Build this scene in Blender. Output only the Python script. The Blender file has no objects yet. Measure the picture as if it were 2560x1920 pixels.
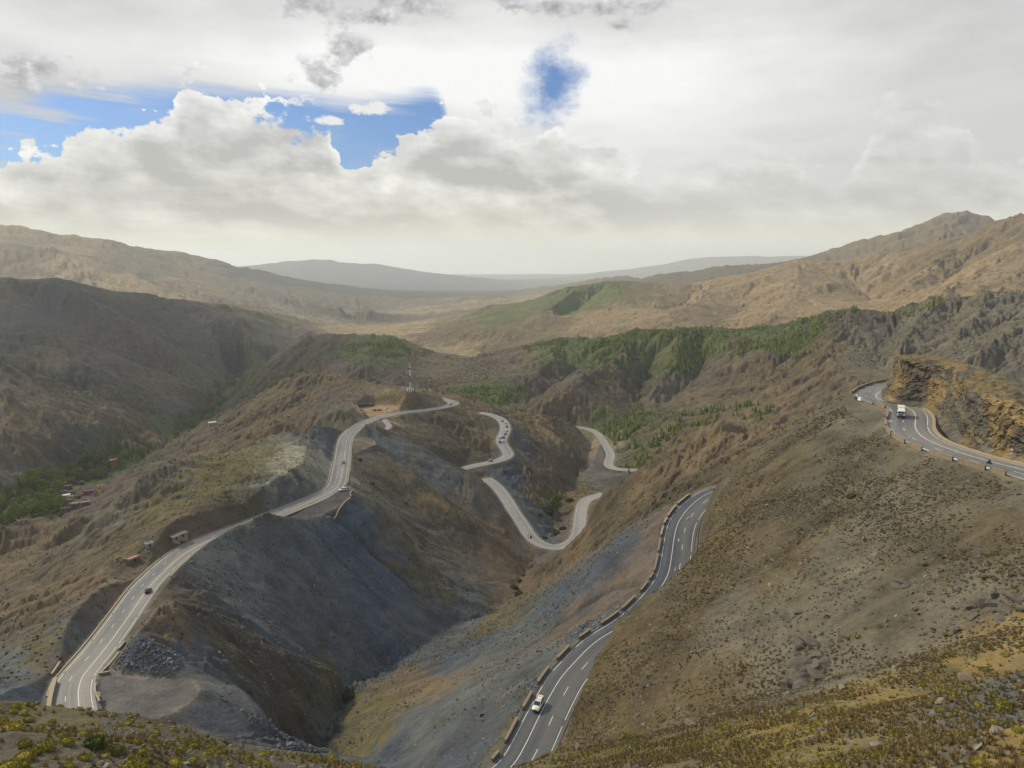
import bpy, bmesh, math, random, time
import numpy as np
from mathutils import Vector, Matrix
T0 = time.time()
random.seed(7)
RNG = np.random.default_rng(7)
SC = bpy.context.scene
COL = SC.collection

# ------------------------------------------------------------------ camera
PITCH = 9.6
cam_d = bpy.data.cameras.new("camera")
cam_d.sensor_fit = 'HORIZONTAL'
cam_d.angle = math.radians(70.0)
cam_d.clip_start = 0.5
cam_d.clip_end = 90000.0
cam = bpy.data.objects.new("camera", cam_d)
cam.rotation_euler = (math.radians(90.0 - PITCH), 0, 0)
COL.objects.link(cam)
SC.camera = cam

# ------------------------------------------------------------------ exposure / render settings
SC.view_settings.view_transform = 'Standard'
SC.view_settings.look = 'None'
SC.view_settings.exposure = 0.08
SC.view_settings.gamma = 1.0
SC.cycles.use_denoising = True
SC.cycles.max_bounces = 5
SC.cycles.diffuse_bounces = 2
SC.cycles.glossy_bounces = 2
SC.cycles.transmission_bounces = 2
SC.cycles.transparent_max_bounces = 6
SC.cycles.volume_bounces = 3
SC.cycles.max_bounces = 6

# ------------------------------------------------------------------ sun
SUN_AZ, SUN_EL = -56.0, 38.0           # degrees: azimuth from the viewing direction (left is negative), elevation
sun_d = bpy.data.lights.new("sun", 'SUN')
sun_d.energy = 4.4
sun_d.angle = math.radians(5.0)
sun_d.color = (1.0, 0.89, 0.63)
sun = bpy.data.objects.new("sun", sun_d)
_sd = Vector((math.sin(math.radians(SUN_AZ)) * math.cos(math.radians(SUN_EL)),
              math.cos(math.radians(SUN_AZ)) * math.cos(math.radians(SUN_EL)),
              math.sin(math.radians(SUN_EL))))
sun.rotation_euler = _sd.to_track_quat('Z', 'Y').to_euler()
sun.location = (0, 0, 400)
COL.objects.link(sun)

# ------------------------------------------------------------------ photo geometry: pixel (2560 x 1920) -> point in the world
F = 1280.0 / math.tan(math.radians(35.0))
CP, SP_ = math.cos(math.radians(PITCH)), math.sin(math.radians(PITCH))

def ray(u, v):
    x = (u - 1280.0) / F
    y = -(v - 960.0) / F
    return np.array([x, CP + y * SP_, -SP_ + y * CP])

def PR(u, v, r):                       # point at horizontal range r
    d = ray(u, v)
    return d * (r / math.hypot(d[0], d[1]))

def PZ(u, v, z):                       # point at height z
    d = ray(u, v)
    return d * (z / d[2])

def PH(u, r, z):                       # hidden ground: column u, range r, height z
    d = ray(u, 900)
    a = math.atan2(d[0], d[1])
    return np.array([math.sin(a) * r, math.cos(a) * r, z])

# ------------------------------------------------------------------ sky
class NT:
    """small helper for building node trees"""
    def __init__(s, tree):
        s.t = tree
        s.t.nodes.clear()
    def node(s, typ, **kw):
        n = s.t.nodes.new(typ)
        for k, v in kw.items():
            setattr(n, k, v)
        return n
    def link(s, a, b):
        s.t.links.new(a, b)
    def put(s, sock, v):
        if isinstance(v, bpy.types.NodeSocket):
            s.link(v, sock)
        else:
            sock.default_value = v
    def m(s, op, a, b=0.0, c=None, clamp=False):
        n = s.node('ShaderNodeMath', operation=op)
        n.use_clamp = clamp
        s.put(n.inputs[0], a)
        s.put(n.inputs[1], b)
        if c is not None:
            s.put(n.inputs[2], c)
        return n.outputs[0]
    def step(s, x, lo, hi, a=0.0, b=1.0):
        n = s.node('ShaderNodeMapRange', interpolation_type='SMOOTHSTEP')
        s.put(n.inputs[0], x); s.put(n.inputs[1], lo); s.put(n.inputs[2], hi)
        s.put(n.inputs[3], a); s.put(n.inputs[4], b)
        return n.outputs[0]
    def mix(s, f, a, b, blend='MIX'):
        n = s.node('ShaderNodeMix', data_type='RGBA', blend_type=blend)
        s.put(n.inputs[0], f)
        for k, v in ((6, a), (7, b)):
            if isinstance(v, (tuple, list)):
                v = tuple(v) + (1.0,) if len(v) == 3 else v
            s.put(n.inputs[k], v)
        return n.outputs[2]
    def comb(s, x, y, z=0.0):
        n = s.node('ShaderNodeCombineXYZ')
        for i, v in enumerate((x, y, z)):
            s.put(n.inputs[i], v)
        return n.outputs[0]
    def noise(s, vec, scale, detail=4.0, rough=0.5, dist=0.0, dims='3D', out=0):
        n = s.node('ShaderNodeTexNoise', noise_dimensions=dims)
        s.put(n.inputs['Vector'], vec)
        n.inputs['Scale'].default_value = scale
        n.inputs['Detail'].default_value = detail
        n.inputs['Roughness'].default_value = rough
        n.inputs['Distortion'].default_value = dist
        return n.outputs[out]

def srgb(r, g, b):
    f = lambda c: ((c / 255 + 0.055) / 1.055) ** 2.4 if c > 10 else c / 255 / 12.92
    return (f(r), f(g), f(b))

def pix_ae(u, v):
    d = ray(u, v)
    return math.degrees(math.atan2(d[0], d[1])), math.degrees(math.atan2(d[2], math.hypot(d[0], d[1])))

def build_world():
    w = bpy.data.worlds.new("World")
    SC.world = w
    w.use_nodes = True
    N = NT(w.node_tree)
    out = N.node('ShaderNodeOutputWorld')
    bg = N.node('ShaderNodeBackground')
    N.link(bg.outputs[0], out.inputs[0])
    sky = N.node('ShaderNodeTexSky', sky_type='NISHITA')
    sky.sun_disc = False
    sky.sun_elevation = math.radians(SUN_EL)
    sky.sun_rotation = math.radians(SUN_AZ)
    sky.air_density = 1.0
    sky.dust_density = 0.6
    tc = N.node('ShaderNodeTexCoord')
    sep = N.node('ShaderNodeSeparateXYZ')
    N.link(tc.outputs['Generated'], sep.inputs[0])
    x, y, z = sep.outputs
    az = N.m('MULTIPLY', N.m('ARCTAN2', x, y), 57.29578)
    el = N.m('MULTIPLY', N.m('ARCSINE', z), 57.29578)
    # cloud space: billows = fractal noise and cells with their own fractal detail
    def billow(da, de):
        q_ = N.comb(N.m('MULTIPLY', N.m('ADD', az, da), 0.12), N.m('MULTIPLY', N.m('ADD', el, de), 0.17))
        f_ = N.m('SUBTRACT', N.noise(q_, 2.4, 8.0, 0.58, dims='2D'), 0.5)
        vo = N.node('ShaderNodeTexVoronoi', voronoi_dimensions='2D', feature='SMOOTH_F1')
        N.link(q_, vo.inputs['Vector'])
        vo.inputs['Scale'].default_value = 4.0; vo.inputs['Detail'].default_value = 4.0
        vo.inputs['Roughness'].default_value = 0.55; vo.inputs['Lacunarity'].default_value = 2.3
        vo.inputs['Smoothness'].default_value = 0.35
        return N.m('ADD', N.m('MULTIPLY', f_, 0.75), N.m('MULTIPLY', N.m('SUBTRACT', 0.62, vo.outputs['Distance']), 0.42))
    nbig = billow(0.0, 0.0)
    nsun = billow(0.45, 0.50)
    nlow = N.m('SUBTRACT', N.noise(N.comb(N.m('MULTIPLY', az, 0.05), N.m('MULTIPLY', el, 0.16), 7.3), 2.0, 5.0, 0.55), 0.5)
    nstreak = N.m('SUBTRACT', N.noise(N.comb(N.m('MULTIPLY', az, 0.045), N.m('MULTIPLY', N.m('ADD', el, N.m('MULTIPLY', az, 0.06)), 0.55), 3.1), 2.0, 7.0, 0.62), 0.5)

    def curve(pts):
        """height of an edge (degrees) as a function of azimuth"""
        ae = sorted(pix_ae(u, v) for u, v in pts)
        n = N.node('ShaderNodeFloatCurve')
        c = n.mapping.curves[0]
        P = [((a + 50) / 100.0, (e + 5) / 40.0) for a, e in ae]
        c.points[0].location = (0.0, P[0][1])
        c.points[-1].location = (1.0, P[-1][1])
        for a, e in P:
            c.points.new(a, e)
        for p_ in c.points:
            p_.handle_type = 'AUTO_CLAMPED'
        n.mapping.update()
        N.link(N.m('DIVIDE', N.m('ADD', az, 50.0), 100.0), n.inputs['Value'])
        return N.m('SUBTRACT', N.m('MULTIPLY', n.outputs[0], 40.0), 5.0)

    top = curve([(0, 395), (60, 345), (160, 318), (250, 285), (330, 268), (400, 250), (436, 225), (450, 172), (500, 158), (545, 185),
                 (600, 213), (670, 212), (740, 214), (800, 240), (835, 330), (870, 380), (930, 385), (1000, 345), (1045, 300), (1065, 268),
                 (1130, 252), (1210, 246), (1270, 285), (1330, 300), (1400, 296), (1470, 322), (1530, 330), (1600, 385), (1700, 385),
                 (1800, 372), (1900, 345), (1965, 330), (2020, 372), (2100, 395), (2170, 320), (2205, 240), (2300, 205), (2420, 235),
                 (2440, 330), (2560, 365)])
    strat = curve([(0, 232), (120, 205), (220, 188), (440, 192), (600, 205), (740, 214), (860, 236), (1000, 228), (1075, 214), (1120, 300),
                   (1180, 520), (1500, 640), (2560, 640)])
    # high white layer, brighter towards the veiled sun, greyer at the upper left
    sunp = N.m('ADD', N.m('POWER', N.m('DIVIDE', N.m('ADD', az, -9.0), 17.0), 2.0), N.m('POWER', N.m('DIVIDE', N.m('ADD', el, -11.0), 6.5), 2.0))
    glow = N.m('EXPONENT', N.m('MULTIPLY', sunp, -1.0))
    bright2 = N.m('EXPONENT', N.m('MULTIPLY', N.m('ADD', N.m('POWER', N.m('DIVIDE', N.m('ADD', az, 10.0), 20.0), 2.0), N.m('POWER', N.m('DIVIDE', N.m('ADD', el, -13.5), 2.4), 2.0)), -1.0))
    sv = N.m('ADD', N.m('ADD', 0.60, N.m('MULTIPLY', nlow, 0.40)), N.m('ADD', N.m('MULTIPLY', glow, 0.24), N.m('MULTIPLY', bright2, 0.3)))
    sv = N.m('MINIMUM', sv, 0.91)
    stratus = N.mix(1.0, (1.0, 1.0, 0.985), N.comb(sv, sv, sv), 'MULTIPLY')
    # blue gaps
    hole = N.step(N.m('SUBTRACT', N.m('ADD', strat, N.m('MULTIPLY', nstreak, 3.2)), el), -0.4, 1.7)
    leftstreak = N.step(N.m('ADD', N.m('MULTIPLY', nstreak, 3.0), N.step(az, -34.0, -22.0, 0.05, 0.6)), -0.5, 0.2)
    hole = N.m('MULTIPLY', hole, leftstreak)
    px_, py_ = pix_ae(1385, 212)
    da = N.m('ADD', az, -px_)
    de = N.m('ADD', el, -py_)
    e1 = N.m('DIVIDE', N.m('ADD', da, N.m('MULTIPLY', de, -0.30)), 2.1)
    e2 = N.m('DIVIDE', de, 3.3)
    rr = N.m('SQRT', N.m('ADD', N.m('POWER', e1, 2.0), N.m('POWER', e2, 2.0)))
    patch = N.step(N.m('ADD', N.m('SUBTRACT', 1.05, rr), N.m('ADD', N.m('MULTIPLY', nbig, 1.3), N.m('MULTIPLY', nlow, 1.2))), -0.45, 0.95)
    blue_m = N.m('MAXIMUM', hole, patch)
    bluecol = N.mix(1.0, sky.outputs[0], (0.044, 0.060, 0.088), 'MULTIPLY')
    c = N.mix(blue_m, stratus, bluecol)
    # a puff floating in the gap
    def blob(u, v, du, dv, soft=0.5, amp=2.2, tilt=0.0):
        a0, e0 = pix_ae(u, v)
        a1, _ = pix_ae(u + du, v)
        _, e1_ = pix_ae(u, v - dv)
        aa = N.m('ADD', az, -a0)
        ee = N.m('ADD', N.m('ADD', el, -e0), N.m('MULTIPLY', aa, tilt))
        d = N.m('SQRT', N.m('ADD', N.m('POWER', N.m('DIVIDE', aa, a1 - a0), 2.0), N.m('POWER', N.m('DIVIDE', ee, e1_ - e0), 2.0)))
        return N.step(N.m('ADD', N.m('SUBTRACT', 1.0, d), N.m('MULTIPLY', nbig, amp)), -0.15, soft - 0.15)
    puff = N.m('MAXIMUM', blob(930, 275, 55, 18), blob(830, 300, 60, 16))
    c = N.mix(puff, c, (0.80, 0.80, 0.79))
    # dark grey scraps of cloud near the top
    wis = None
    for b in ((790, 18, 110, 42), (915, 42, 150, 46), (1040, 12, 130, 40), (862, 118, 82, 78), (812, 190, 82, 60), (1265, 8, 90, 34),
              (1390, 22, 130, 28), (1560, 18, 140, 32), (1540, 66, 90, 26), (105, 172, 150, 48), (35, 195, 110, 42), (180, 142, 40, 26)):
        s_ = blob(*b, soft=0.75, amp=2.4)
        wis = s_ if wis is None else N.m('MAXIMUM', wis, s_)
    shade = N.m('MULTIPLY', N.m('SUBTRACT', nbig, nsun), N.step(el, 1.5, 8.0, 0.25, 1.0))
    wv = N.m('ADD', 0.47, N.m('MULTIPLY', shade, 0.8))
    c = N.mix(N.m('MULTIPLY', wis, 0.9), c, N.mix(1.0, (1.0, 1.0, 1.03), N.comb(wv, wv, wv), 'MULTIPLY'))
    # cumulus bank: crisp billowing tops, broad soft shading inside
    broad = N.m('SUBTRACT', N.noise(N.comb(N.m('MULTIPLY', N.m('ADD', az, N.m('MULTIPLY', el, 0.5)), 0.085), N.m('MULTIPLY', el, 0.20), 2.2), 2.0, 4.0, 0.55), 0.5)
    broad2 = N.m('SUBTRACT', N.noise(N.comb(N.m('MULTIPLY', N.m('ADD', N.m('ADD', az, N.m('MULTIPLY', el, 0.5)), 1.3), 0.085), N.m('MULTIPLY', N.m('ADD', el, 1.3), 0.20), 2.2), 2.0, 4.0, 0.55), 0.5)
    depth = N.m('SUBTRACT', N.m('ADD', N.m('ADD', top, -0.1), N.m('MULTIPLY', nbig, 4.4)), el)
    soft = N.step(az, -2.0, 12.0, 0.40, 1.5)
    cm = N.step(depth, 0.0, soft)
    for b in ((765, 296, 140, 66),):
        cm = N.m('MULTIPLY', cm, N.m('SUBTRACT', 1.0, blob(*b, soft=0.5, amp=2.6)))
    cm = N.m('MULTIPLY', cm, N.step(az, 2.0, 14.0, 1.0, 0.62))
    rim = N.step(N.m('ADD', depth, N.m('MULTIPLY', broad, 2.0)), 0.0, 3.2, 1.0, 0.0)
    body = N.m('ADD', N.m('ADD', 0.585, N.m('MULTIPLY', rim, 0.24)), N.m('ADD', N.m('MULTIPLY', shade, 0.20), N.m('MULTIPLY', N.m('SUBTRACT', broad, broad2), 0.75)))
    body = N.m('ADD', body, N.m('MULTIPLY', broad, 0.22))
    body = N.m('MINIMUM', N.m('MAXIMUM', body, 0.49), 0.93)
    cc = N.mix(1.0, N.mix(N.step(el, 3.0, 11.0), (1.0, 0.99, 0.90), (1.0, 1.0, 0.985)), N.comb(body, body, body), 'MULTIPLY')
    c = N.mix(cm, c, cc)
    # thin grey sheets low on the right
    sheet = N.step(N.m('ADD', nlow, N.m('MULTIPLY', N.step(az, 4.0, 22.0), 0.10)), 0.02, 0.22)
    band = N.m('MULTIPLY', N.step(el, 2.5, 5.0), N.step(el, 8.5, 11.5, 1.0, 0.0))
    c = N.mix(N.m('MULTIPLY', N.m('MULTIPLY', sheet, band), 0.5), c, (0.56, 0.56, 0.53))
    # cream veil towards the horizon
    low = N.step(N.m('ADD', el, N.m('MULTIPLY', nlow, 3.0)), 0.4, 4.2, 1.0, 0.0)
    hv = N.m('ADD', 0.82, N.m('MULTIPLY', nlow, 0.30))
    c = N.mix(N.m('MULTIPLY', low, 0.9), c, N.mix(1.0, (1.02, 1.0, 0.815), N.comb(hv, hv, hv), 'MULTIPLY'))
    # the sky above the picture: the same cloud sheet, a little darker overhead
    up = N.step(el, 18.0, 60.0, 0.0, 1.0)
    c = N.mix(up, c, (0.40, 0.50, 0.68))
    dn = N.step(el, -12.0, -1.0, 1.0, 0.0)
    c = N.mix(dn, c, (0.30, 0.28, 0.25))
    N.link(c, bg.inputs[0])
    bg.inputs[1].default_value = 1.0
    w.cycles.sampling_method = 'MANUAL'
    w.cycles.sample_map_resolution = 512
build_world()

# ------------------------------------------------------------------ terrain control lines
LINES = []
def lr(*p): LINES.append(np.array([PR(*q) for q in p]))
def lz(*p): LINES.append(np.array([PZ(*q) for q in p]))
def lh(*p): LINES.append(np.array([PH(*q) for q in p]))
def lw(*p): LINES.append(np.array(p, float))

def chaikin(P, n=2):
    P = np.asarray(P, float)
    for _ in range(n):
        Q = np.empty((2 * len(P) - 2, 3))
        Q[0::2] = 0.75 * P[:-1] + 0.25 * P[1:]
        Q[1::2] = 0.25 * P[:-1] + 0.75 * P[1:]
        P = np.vstack([P[:1], Q, P[-1:]])
    return P

def resample(P, step):
    P = np.asarray(P, float)
    d = np.r_[0, np.cumsum(np.linalg.norm(np.diff(P, axis=0), axis=1))]
    n = max(2, int(round(d[-1] / step)) + 1)
    t = np.linspace(0, d[-1], n)
    return np.stack([np.interp(t, d, P[:, k]) for k in range(3)], 1)

# roads: centre lines (pixel column, pixel row, height), half width of the asphalt
def road_path(pts, step=2.0):
    P = resample(chaikin([PZ(*q) for q in pts], 3), step)
    k = 9
    if len(P) > 3 * k:
        zz = np.pad(P[:, 2], k, mode='edge')
        P[:, 2] = np.convolve(zz, np.ones(2 * k + 1) / (2 * k + 1), 'valid')
    return P

ROADS = {}
ROADS['left'] = (road_path([(215, 1850, -114.5), (186, 1800, -115.2), (180, 1767, -116), (179, 1732, -116.6), (187, 1700, -117.2), (203, 1678, -117.7), (249, 1625, -118.8),
    (294, 1564, -120), (333, 1509, -121.5), (363, 1466, -122.5), (388, 1440, -123), (418, 1411, -124), (451, 1385, -125), (486, 1365, -125.6),
    (523, 1347, -126.2), (579, 1327, -127), (634, 1307, -127.8), (709, 1278, -128.8), (764, 1256, -129.6), (808, 1237, -130.5), (834, 1222, -131.3),
    (845, 1206, -132), (850, 1177, -133.4), (855, 1148, -135), (858, 1119, -136.2), (862, 1099, -137), (871, 1084, -137.7), (889, 1070, -138.4),
    (913, 1055, -139.2), (944, 1044, -140), (981, 1035, -141), (1016, 1029.5, -142), (1060, 1025, -143), (1097, 1020, -144), (1122, 1014, -145),
    (1136, 1009, -146), (1130, 1003.5, -147), (1112, 999.5, -148), (1085, 995, -149)]), 5.4, 4.5)
ROADS['right'] = (road_path([(1080, 2010, -106.5), (1150, 1995, -106), (1225, 1972, -105.5), (1272, 1945, -105), (1306, 1908, -104.6), (1330, 1864, -104.3), (1360, 1801, -104), (1381, 1760, -103.8), (1411, 1707, -103.4),
    (1433, 1680, -103), (1493, 1614, -101.5), (1550, 1577, -100), (1593, 1547, -99), (1630, 1512, -98), (1663, 1475, -97), (1683, 1440, -96), (1689, 1408, -95), (1694, 1365, -93.3),
    (1698, 1336, -92), (1705, 1307, -90.5), (1724, 1278, -89), (1746, 1258, -88), (1772, 1241, -87), (1820, 1222, -85), (1880, 1205, -82)]), 5.4, 4.5)
ROADS['upper'] = (road_path([(2700, 1222, -43), (2560, 1180, -44), (2441, 1151, -44.8), (2354, 1122, -45.3), (2313, 1105, -45.6), (2285, 1089, -45.8), (2270, 1066, -46), (2277, 1040, -46.3), (2266, 1022, -46.6),
    (2240, 1013, -46.8), (2206, 1005, -47), (2179, 996, -47.2), (2176, 987, -47.4), (2190, 977, -47.6), (2213, 967, -47.8), (2240, 960, -48), (2275, 956, -48.3)], 1.5), 5.6, 4.6)
ROADS['bend'] = (road_path([(1200, 1030, -153), (1227, 1036, -155), (1254, 1049, -158), (1264, 1064, -160), (1262, 1081, -163), (1251, 1099, -166), (1256, 1113, -169),
    (1267, 1126, -171), (1271, 1137, -173), (1262, 1147, -175), (1240, 1154, -176), (1207, 1160, -177), (1172, 1167, -178), (1135, 1178, -179)]), 5.2, 3.6)
ROADS['valley'] = (road_path([(1215, 1195, -182), (1242, 1215, -184), (1263, 1243, -187), (1284, 1278, -190), (1304, 1307, -193), (1321, 1336, -195), (1344, 1358, -197),
    (1376, 1369, -198), (1404, 1368, -198.6), (1428, 1358, -199), (1445, 1340, -199.4), (1449, 1307, -200), (1452, 1278, -201), (1457, 1259, -201.6), (1470, 1246, -202), (1510, 1235, -203)]), 5.0, 3.6)
ROADS['lower'] = (road_path([(1640, 1176, -206.5), (1587, 1175, -207), (1547, 1174, -207.6), (1527, 1169, -208.3), (1519, 1160, -209), (1526, 1145, -210.5), (1526, 1134, -211.3),
    (1514, 1113, -212.6), (1503, 1093, -214), (1488, 1079, -215.5), (1466, 1071, -216.5), (1438, 1067, -217.5), (1400, 1066, -219)]), 5.0, 3.6)
ROADS['track'] = (road_path([(952, 1043, -140.4), (961, 1050, -140.8), (970, 1060, -141.2), (974, 1067, -141.5), (964, 1074, -141.8), (940, 1079, -142), (912, 1083.5, -142.2), (900, 1086, -142.2)]), 2.4, 2.0)
ROADS['distant'] = (road_path([(660, 984, -343), (631, 979, -343), (608, 973, -343), (593, 966, -344), (597, 959, -345), (603, 954, -346), (596, 949, -347), (586, 944, -348), (575, 938, -349)], 8.0), 8.0, 4.0)
for k_ in ROADS:
    LINES.append(ROADS[k_][0])

# flat pads beside the roads: outline in pixels, height
def pad(pts, z): return np.array([PZ(u, v, z) for u, v in pts])
PADS = {
    'layby': pad([(690, 1315), (730, 1304), (790, 1290), (838, 1268), (872, 1240), (878, 1226), (868, 1212), (820, 1228), (760, 1262), (690, 1290)], -129.6),
    'viewpoint': pad([(874, 1100), (905, 1094), (925, 1100), (938, 1108), (925, 1118), (900, 1125), (874, 1136)], -136.4),
    'gravel_lot': pad([(215, 1765), (236, 1700), (270, 1672), (300, 1690), (400, 1697), (480, 1700), (497, 1725), (470, 1755), (420, 1785), (300, 1800), (215, 1800)], -117.4),
    'car_park': pad([(905, 1020), (935, 1012), (985, 1014), (1000, 1026), (945, 1040), (925, 1044)], -140.3),
    'fill': pad([(1452, 1183), (1480, 1165), (1500, 1110), (1515, 1112), (1515, 1160), (1540, 1180), (1585, 1182), (1560, 1190), (1500, 1195), (1462, 1194)], -210.0),
}

# ---- big right-hand slope (S) and the near shoulder (B): two broad planes
def onplane(u, v, a, b, c):
    d = ray(u, v)
    t = a / (d[2] - b * d[0] - c * d[1])
    return d * t
def SPL(u, v, a=-90.8): return onplane(u, v, a, 0.65, -0.104)
def BPL(u, v): return onplane(u, v, -12.7, 0.356, -0.668)
for row in ([(1795, 1225), (1900, 1180), (2000, 1130), (2100, 1070), (2140, 1030)],
            [(1772, 1330), (1900, 1290), (2000, 1230), (2150, 1150), (2215, 1115)],
            [(1690, 1425), (1850, 1370), (2000, 1310), (2200, 1220), (2330, 1165)],
            [(1610, 1485), (1800, 1440), (2000, 1390), (2200, 1320), (2420, 1220)],
            [(1540, 1545), (1700, 1520), (1900, 1480), (2150, 1410), (2400, 1330), (2560, 1260), (2700, 1240)],
            [(1475, 1640), (1650, 1620), (1850, 1570), (2100, 1500), (2350, 1440), (2560, 1380), (2700, 1340)],
            [(1440, 1735), (1600, 1720), (1800, 1680), (2100, 1610), (2350, 1540), (2560, 1480), (2700, 1440)],
            [(1408, 1850), (1500, 1835), (1650, 1800), (1800, 1760), (2000, 1715), (2300, 1630), (2560, 1555), (2700, 1510)]):
    LINES.append(np.array([SPL(q[0], q[1], -85.8 - 5.0 * k_ / (len(row) - 1)) for k_, q in enumerate(row)]))
for row in ([(1390, 1872), (1500, 1862), (1800, 1785), (2000, 1742), (2300, 1650), (2560, 1570), (2700, 1530)],
            [(1235, 1918), (1300, 1895), (1390, 1875)],
            [(1330, 1940), (1500, 1900), (1800, 1850), (2100, 1800), (2400, 1720), (2640, 1650)],
            [(1500, 2050), (1800, 1980), (2100, 1930), (2400, 1850), (2640, 1790)],
            [(2000, 2150), (2300, 2050), (2560, 1950), (2700, 1900)]):
    LINES.append(np.array([BPL(*q) for q in row]))
lr((1235, 1918, 116), (1190, 1962, 106), (1110, 2000, 94), (1020, 1968, 86), (940, 1922, 82), (860, 1899, 80), (760, 1880, 78), (650, 1864, 75), (560, 1850, 73), (480, 1822, 72), (400, 1792, 72),
   (300, 1779, 72), (240, 1772, 72), (120, 1760, 72), (60, 1752, 71), (0, 1745, 70), (-150, 1735, 70))
lr((-100, 1830, 52), (30, 1825, 51), (250, 1850, 51), (450, 1880, 52), (650, 1915, 56), (850, 1960, 60))
lr((-100, 1930, 40), (100, 1940, 40), (400, 1990, 40), (800, 2100, 42), (1300, 2200, 45))
lh((-200, 14, -13.5), (600, 14, -13.5), (1280, 14, -14.5), (2000, 14, -13.5), (2800, 14, -13))
lh((-200, 9, -8.8), (2800, 9, -8.8))
# hidden drop behind the near crest
lh((-150, 105, -72), (60, 105, -74), (240, 108, -78), (480, 112, -82), (700, 120, -90), (900, 125, -96))
lh((940, 150, -122), (760, 160, -128), (600, 165, -126), (450, 160, -121))

# ---- stream in the V between the two roads (flows away from the viewer)
lz((700, 1930, -165), (760, 1895, -168), (810, 1850, -170), (835, 1800, -173), (873, 1737, -176), (960, 1678, -179), (1050, 1622, -182), (1100, 1582, -184), (1180, 1552, -187),
   (1235, 1530, -189), (1290, 1492, -193), (1305, 1440, -197), (1330, 1400, -201), (1360, 1380, -204))
lz((1360, 1346, -205), (1385, 1330, -206), (1400, 1300, -207.5), (1385, 1270, -209), (1400, 1240, -210.5), (1430, 1215, -212), (1435, 1195, -214))
lz((1440, 1195, -216), (1460, 1170, -219), (1480, 1130, -222), (1470, 1105, -225), (1440, 1090, -228))
# side gully below the rubble heap, left spur toe
lr((520, 1650, 225), (620, 1700, 232), (720, 1765, 245), (790, 1800, 250), (830, 1805, 255))
lr((400, 1500, 242), (470, 1545, 246), (560, 1590, 252), (700, 1640, 262), (800, 1690, 270), (900, 1700, 285))       # brown rib
lr((430, 1500, 250), (560, 1560, 262), (690, 1620, 275), (800, 1660, 286), (930, 1672, 300))
lr((460, 1690, 213), (560, 1720, 212), (650, 1790, 212), (720, 1850, 214), (770, 1880, 218))                        # talus cone left of the stream
# ribs on the slate face right of the left road
lz((905, 1262, -136), (960, 1330, -150), (1030, 1400, -164), (1120, 1470, -176), (1200, 1520, -185), (1250, 1545, -190))
lz((938, 1116, -139), (1040, 1180, -146), (1130, 1250, -160), (1220, 1330, -178), (1290, 1400, -194), (1315, 1440, -198))      # crest of rib
lz((985, 1200, -147), (1060, 1290, -163), (1150, 1370, -179), (1240, 1450, -191), (1290, 1490, -193))                          # gully
lz((975, 1075, -142), (1080, 1140, -149), (1170, 1190, -159), (1240, 1240, -171), (1280, 1300, -187), (1305, 1345, -198))      # crest next rib
lz((960, 1150, -148), (1060, 1215, -161), (1160, 1280, -174), (1250, 1345, -190), (1310, 1390, -200))                          # gully
lz((1140, 1022, -149), (1180, 1060, -158), (1215, 1090, -164), (1238, 1120, -172), (1230, 1148, -177.5))
lz((1000, 1045, -146), (1080, 1090, -157), (1150, 1140, -171), (1172, 1163, -178.5))
# right bank: slope from the right road down to the stream
lr((1640, 1290, 300), (1560, 1350, 300), (1450, 1420, 325), (1330, 1475, 372), (1300, 1490, 388))
lr((1560, 1490, 222), (1400, 1540, 265), (1280, 1570, 305), (1180, 1600, 330), (1110, 1608, 325))
lr((1400, 1640, 180), (1250, 1670, 218), (1130, 1690, 250), (1000, 1710, 275), (900, 1742, 268))
lz((1285, 1775, -106.5), (1150, 1780, -119), (1000, 1800, -137), (900, 1830, -155), (850, 1850, -166))
lz((1195, 1900, -109), (1100, 1890, -119), (1000, 1890, -133), (900, 1895, -150), (830, 1895, -164))
# ridge of the spur beyond the right road (hump behind the main crest)
lr((2030, 1075, 330), (1990, 1068, 365), (1940, 1066, 380), (1900, 1074, 388), (1850, 1084, 395), (1812, 1080, 400), (1760, 1102, 405), (1700, 1130, 410), (1600, 1172, 418), (1540, 1212, 424), (1492, 1246, 428),
   (1480, 1298, 430), (1474, 1352, 438), (1412, 1406, 446), (1356, 1428, 448), (1335, 1432, 452))
lr((1860, 1150, 330), (1780, 1185, 345), (1700, 1220, 352), (1620, 1262, 352), (1520, 1330, 365), (1440, 1400, 385), (1360, 1450, 402))
lr((1985, 1090, 300), (1930, 1110, 310), (1870, 1135, 322))
lr((2120, 1012, 252), (2080, 1016, 254), (2030, 1046, 252), (1980, 1084, 250), (1920, 1112, 250), (1850, 1152, 249), (1790, 1212, 247))
lh((2000, 470, -190), (1800, 500, -200), (1600, 520, -204), (1510, 540, -206))
lh((2250, 380, -150), (2500, 360, -140), (2700, 350, -130))

# ---- tower hill
lr((965, 1008, 705), (985, 995, 712), (1000, 985, 718), (1026, 977, 724), (1050, 975, 727), (1078, 977, 730), (1092, 985, 738), (1103, 996, 752))
lr((1050, 975, 727), (1040, 1000, 704), (1022, 1021, 690))
lr((1070, 980, 727), (1085, 1000, 714), (1092, 1014, 704))
lr((1108, 986, 805), (1130, 985, 805), (1160, 992, 800), (1195, 1015, 775), (1222, 1030, 752))
lr((1130, 985, 805), (1080, 984, 815), (1040, 982, 805))
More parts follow.
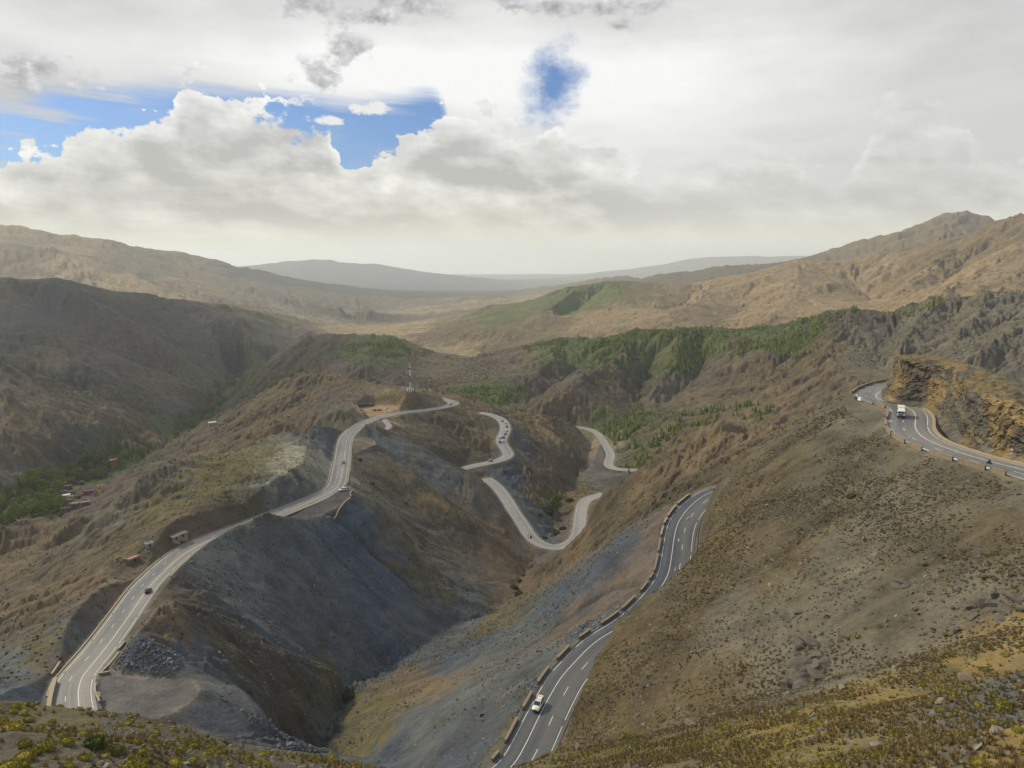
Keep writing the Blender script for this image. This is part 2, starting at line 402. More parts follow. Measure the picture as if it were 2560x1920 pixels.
# hill between the bends (D)
lr((1262, 1050, 760), (1290, 1036, 790), (1310, 1033, 805), (1332, 1039, 812), (1350, 1036, 822), (1375, 1044, 835), (1400, 1055, 850), (1432, 1066, 900))
lr((1310, 1033, 805), (1330, 1080, 745), (1350, 1120, 700), (1370, 1160, 668), (1390, 1190, 645))
lr((1350, 1036, 822), (1390, 1080, 780), (1430, 1130, 740), (1455, 1170, 712))
lr((1290, 1130, 650), (1320, 1180, 625), (1360, 1225, 608), (1400, 1222, 625))
lr((1290, 1200, 600), (1330, 1240, 580), (1380, 1262, 580))
# knob and dome west of the left road
lr((770, 1078, 545), (815, 1055, 562), (854, 1037, 580), (878, 1034, 590), (900, 1026, 600), (912, 1032, 604), (926, 1045, 606))
lr((640, 1246, 352), (669, 1229, 368), (712, 1206, 388), (745, 1188, 402), (767, 1172, 418), (771, 1139, 455), (760, 1112, 485), (741, 1090, 505), (718, 1080, 520))
lr((718, 1080, 520), (680, 1095, 505), (640, 1110, 492), (560, 1134, 470), (500, 1142, 458), (440, 1148, 446), (392, 1168, 432))
lr((392, 1168, 432), (330, 1215, 425), (290, 1268, 418), (240, 1310, 416), (190, 1355, 418), (120, 1425, 425), (0, 1488, 440), (-120, 1540, 450))
lr((640, 1200, 420), (520, 1250, 380), (420, 1310, 350), (330, 1390, 330), (250, 1450, 322), (120, 1540, 322), (-80, 1640, 330))
lr((600, 1250, 365), (560, 1300, 345), (480, 1335, 333))
lr((440, 1345, 322), (380, 1385, 300), (330, 1415, 290), (260, 1480, 272), (150, 1590, 252), (0, 1700, 240), (-100, 1740, 235))
lr((300, 1480, 248), (230, 1560, 228), (150, 1640, 212), (60, 1720, 200), (-60, 1770, 200))
# hidden far side of dome / low ridge above the village
lh((700, 620, -165), (560, 560, -170), (400, 540, -180), (250, 520, -196), (100, 530, -205))
lr((0, 1325, 640), (60, 1304, 655), (150, 1296, 665), (190, 1270, 690), (240, 1248, 705), (300, 1214, 735), (360, 1180, 770), (430, 1150, 800), (520, 1120, 830), (600, 1090, 860))
lr((200, 1290, 560), (120, 1360, 520), (0, 1400, 510), (-100, 1430, 520))
# left valley floor
lz((-150, 1420, -243), (0, 1350, -246), (60, 1295, -248), (110, 1262, -250), (160, 1228, -254), (240, 1190, -262), (330, 1140, -275), (430, 1090, -292), (480, 1058, -304), (540, 1010, -322), (562, 975, -335), (590, 950, -347), (588, 934, -352))
lz((240, 1240, -247), (300, 1190, -256), (400, 1130, -270), (470, 1085, -283), (540, 1035, -303), (600, 995, -325))
# hill north of the tower (B1)
lr((1005, 976, 745), (970, 969, 790), (925, 955, 850), (870, 950, 900), (842, 936, 925), (815, 929, 940), (790, 933, 950), (760, 931, 965), (720, 948, 1010), (690, 972, 1050), (640, 1004, 1140), (590, 1034, 1240))
lr((930, 985, 720), (880, 990, 745), (820, 1000, 790), (740, 1020, 830), (660, 1045, 880), (580, 1075, 920))
lr((840, 1005, 690), (780, 1040, 660), (700, 1060, 660), (620, 1085, 690), (540, 1105, 760))
lr((815, 929, 940), (790, 965, 900), (740, 1000, 870), (690, 1030, 860))
lr((900, 1012, 680), (880, 1018, 665), (850, 1030, 640))
# B2
lr((600, 938, 1900), (640, 912, 1820), (712, 880, 1720), (735, 868, 1690), (757, 843, 1640), (772, 836, 1630), (820, 833, 1620), (842, 829, 1620), (871, 833, 1615), (929, 837, 1590), (945, 834, 1585), (982, 843, 1570),
   (1022, 860, 1550), (1074, 881, 1530), (1114, 886, 1520), (1150, 896, 1500), (1170, 899, 1490))
lr((842, 829, 1620), (820, 870, 1500), (780, 900, 1420), (740, 915, 1380))
lr((945, 834, 1585), (930, 880, 1440), (900, 920, 1280))
lr((1074, 881, 1530), (1040, 910, 1380), (1010, 940, 1230), (985, 955, 1150))
lr((1114, 886, 1520), (1090, 920, 1350), (1060, 955, 1180))
lh((700, 1300, -300), (820, 1150, -262), (950, 1040, -238), (1080, 980, -224), (1180, 960, -220), (1260, 940, -222), (1350, 940, -226), (1430, 980, -229))
# C, the long wooded ridge
lr((1170, 899, 1490), (1207, 896, 1480), (1242, 879, 1470), (1280, 871, 1460), (1323, 863, 1440), (1367, 855, 1425), (1410, 842, 1410), (1430, 842, 1405), (1459, 847, 1400), (1526, 843, 1390), (1569, 831, 1380), (1588, 821, 1375),
   (1627, 824, 1365), (1671, 826, 1350), (1714, 814, 1335), (1786, 814, 1310), (1830, 823, 1300), (1873, 823, 1290), (1920, 817, 1280), (1980, 805, 1262), (2036, 791, 1245), (2094, 775, 1225), (2140, 769, 1210),
   (2227, 778, 1190), (2267, 768, 1180), (2348, 746, 1150), (2412, 740, 1130), (2464, 727, 1110), (2560, 729, 1080), (2700, 725, 1050))
def spur(*p, k=0.980):           # a rib stands proud of the slope, a gully is cut back into it
    lr(*[(u, v, r * (k if 0 < i < len(p) - 1 else 1.0)) for i, (u, v, r) in enumerate(p)])
def gul(*p, k=1.018):
    lr(*[(u, v, r * (k if i > 0 else 1.0)) for i, (u, v, r) in enumerate(p)])
spur((1786, 814, 1310), (1830, 868, 1210), (1862, 905, 1140), (1859, 926, 1105), (1827, 965, 1050), (1772, 994, 990), (1714, 1020, 930), (1671, 1032, 900), (1600, 1085, 850), (1555, 1140, 800))
spur((1588, 821, 1375), (1560, 880, 1260), (1520, 900, 1230), (1470, 935, 1140), (1400, 985, 1030), (1360, 1025, 960))
spur((1714, 814, 1335), (1690, 870, 1240), (1700, 910, 1190), (1660, 945, 1130), (1640, 985, 1060), (1610, 1025, 990))
gul((1650, 880, 1275), (1625, 930, 1210), (1602, 985, 1120), (1585, 1030, 1010), (1545, 1075, 920), (1520, 1095, 890))
gul((1740, 850, 1290), (1760, 900, 1220), (1740, 945, 1140), (1700, 985, 1060), (1660, 1010, 1000))
gul((1490, 880, 1330), (1440, 930, 1210), (1380, 975, 1110), (1320, 1010, 1010), (1290, 1022, 960))
spur((1410, 842, 1410), (1390, 890, 1290), (1340, 930, 1190), (1290, 965, 1100), (1250, 985, 1040))
spur((1280, 871, 1460), (1240, 920, 1320), (1200, 950, 1200), (1170, 970, 1090))
spur((2140, 769, 1210), (2130, 815, 1120), (2080, 855, 1050), (2060, 895, 980), (2100, 925, 900), (2150, 950, 820))
gul((2050, 800, 1230), (2000, 850, 1140), (1980, 900, 1060), (1960, 950, 980), (1900, 1000, 880), (1850, 1040, 790), (1800, 1062, 720))
spur((1980, 805, 1262), (1940, 850, 1190), (1930, 900, 1110), (1950, 930, 1060))
gul((2227, 778, 1190), (2240, 830, 1110), (2200, 880, 1000), (2230, 930, 880), (2240, 945, 800))
spur((2348, 746, 1150), (2300, 800, 1060), (2270, 850, 960), (2240, 880, 880))
spur((2464, 727, 1110), (2460, 780, 1010), (2400, 840, 900), (2380, 870, 830))
gul((2412, 742, 1130), (2390, 800, 1040), (2350, 850, 930), (2330, 880, 850))
spur((2640, 780, 900), (2560, 815, 870), (2500, 845, 830), (2430, 890, 770))
gul((2560, 770, 1010), (2500, 820, 930), (2450, 860, 850))
lh((2250, 640, -150), (2450, 560, -120), (2700, 520, -100))
lh((2000, 660, -196), (1800, 690, -212), (1650, 720, -214))
# hidden valley behind B2 and C
lh((640, 2300, -352), (760, 2150, -330), (900, 2050, -310), (1050, 1950, -300), (1200, 1850, -290), (1400, 1800, -280), (1650, 1720, -262), (1900, 1650, -240), (2100, 1580, -215), (2300, 1500, -180), (2560, 1400, -140), (2750, 1380, -130))
# E, ochre mountains on the right
lr((960, 850, 2420), (985, 842, 2450), (1045, 829, 2520), (1114, 814, 2600), (1146, 800, 2680), (1204, 779, 2760), (1236, 762, 2830), (1280, 758, 2880), (1329, 758, 2900), (1381, 730, 2950), (1430, 713, 2980), (1482, 707, 3000),
   (1534, 699, 3020), (1584, 700, 3030), (1642, 706, 3040), (1743, 711, 3050), (1772, 704, 3060), (1801, 694, 3070), (1844, 689, 3090), (1920, 668, 3120), (1943, 661, 3120), (2001, 645, 3130), (2050, 652, 3140),
   (2137, 650, 3160), (2209, 627, 3160), (2282, 611, 3150), (2334, 607, 3120), (2412, 590, 3060), (2499, 555, 2980), (2560, 532, 2920), (2700, 500, 2850))
spur((1801, 694, 3070), (1760, 730, 2760), (1740, 752, 2560), (1690, 775, 2350), (1650, 795, 2200))
spur((2001, 645, 3130), (1990, 690, 2780), (1970, 720, 2560), (2000, 740, 2420), (2040, 770, 2200))
spur((2080, 705, 2640), (2020, 735, 2480), (1960, 755, 2250), (1920, 790, 2020))
gul((1900, 690, 2820), (1870, 740, 2620), (1850, 780, 2350), (1830, 800, 2200))
gul((1760, 720, 2980), (1715, 765, 2680), (1690, 795, 2450))
gul((2130, 690, 2920), (2160, 740, 2600), (2210, 765, 2320), (2240, 772, 2200))
spur((2412, 590, 3060), (2360, 640, 2740), (2310, 680, 2500), (2250, 720, 2300), (2200, 760, 2100))
spur((2560, 600, 2500), (2500, 640, 2360), (2440, 680, 2200), (2380, 715, 2030), (2340, 740, 1900))
gul((2480, 610, 2800), (2430, 650, 2640), (2370, 700, 2400), (2310, 745, 2150))
gul((2640, 640, 2250), (2560, 690, 2060), (2500, 720, 1900))
spur((1430, 713, 2980), (1400, 760, 2680), (1340, 790, 2480), (1290, 815, 2330))
spur((1534, 699, 3020), (1560, 750, 2700), (1500, 780, 2500), (1450, 800, 2350))
gul((1480, 740, 2900), (1440, 780, 2640), (1390, 800, 2480))
spur((1642, 706, 3040), (1640, 760, 2640), (1590, 790, 2380), (1540, 815, 2200))
spur((1204, 779, 2760), (1220, 815, 2420), (1260, 840, 2200))
gul((1130, 835, 2400), (1170, 860, 2200), (1200, 880, 2050))
# plain and tan hills beyond
lz((830, 838, -338), (900, 845, -336), (960, 838, -335), (1040, 822, -332))
lz((800, 800, -345), (900, 812, -345), (1000, 806, -343), (1080, 797, -340))
lr((560, 757, 3300), (620, 758, 3500), (640, 762, 3550), (698, 771, 3700), (744, 776, 3800), (780, 790, 3700), (830, 812, 3550))
lr((744, 777, 3800), (760, 768, 4000), (779, 761, 4050), (825, 757, 4100), (877, 761, 4150), (915, 768, 4200), (967, 782, 4250), (1002, 796, 4300))
lh((640, 4300, -300), (800, 4800, -320), (950, 4700, -340))
lr((900, 783, 4900), (952, 771, 5000), (1016, 762, 5100), (1100, 756, 5200), (1161, 750, 5200), (1198, 735, 5200), (1233, 733, 5200), (1280, 736, 5300), (1340, 742, 5400))
lr((1280, 737, 7600), (1340, 722, 7600), (1375, 714, 7700), (1396, 717, 7700), (1459, 702, 7200), (1523, 693, 7000), (1561, 680, 6900), (1604, 702, 6800))
lr((1590, 708, 5600), (1607, 703, 5600), (1665, 676, 5500), (1705, 673, 5500), (1743, 678, 5500), (1780, 664, 5500), (1815, 652, 5500), (1836, 659, 5500), (1888, 656, 5500), (1920, 659, 5500), (1960, 660, 5500), (2010, 660, 5500))
lr((1990, 650, 6400), (2001, 643, 6400), (2035, 628, 6400), (2059, 620, 6400), (2085, 628, 6400))
lr((2033, 643, 5300), (2082, 627, 5300), (2094, 619, 5300), (2157, 601, 5300), (2218, 580, 5300), (2240, 580, 5300), (2270, 578, 5300), (2319, 552, 5300), (2354, 529, 5300), (2380, 523, 5300), (2412, 518, 5300), (2424, 521, 5300), (2455, 536, 5300), (2499, 556, 5300), (2560, 575, 5300), (2700, 600, 5300))
lr((2412, 518, 5300), (2380, 570, 4600), (2330, 605, 4000))
lh((1300, 4000, -300), (1600, 4100, -250), (1900, 4200, -180), (2150, 4200, -120), (2400, 4100, -40), (2700, 4000, 40))
lh((1280, 6400, -330), (1600, 6200, -280), (1900, 6100, -200), (2100, 6000, -120))
lr((1280, 741, 11500), (1309, 717, 14000), (1330, 725, 13000))
lr((1296, 718, 21000), (1381, 698, 21000), (1465, 684, 21000), (1546, 675, 21000), (1616, 665, 21000), (1671, 658, 21000), (1731, 639, 21000), (1772, 635, 21000), (1836, 636, 21000), (1873, 633, 21000), (1920, 638, 21000), (1972, 634, 21000), (2010, 634, 21000), (2200, 640, 21000), (2700, 660, 21000))
lr((450, 690, 14000), (573, 665, 14000), (640, 658, 14000), (669, 656, 14000), (712, 646, 14000), (750, 646, 14000), (770, 641, 14000), (814, 642, 14000), (842, 652, 14000), (895, 654, 14000), (944, 653, 14000), (987, 665, 14000), (1031, 676, 14000),
   (1103, 683, 14000), (1190, 693, 14000), (1280, 707, 14000), (1311, 717, 14000))
lh((300, 9500, -330), (700, 9800, -380), (1000, 9500, -400), (1300, 9800, -430), (1700, 9800, -380), (2000, 9000, -300), (2300, 8500, -200), (2700, 8500, -100))
lh((-200, 25500, -450), (1280, 25500, -450), (2800, 25500, -450))
lh((-200, 17500, -450), (700, 17500, -430), (1280, 17500, -450), (1900, 17000, -430), (2800, 17000, -430))
# L1 left far mountain
lr((-150, 560, 6000), (0, 550, 6000), (32, 552, 6000), (55, 559, 6000), (69, 567, 6000), (84, 568, 6000), (95, 575, 6000), (124, 582, 6000), (150, 584, 6000), (174, 580, 6000), (191, 590, 6000), (226, 592, 6000), (255, 592, 6000), (304, 603, 6050), (365, 621, 6100),
   (391, 624, 6150), (434, 622, 6200), (492, 643, 6250), (530, 650, 6300), (550, 658, 6350), (573, 664, 6400), (640, 677, 6600), (727, 700, 6800), (802, 711, 7000), (848, 716, 7000), (880, 724, 7000), (918, 726, 7000), (964, 733, 7000), (1022, 729, 7000), (1045, 732, 7000), (1103, 748, 6900))
lr((0, 600, 5000), (100, 615, 4950), (180, 650, 4600), (230, 690, 4300))
lr((255, 592, 6000), (330, 640, 5500), (420, 680, 5100), (520, 720, 4700))
lr((434, 622, 6200), (500, 670, 5700), (600, 705, 5300), (700, 735, 5000), (760, 750, 4900))
lr((330, 625, 5900), (400, 665, 5400), (480, 705, 4950))
lh((0, 3900, -260), (250, 3700, -270), (500, 3700, -280), (700, 4300, -310))
# L2 dark left mountain
lr((-150, 700, 2500), (0, 687, 2500), (20, 684, 2500), (58, 694, 2500), (87, 694, 2500), (130, 690, 2500), (150, 689, 2500), (162, 692, 2500), (203, 707, 2520), (260, 721, 2550), (304, 730, 2570), (330, 729, 2580), (362, 731, 2600), (405, 744, 2650), (463, 752, 2700), (477, 749, 2710), (550, 759, 2760),
   (596, 766, 2800), (640, 782, 2820), (683, 802, 2800), (715, 822, 2750), (747, 846, 2650), (765, 870, 2500))
spur((130, 690, 2500), (200, 740, 2320), (290, 790, 2150), (360, 830, 2050), (420, 870, 2000), (480, 905, 1980))
lr((330, 729, 2580), (420, 790, 2350), (500, 840, 2200), (560, 880, 2120), (590, 905, 2100))
spur((477, 749, 2710), (560, 800, 2500), (620, 840, 2350), (660, 870, 2250))
gul((240, 730, 2480), (330, 800, 2260), (420, 855, 2150), (520, 905, 2080))
gul((420, 760, 2600), (500, 815, 2400), (570, 860, 2270), (620, 890, 2180))
gul((570, 775, 2740), (640, 820, 2560), (690, 850, 2420), (720, 868, 2330))
gul((60, 720, 2440), (130, 780, 2280), (220, 830, 2150))
# L3
lr((-150, 835, 1700), (0, 827, 1700), (29, 825, 1700), (72, 824, 1700), (101, 827, 1690), (130, 837, 1670), (162, 853, 1650), (203, 873, 1620), (246, 896, 1590), (290, 925, 1550), (333, 963, 1500), (362, 1000, 1460), (405, 1035, 1420), (448, 1058, 1400))
lr((191, 856, 1860), (250, 872, 1840), (289, 885, 1820), (362, 920, 1780), (430, 945, 1760), (470, 955, 1740), (510, 975, 1700))
lr((250, 890, 1720), (330, 930, 1680), (400, 970, 1620), (450, 1005, 1560), (480, 1030, 1500))
gul((72, 824, 1700), (60, 880, 1560), (100, 920, 1450), (160, 960, 1380))
spur((150, 860, 1640), (210, 930, 1500), (270, 980, 1420), (330, 1025, 1370), (390, 1065, 1340))
lr((190, 985, 1330), (250, 1010, 1320), (310, 1035, 1300), (370, 1065, 1290))
lh((0, 2050, -190), (200, 1980, -230), (350, 1950, -270), (450, 1900, -300))
# L4
lr((-150, 845, 1300), (0, 885, 1280), (35, 914, 1270), (72, 937, 1260), (116, 963, 1250), (150, 983, 1240), (185, 1004, 1230), (203, 1012, 1225), (231, 1015, 1215), (275, 1025, 1200), (312, 1041, 1190), (362, 1067, 1180), (395, 1086, 1170), (425, 1098, 1160))
gul((0, 960, 1130), (60, 1010, 1080), (120, 1060, 1040), (160, 1110, 1010), (200, 1160, 990))
spur((116, 963, 1250), (140, 1020, 1150), (200, 1070, 1090), (260, 1110, 1060), (300, 1140, 1045))
spur((203, 1012, 1225), (260, 1060, 1150), (330, 1095, 1110), (370, 1115, 1100))
lr((0, 1060, 980), (60, 1110, 950), (110, 1170, 925))
lr((-100, 1120, 800), (0, 1148, 800), (30, 1162, 810), (60, 1185, 820), (80, 1210, 830))
lr((-100, 1180, 740), (0, 1245, 740), (30, 1280, 750), (45, 1310, 755))
lh((0, 1480, -200), (150, 1420, -225), (260, 1400, -245))
# hidden valley wall left edge
lh((-150, 620, -225), (0, 600, -222))

# ------------------------------------------------------------------ grid (azimuth x log range)
NA, K = 1150, 2
A0, A1 = math.radians(-43.5), math.radians(43.5)
AZ = np.linspace(A0, A1, NA)
DA = AZ[1] - AZ[0]
_s = [math.log(9.0)]
while _s[-1] < math.log(25500.0):
    r_ = math.exp(_s[-1])
    _s.append(_s[-1] + (0.0062 if r_ < 35 else 0.0029 if r_ < 420 else 0.0036 if r_ < 1000 else 0.005 if r_ < 3500 else 0.009))
S = np.array(_s)
if (len(S) - 1) % 8:
    S = S[:len(S) - (len(S) - 1) % 8]
NR = len(S)
NA = NA - (NA - 1) % 8
AZ = AZ[:NA]
RR = np.exp(S)

def raster(az, s):
    """average the control lines into the cells of a grid"""
    n, m = len(s), len(az)
    acc, cnt = np.zeros((n, m)), np.zeros((n, m))
    da = az[1] - az[0]
    for P in LINES:
        a = np.arctan2(P[:, 0], P[:, 1]); sl = np.log(np.hypot(P[:, 0], P[:, 1]))
        ds = np.interp(sl, s, np.arange(n))
        seg = np.maximum(np.abs(np.diff(a)) / da, np.abs(np.diff(ds)))
        for k in range(len(P) - 1):
            q = max(2, int(seg[k] * 2) + 2)
            t = np.linspace(0, 1, q)[:, None]
            Q = P[k] * (1 - t) + P[k + 1] * t
            ia = (np.arctan2(Q[:, 0], Q[:, 1]) - az[0]) / da
            js = np.interp(np.log(np.hypot(Q[:, 0], Q[:, 1])), s, np.arange(n))
            ia, js = np.rint(ia).astype(int), np.rint(js).astype(int)
            ok = (ia >= 0) & (ia < m)
            np.add.at(acc, (js[ok], ia[ok]), Q[ok, 2]); np.add.at(cnt, (js[ok], ia[ok]), 1.0)
    fix = cnt > 0
    acc[fix] /= cnt[fix]
    return acc, fix

def relax(z, val, fix, az, s, it, om):
    n, m = z.shape
    da = az[1] - az[0]
    hm = np.r_[s[1] - s[0], np.diff(s)]; hp = np.r_[np.diff(s), s[-1] - s[-2]]
    cm = (2 / (hm * (hm + hp)))[:, None]; cp_ = (2 / (hp * (hm + hp)))[:, None]
    ca = 1 / da ** 2
    den = cm + cp_ + 2 * ca
    jj, ii = np.indices((n, m))
    masks = [((jj + ii) % 2 == c) & ~fix for c in (0, 1)]
    z[fix] = val[fix]
    zp = np.empty((n + 2, m + 2))
    for _ in range(it):
        for mk in masks:
            zp[1:-1, 1:-1] = z
            zp[0, 1:-1] = z[0]; zp[-1, 1:-1] = z[-1]; zp[1:-1, 0] = z[:, 0]; zp[1:-1, -1] = z[:, -1]
            g = (cm * zp[:-2, 1:-1] + cp_ * zp[2:, 1:-1] + ca * (zp[1:-1, :-2] + zp[1:-1, 2:])) / den
            z += np.where(mk, om * (g - z), 0.0)
    return z

def resize(z, s0, a0, s1, a1):
    j = np.interp(s1, s0, np.arange(len(s0))); i = np.interp(a1, a0, np.arange(len(a0)))
    j0 = np.clip(j.astype(int), 0, len(s0) - 2); i0 = np.clip(i.astype(int), 0, len(a0) - 2)
    fj, fi = (j - j0)[:, None], (i - i0)[None]
    return (z[j0][:, i0] * (1 - fj) * (1 - fi) + z[j0 + 1][:, i0] * fj * (1 - fi) + z[j0][:, i0 + 1] * (1 - fj) * fi + z[j0 + 1][:, i0 + 1] * fj * fi)

def blur(z, n=1):
    for _ in range(n):
        p = np.pad(z, 1, mode='edge')
        z = (p[:-2, 1:-1] + 2 * p[1:-1, 1:-1] + p[2:, 1:-1]) / 4
        p = np.pad(z, 1, mode='edge')
        z = (p[1:-1, :-2] + 2 * p[1:-1, 1:-1] + p[1:-1, 2:]) / 4
    return z

def solve():
    z = None
    for lev, it in ((8, 400), (4, 160), (2, 90)):
        s, a = S[::lev], AZ[::lev]
        val, fix = raster(a, s)
        if z is None:
            z = np.full(val.shape, -150.0)
        else:
            z = resize(z, ps, pa, s, a)
        z = relax(z, val, fix, a, s, it, 1.75)
        ps, pa = s, a
    z = blur(z, 2)
    return resize(z, ps, pa, S, AZ)
ZB = solve()
print("solved", round(time.time() - T0, 1), ZB.shape)

# ------------------------------------------------------------------ erosion: gullies that follow the fall line, finer ones branching from coarser
AG, SG = np.meshgrid(AZ, S)
RG = np.exp(SG)

def hash2(i, j, k):
    h = (i.astype(np.int64) * 374761393 + j.astype(np.int64) * 668265263 + k * 2147483647) & 0xffffffff
    h = ((h ^ (h >> 13)) * 1274126177) & 0xffffffff
    h = h ^ (h >> 16)
    return (h & 0xffff) / 65536.0, ((h >> 8) & 0xffff) / 65536.0

def vnoise(x, y, seed):
    i, j = np.floor(x), np.floor(y)
    fx, fy = x - i, y - j
    fx = fx * fx * (3 - 2 * fx); fy = fy * fy * (3 - 2 * fy)
    i, j = i.astype(np.int64), j.astype(np.int64)
    a, b, c, d = (hash2(i + p, j + q, seed)[0] for p, q in ((0, 0), (1, 0), (0, 1), (1, 1)))
    return (a * (1 - fx) + b * fx) * (1 - fy) + (c * (1 - fx) + d * fx) * fy - 0.5

def fbm(x, y, seed, octs=4, gain=0.5):
    o, amp = 0, 1.0
    for k in range(octs):
        o = o + amp * vnoise(x, y, seed + k)
        x, y, amp = x * 2.03 + 17.1, y * 2.03 - 9.7, amp * gain
    return o

def grad(h):
    ga = np.gradient(h, AZ, axis=1); gs = np.gradient(h, S, axis=0)
    return ga, gs

H = ZB / RG                            # height in units of range: gradients become slopes
def slopes(Z):
    ga, gs = grad(Z)
    return ga / RG, gs / RG

def road_fields():
    """distance to the nearest road / pad and its height"""
    X, Y = RG * np.sin(AG), RG * np.cos(AG)
    return X, Y
XG, YG = road_fields()

def near_path(P, reach):
    """grid points within reach of a path: flat indices, distance, height at the nearest point, side"""
    r = np.hypot(P[:, 0], P[:, 1]); a = np.arctan2(P[:, 0], P[:, 1])
    rl, rh = max(r.min() - reach, 9), r.max() + reach
    pa = reach / max(r.min(), 20)
    j0, j1 = np.searchsorted(RR, rl), np.searchsorted(RR, rh)
    i0, i1 = np.searchsorted(AZ, a.min() - pa), np.searchsorted(AZ, a.max() + pa)
    xs, ys = XG[j0:j1, i0:i1].ravel(), YG[j0:j1, i0:i1].ravel()
    jj, ii = np.indices((j1 - j0, i1 - i0))
    idx = ((jj + j0) * NA + ii + i0).ravel()
    # coarse cull
    coarse = P[::max(1, int(8 / max(1e-6, np.linalg.norm(P[1, :2] - P[0, :2]))))]
    keep = np.zeros(len(xs), bool)
    for q in coarse:
        keep |= (np.abs(xs - q[0]) < reach + 10) & (np.abs(ys - q[1]) < reach + 10)
    xs, ys, idx = xs[keep], ys[keep], idx[keep]
    D = np.full(len(xs), 1e9); ZN = np.zeros(len(xs)); SD = np.zeros(len(xs))
    Q = P[:-1]; E = np.diff(P, axis=0)
    L2 = (E[:, 0] ** 2 + E[:, 1] ** 2)
    for c in range(0, len(xs), 20000):
        sx, sy = xs[c:c + 20000], ys[c:c + 20000]
        d2v = (sx[:, None] - P[None, :, 0]) ** 2 + (sy[:, None] - P[None, :, 1]) ** 2
        kmin = np.clip(d2v.argmin(1), 0, len(P) - 1)
        best = np.full(len(sx), 1e18); bz = np.zeros(len(sx)); bs = np.zeros(len(sx))
        for off in (-1, 0):
            k = np.clip(kmin + off, 0, len(Q) - 1)
            t = np.clip(((sx - Q[k, 0]) * E[k, 0] + (sy - Q[k, 1]) * E[k, 1]) / np.maximum(L2[k], 1e-9), 0, 1)
            dx, dy = sx - Q[k, 0] - t * E[k, 0], sy - Q[k, 1] - t * E[k, 1]
            d = dx * dx + dy * dy
            u = d < best
            best[u] = d[u]; bz[u] = (Q[k, 2] + t * E[k, 2])[u]; bs[u] = np.sign(E[k, 0] * dy - E[k, 1] * dx)[u]
        D[c:c + 20000] = np.sqrt(best); ZN[c:c + 20000] = bz; SD[c:c + 20000] = bs
    return idx, D, ZN, SD

def in_poly(xs, ys, P):
    ins = np.zeros(len(xs), bool)
    n = len(P)
    for k in range(n):
        x0, y0, x1, y1 = P[k, 0], P[k, 1], P[(k + 1) % n, 0], P[(k + 1) % n, 1]
        c = ((y0 > ys) != (y1 > ys)) & (xs < (x1 - x0) * (ys - y0) / (y1 - y0 + 1e-12) + x0)
        ins ^= c
    return ins

ROADD = np.full(NA * NR, 1e9)          # distance to the nearest asphalt edge
NEAR = {}
for name, (P, hw, lane) in ROADS.items():
    NEAR[name] = near_path(P, 45.0 if name != 'distant' else 60.0)
    idx, D, ZN, SD = NEAR[name]
    ROADD[idx] = np.minimum(ROADD[idx], D - hw)
PADN = {}
for name, P in PADS.items():
    C = np.vstack([P, P[:1]])
    C = resample(C, 1.5)
    idx, D, ZN, SD = near_path(C, 22.0)
    ins = in_poly(XG.ravel()[idx], YG.ravel()[idx], P)
    # the inside of a big pad may lie beyond the reach of its outline
    D = np.where(ins, -D, D)
    PADN[name] = (idx, D, ZN)
    ROADD[idx] = np.minimum(ROADD[idx], D)
ROADD = ROADD.reshape(NR, NA)

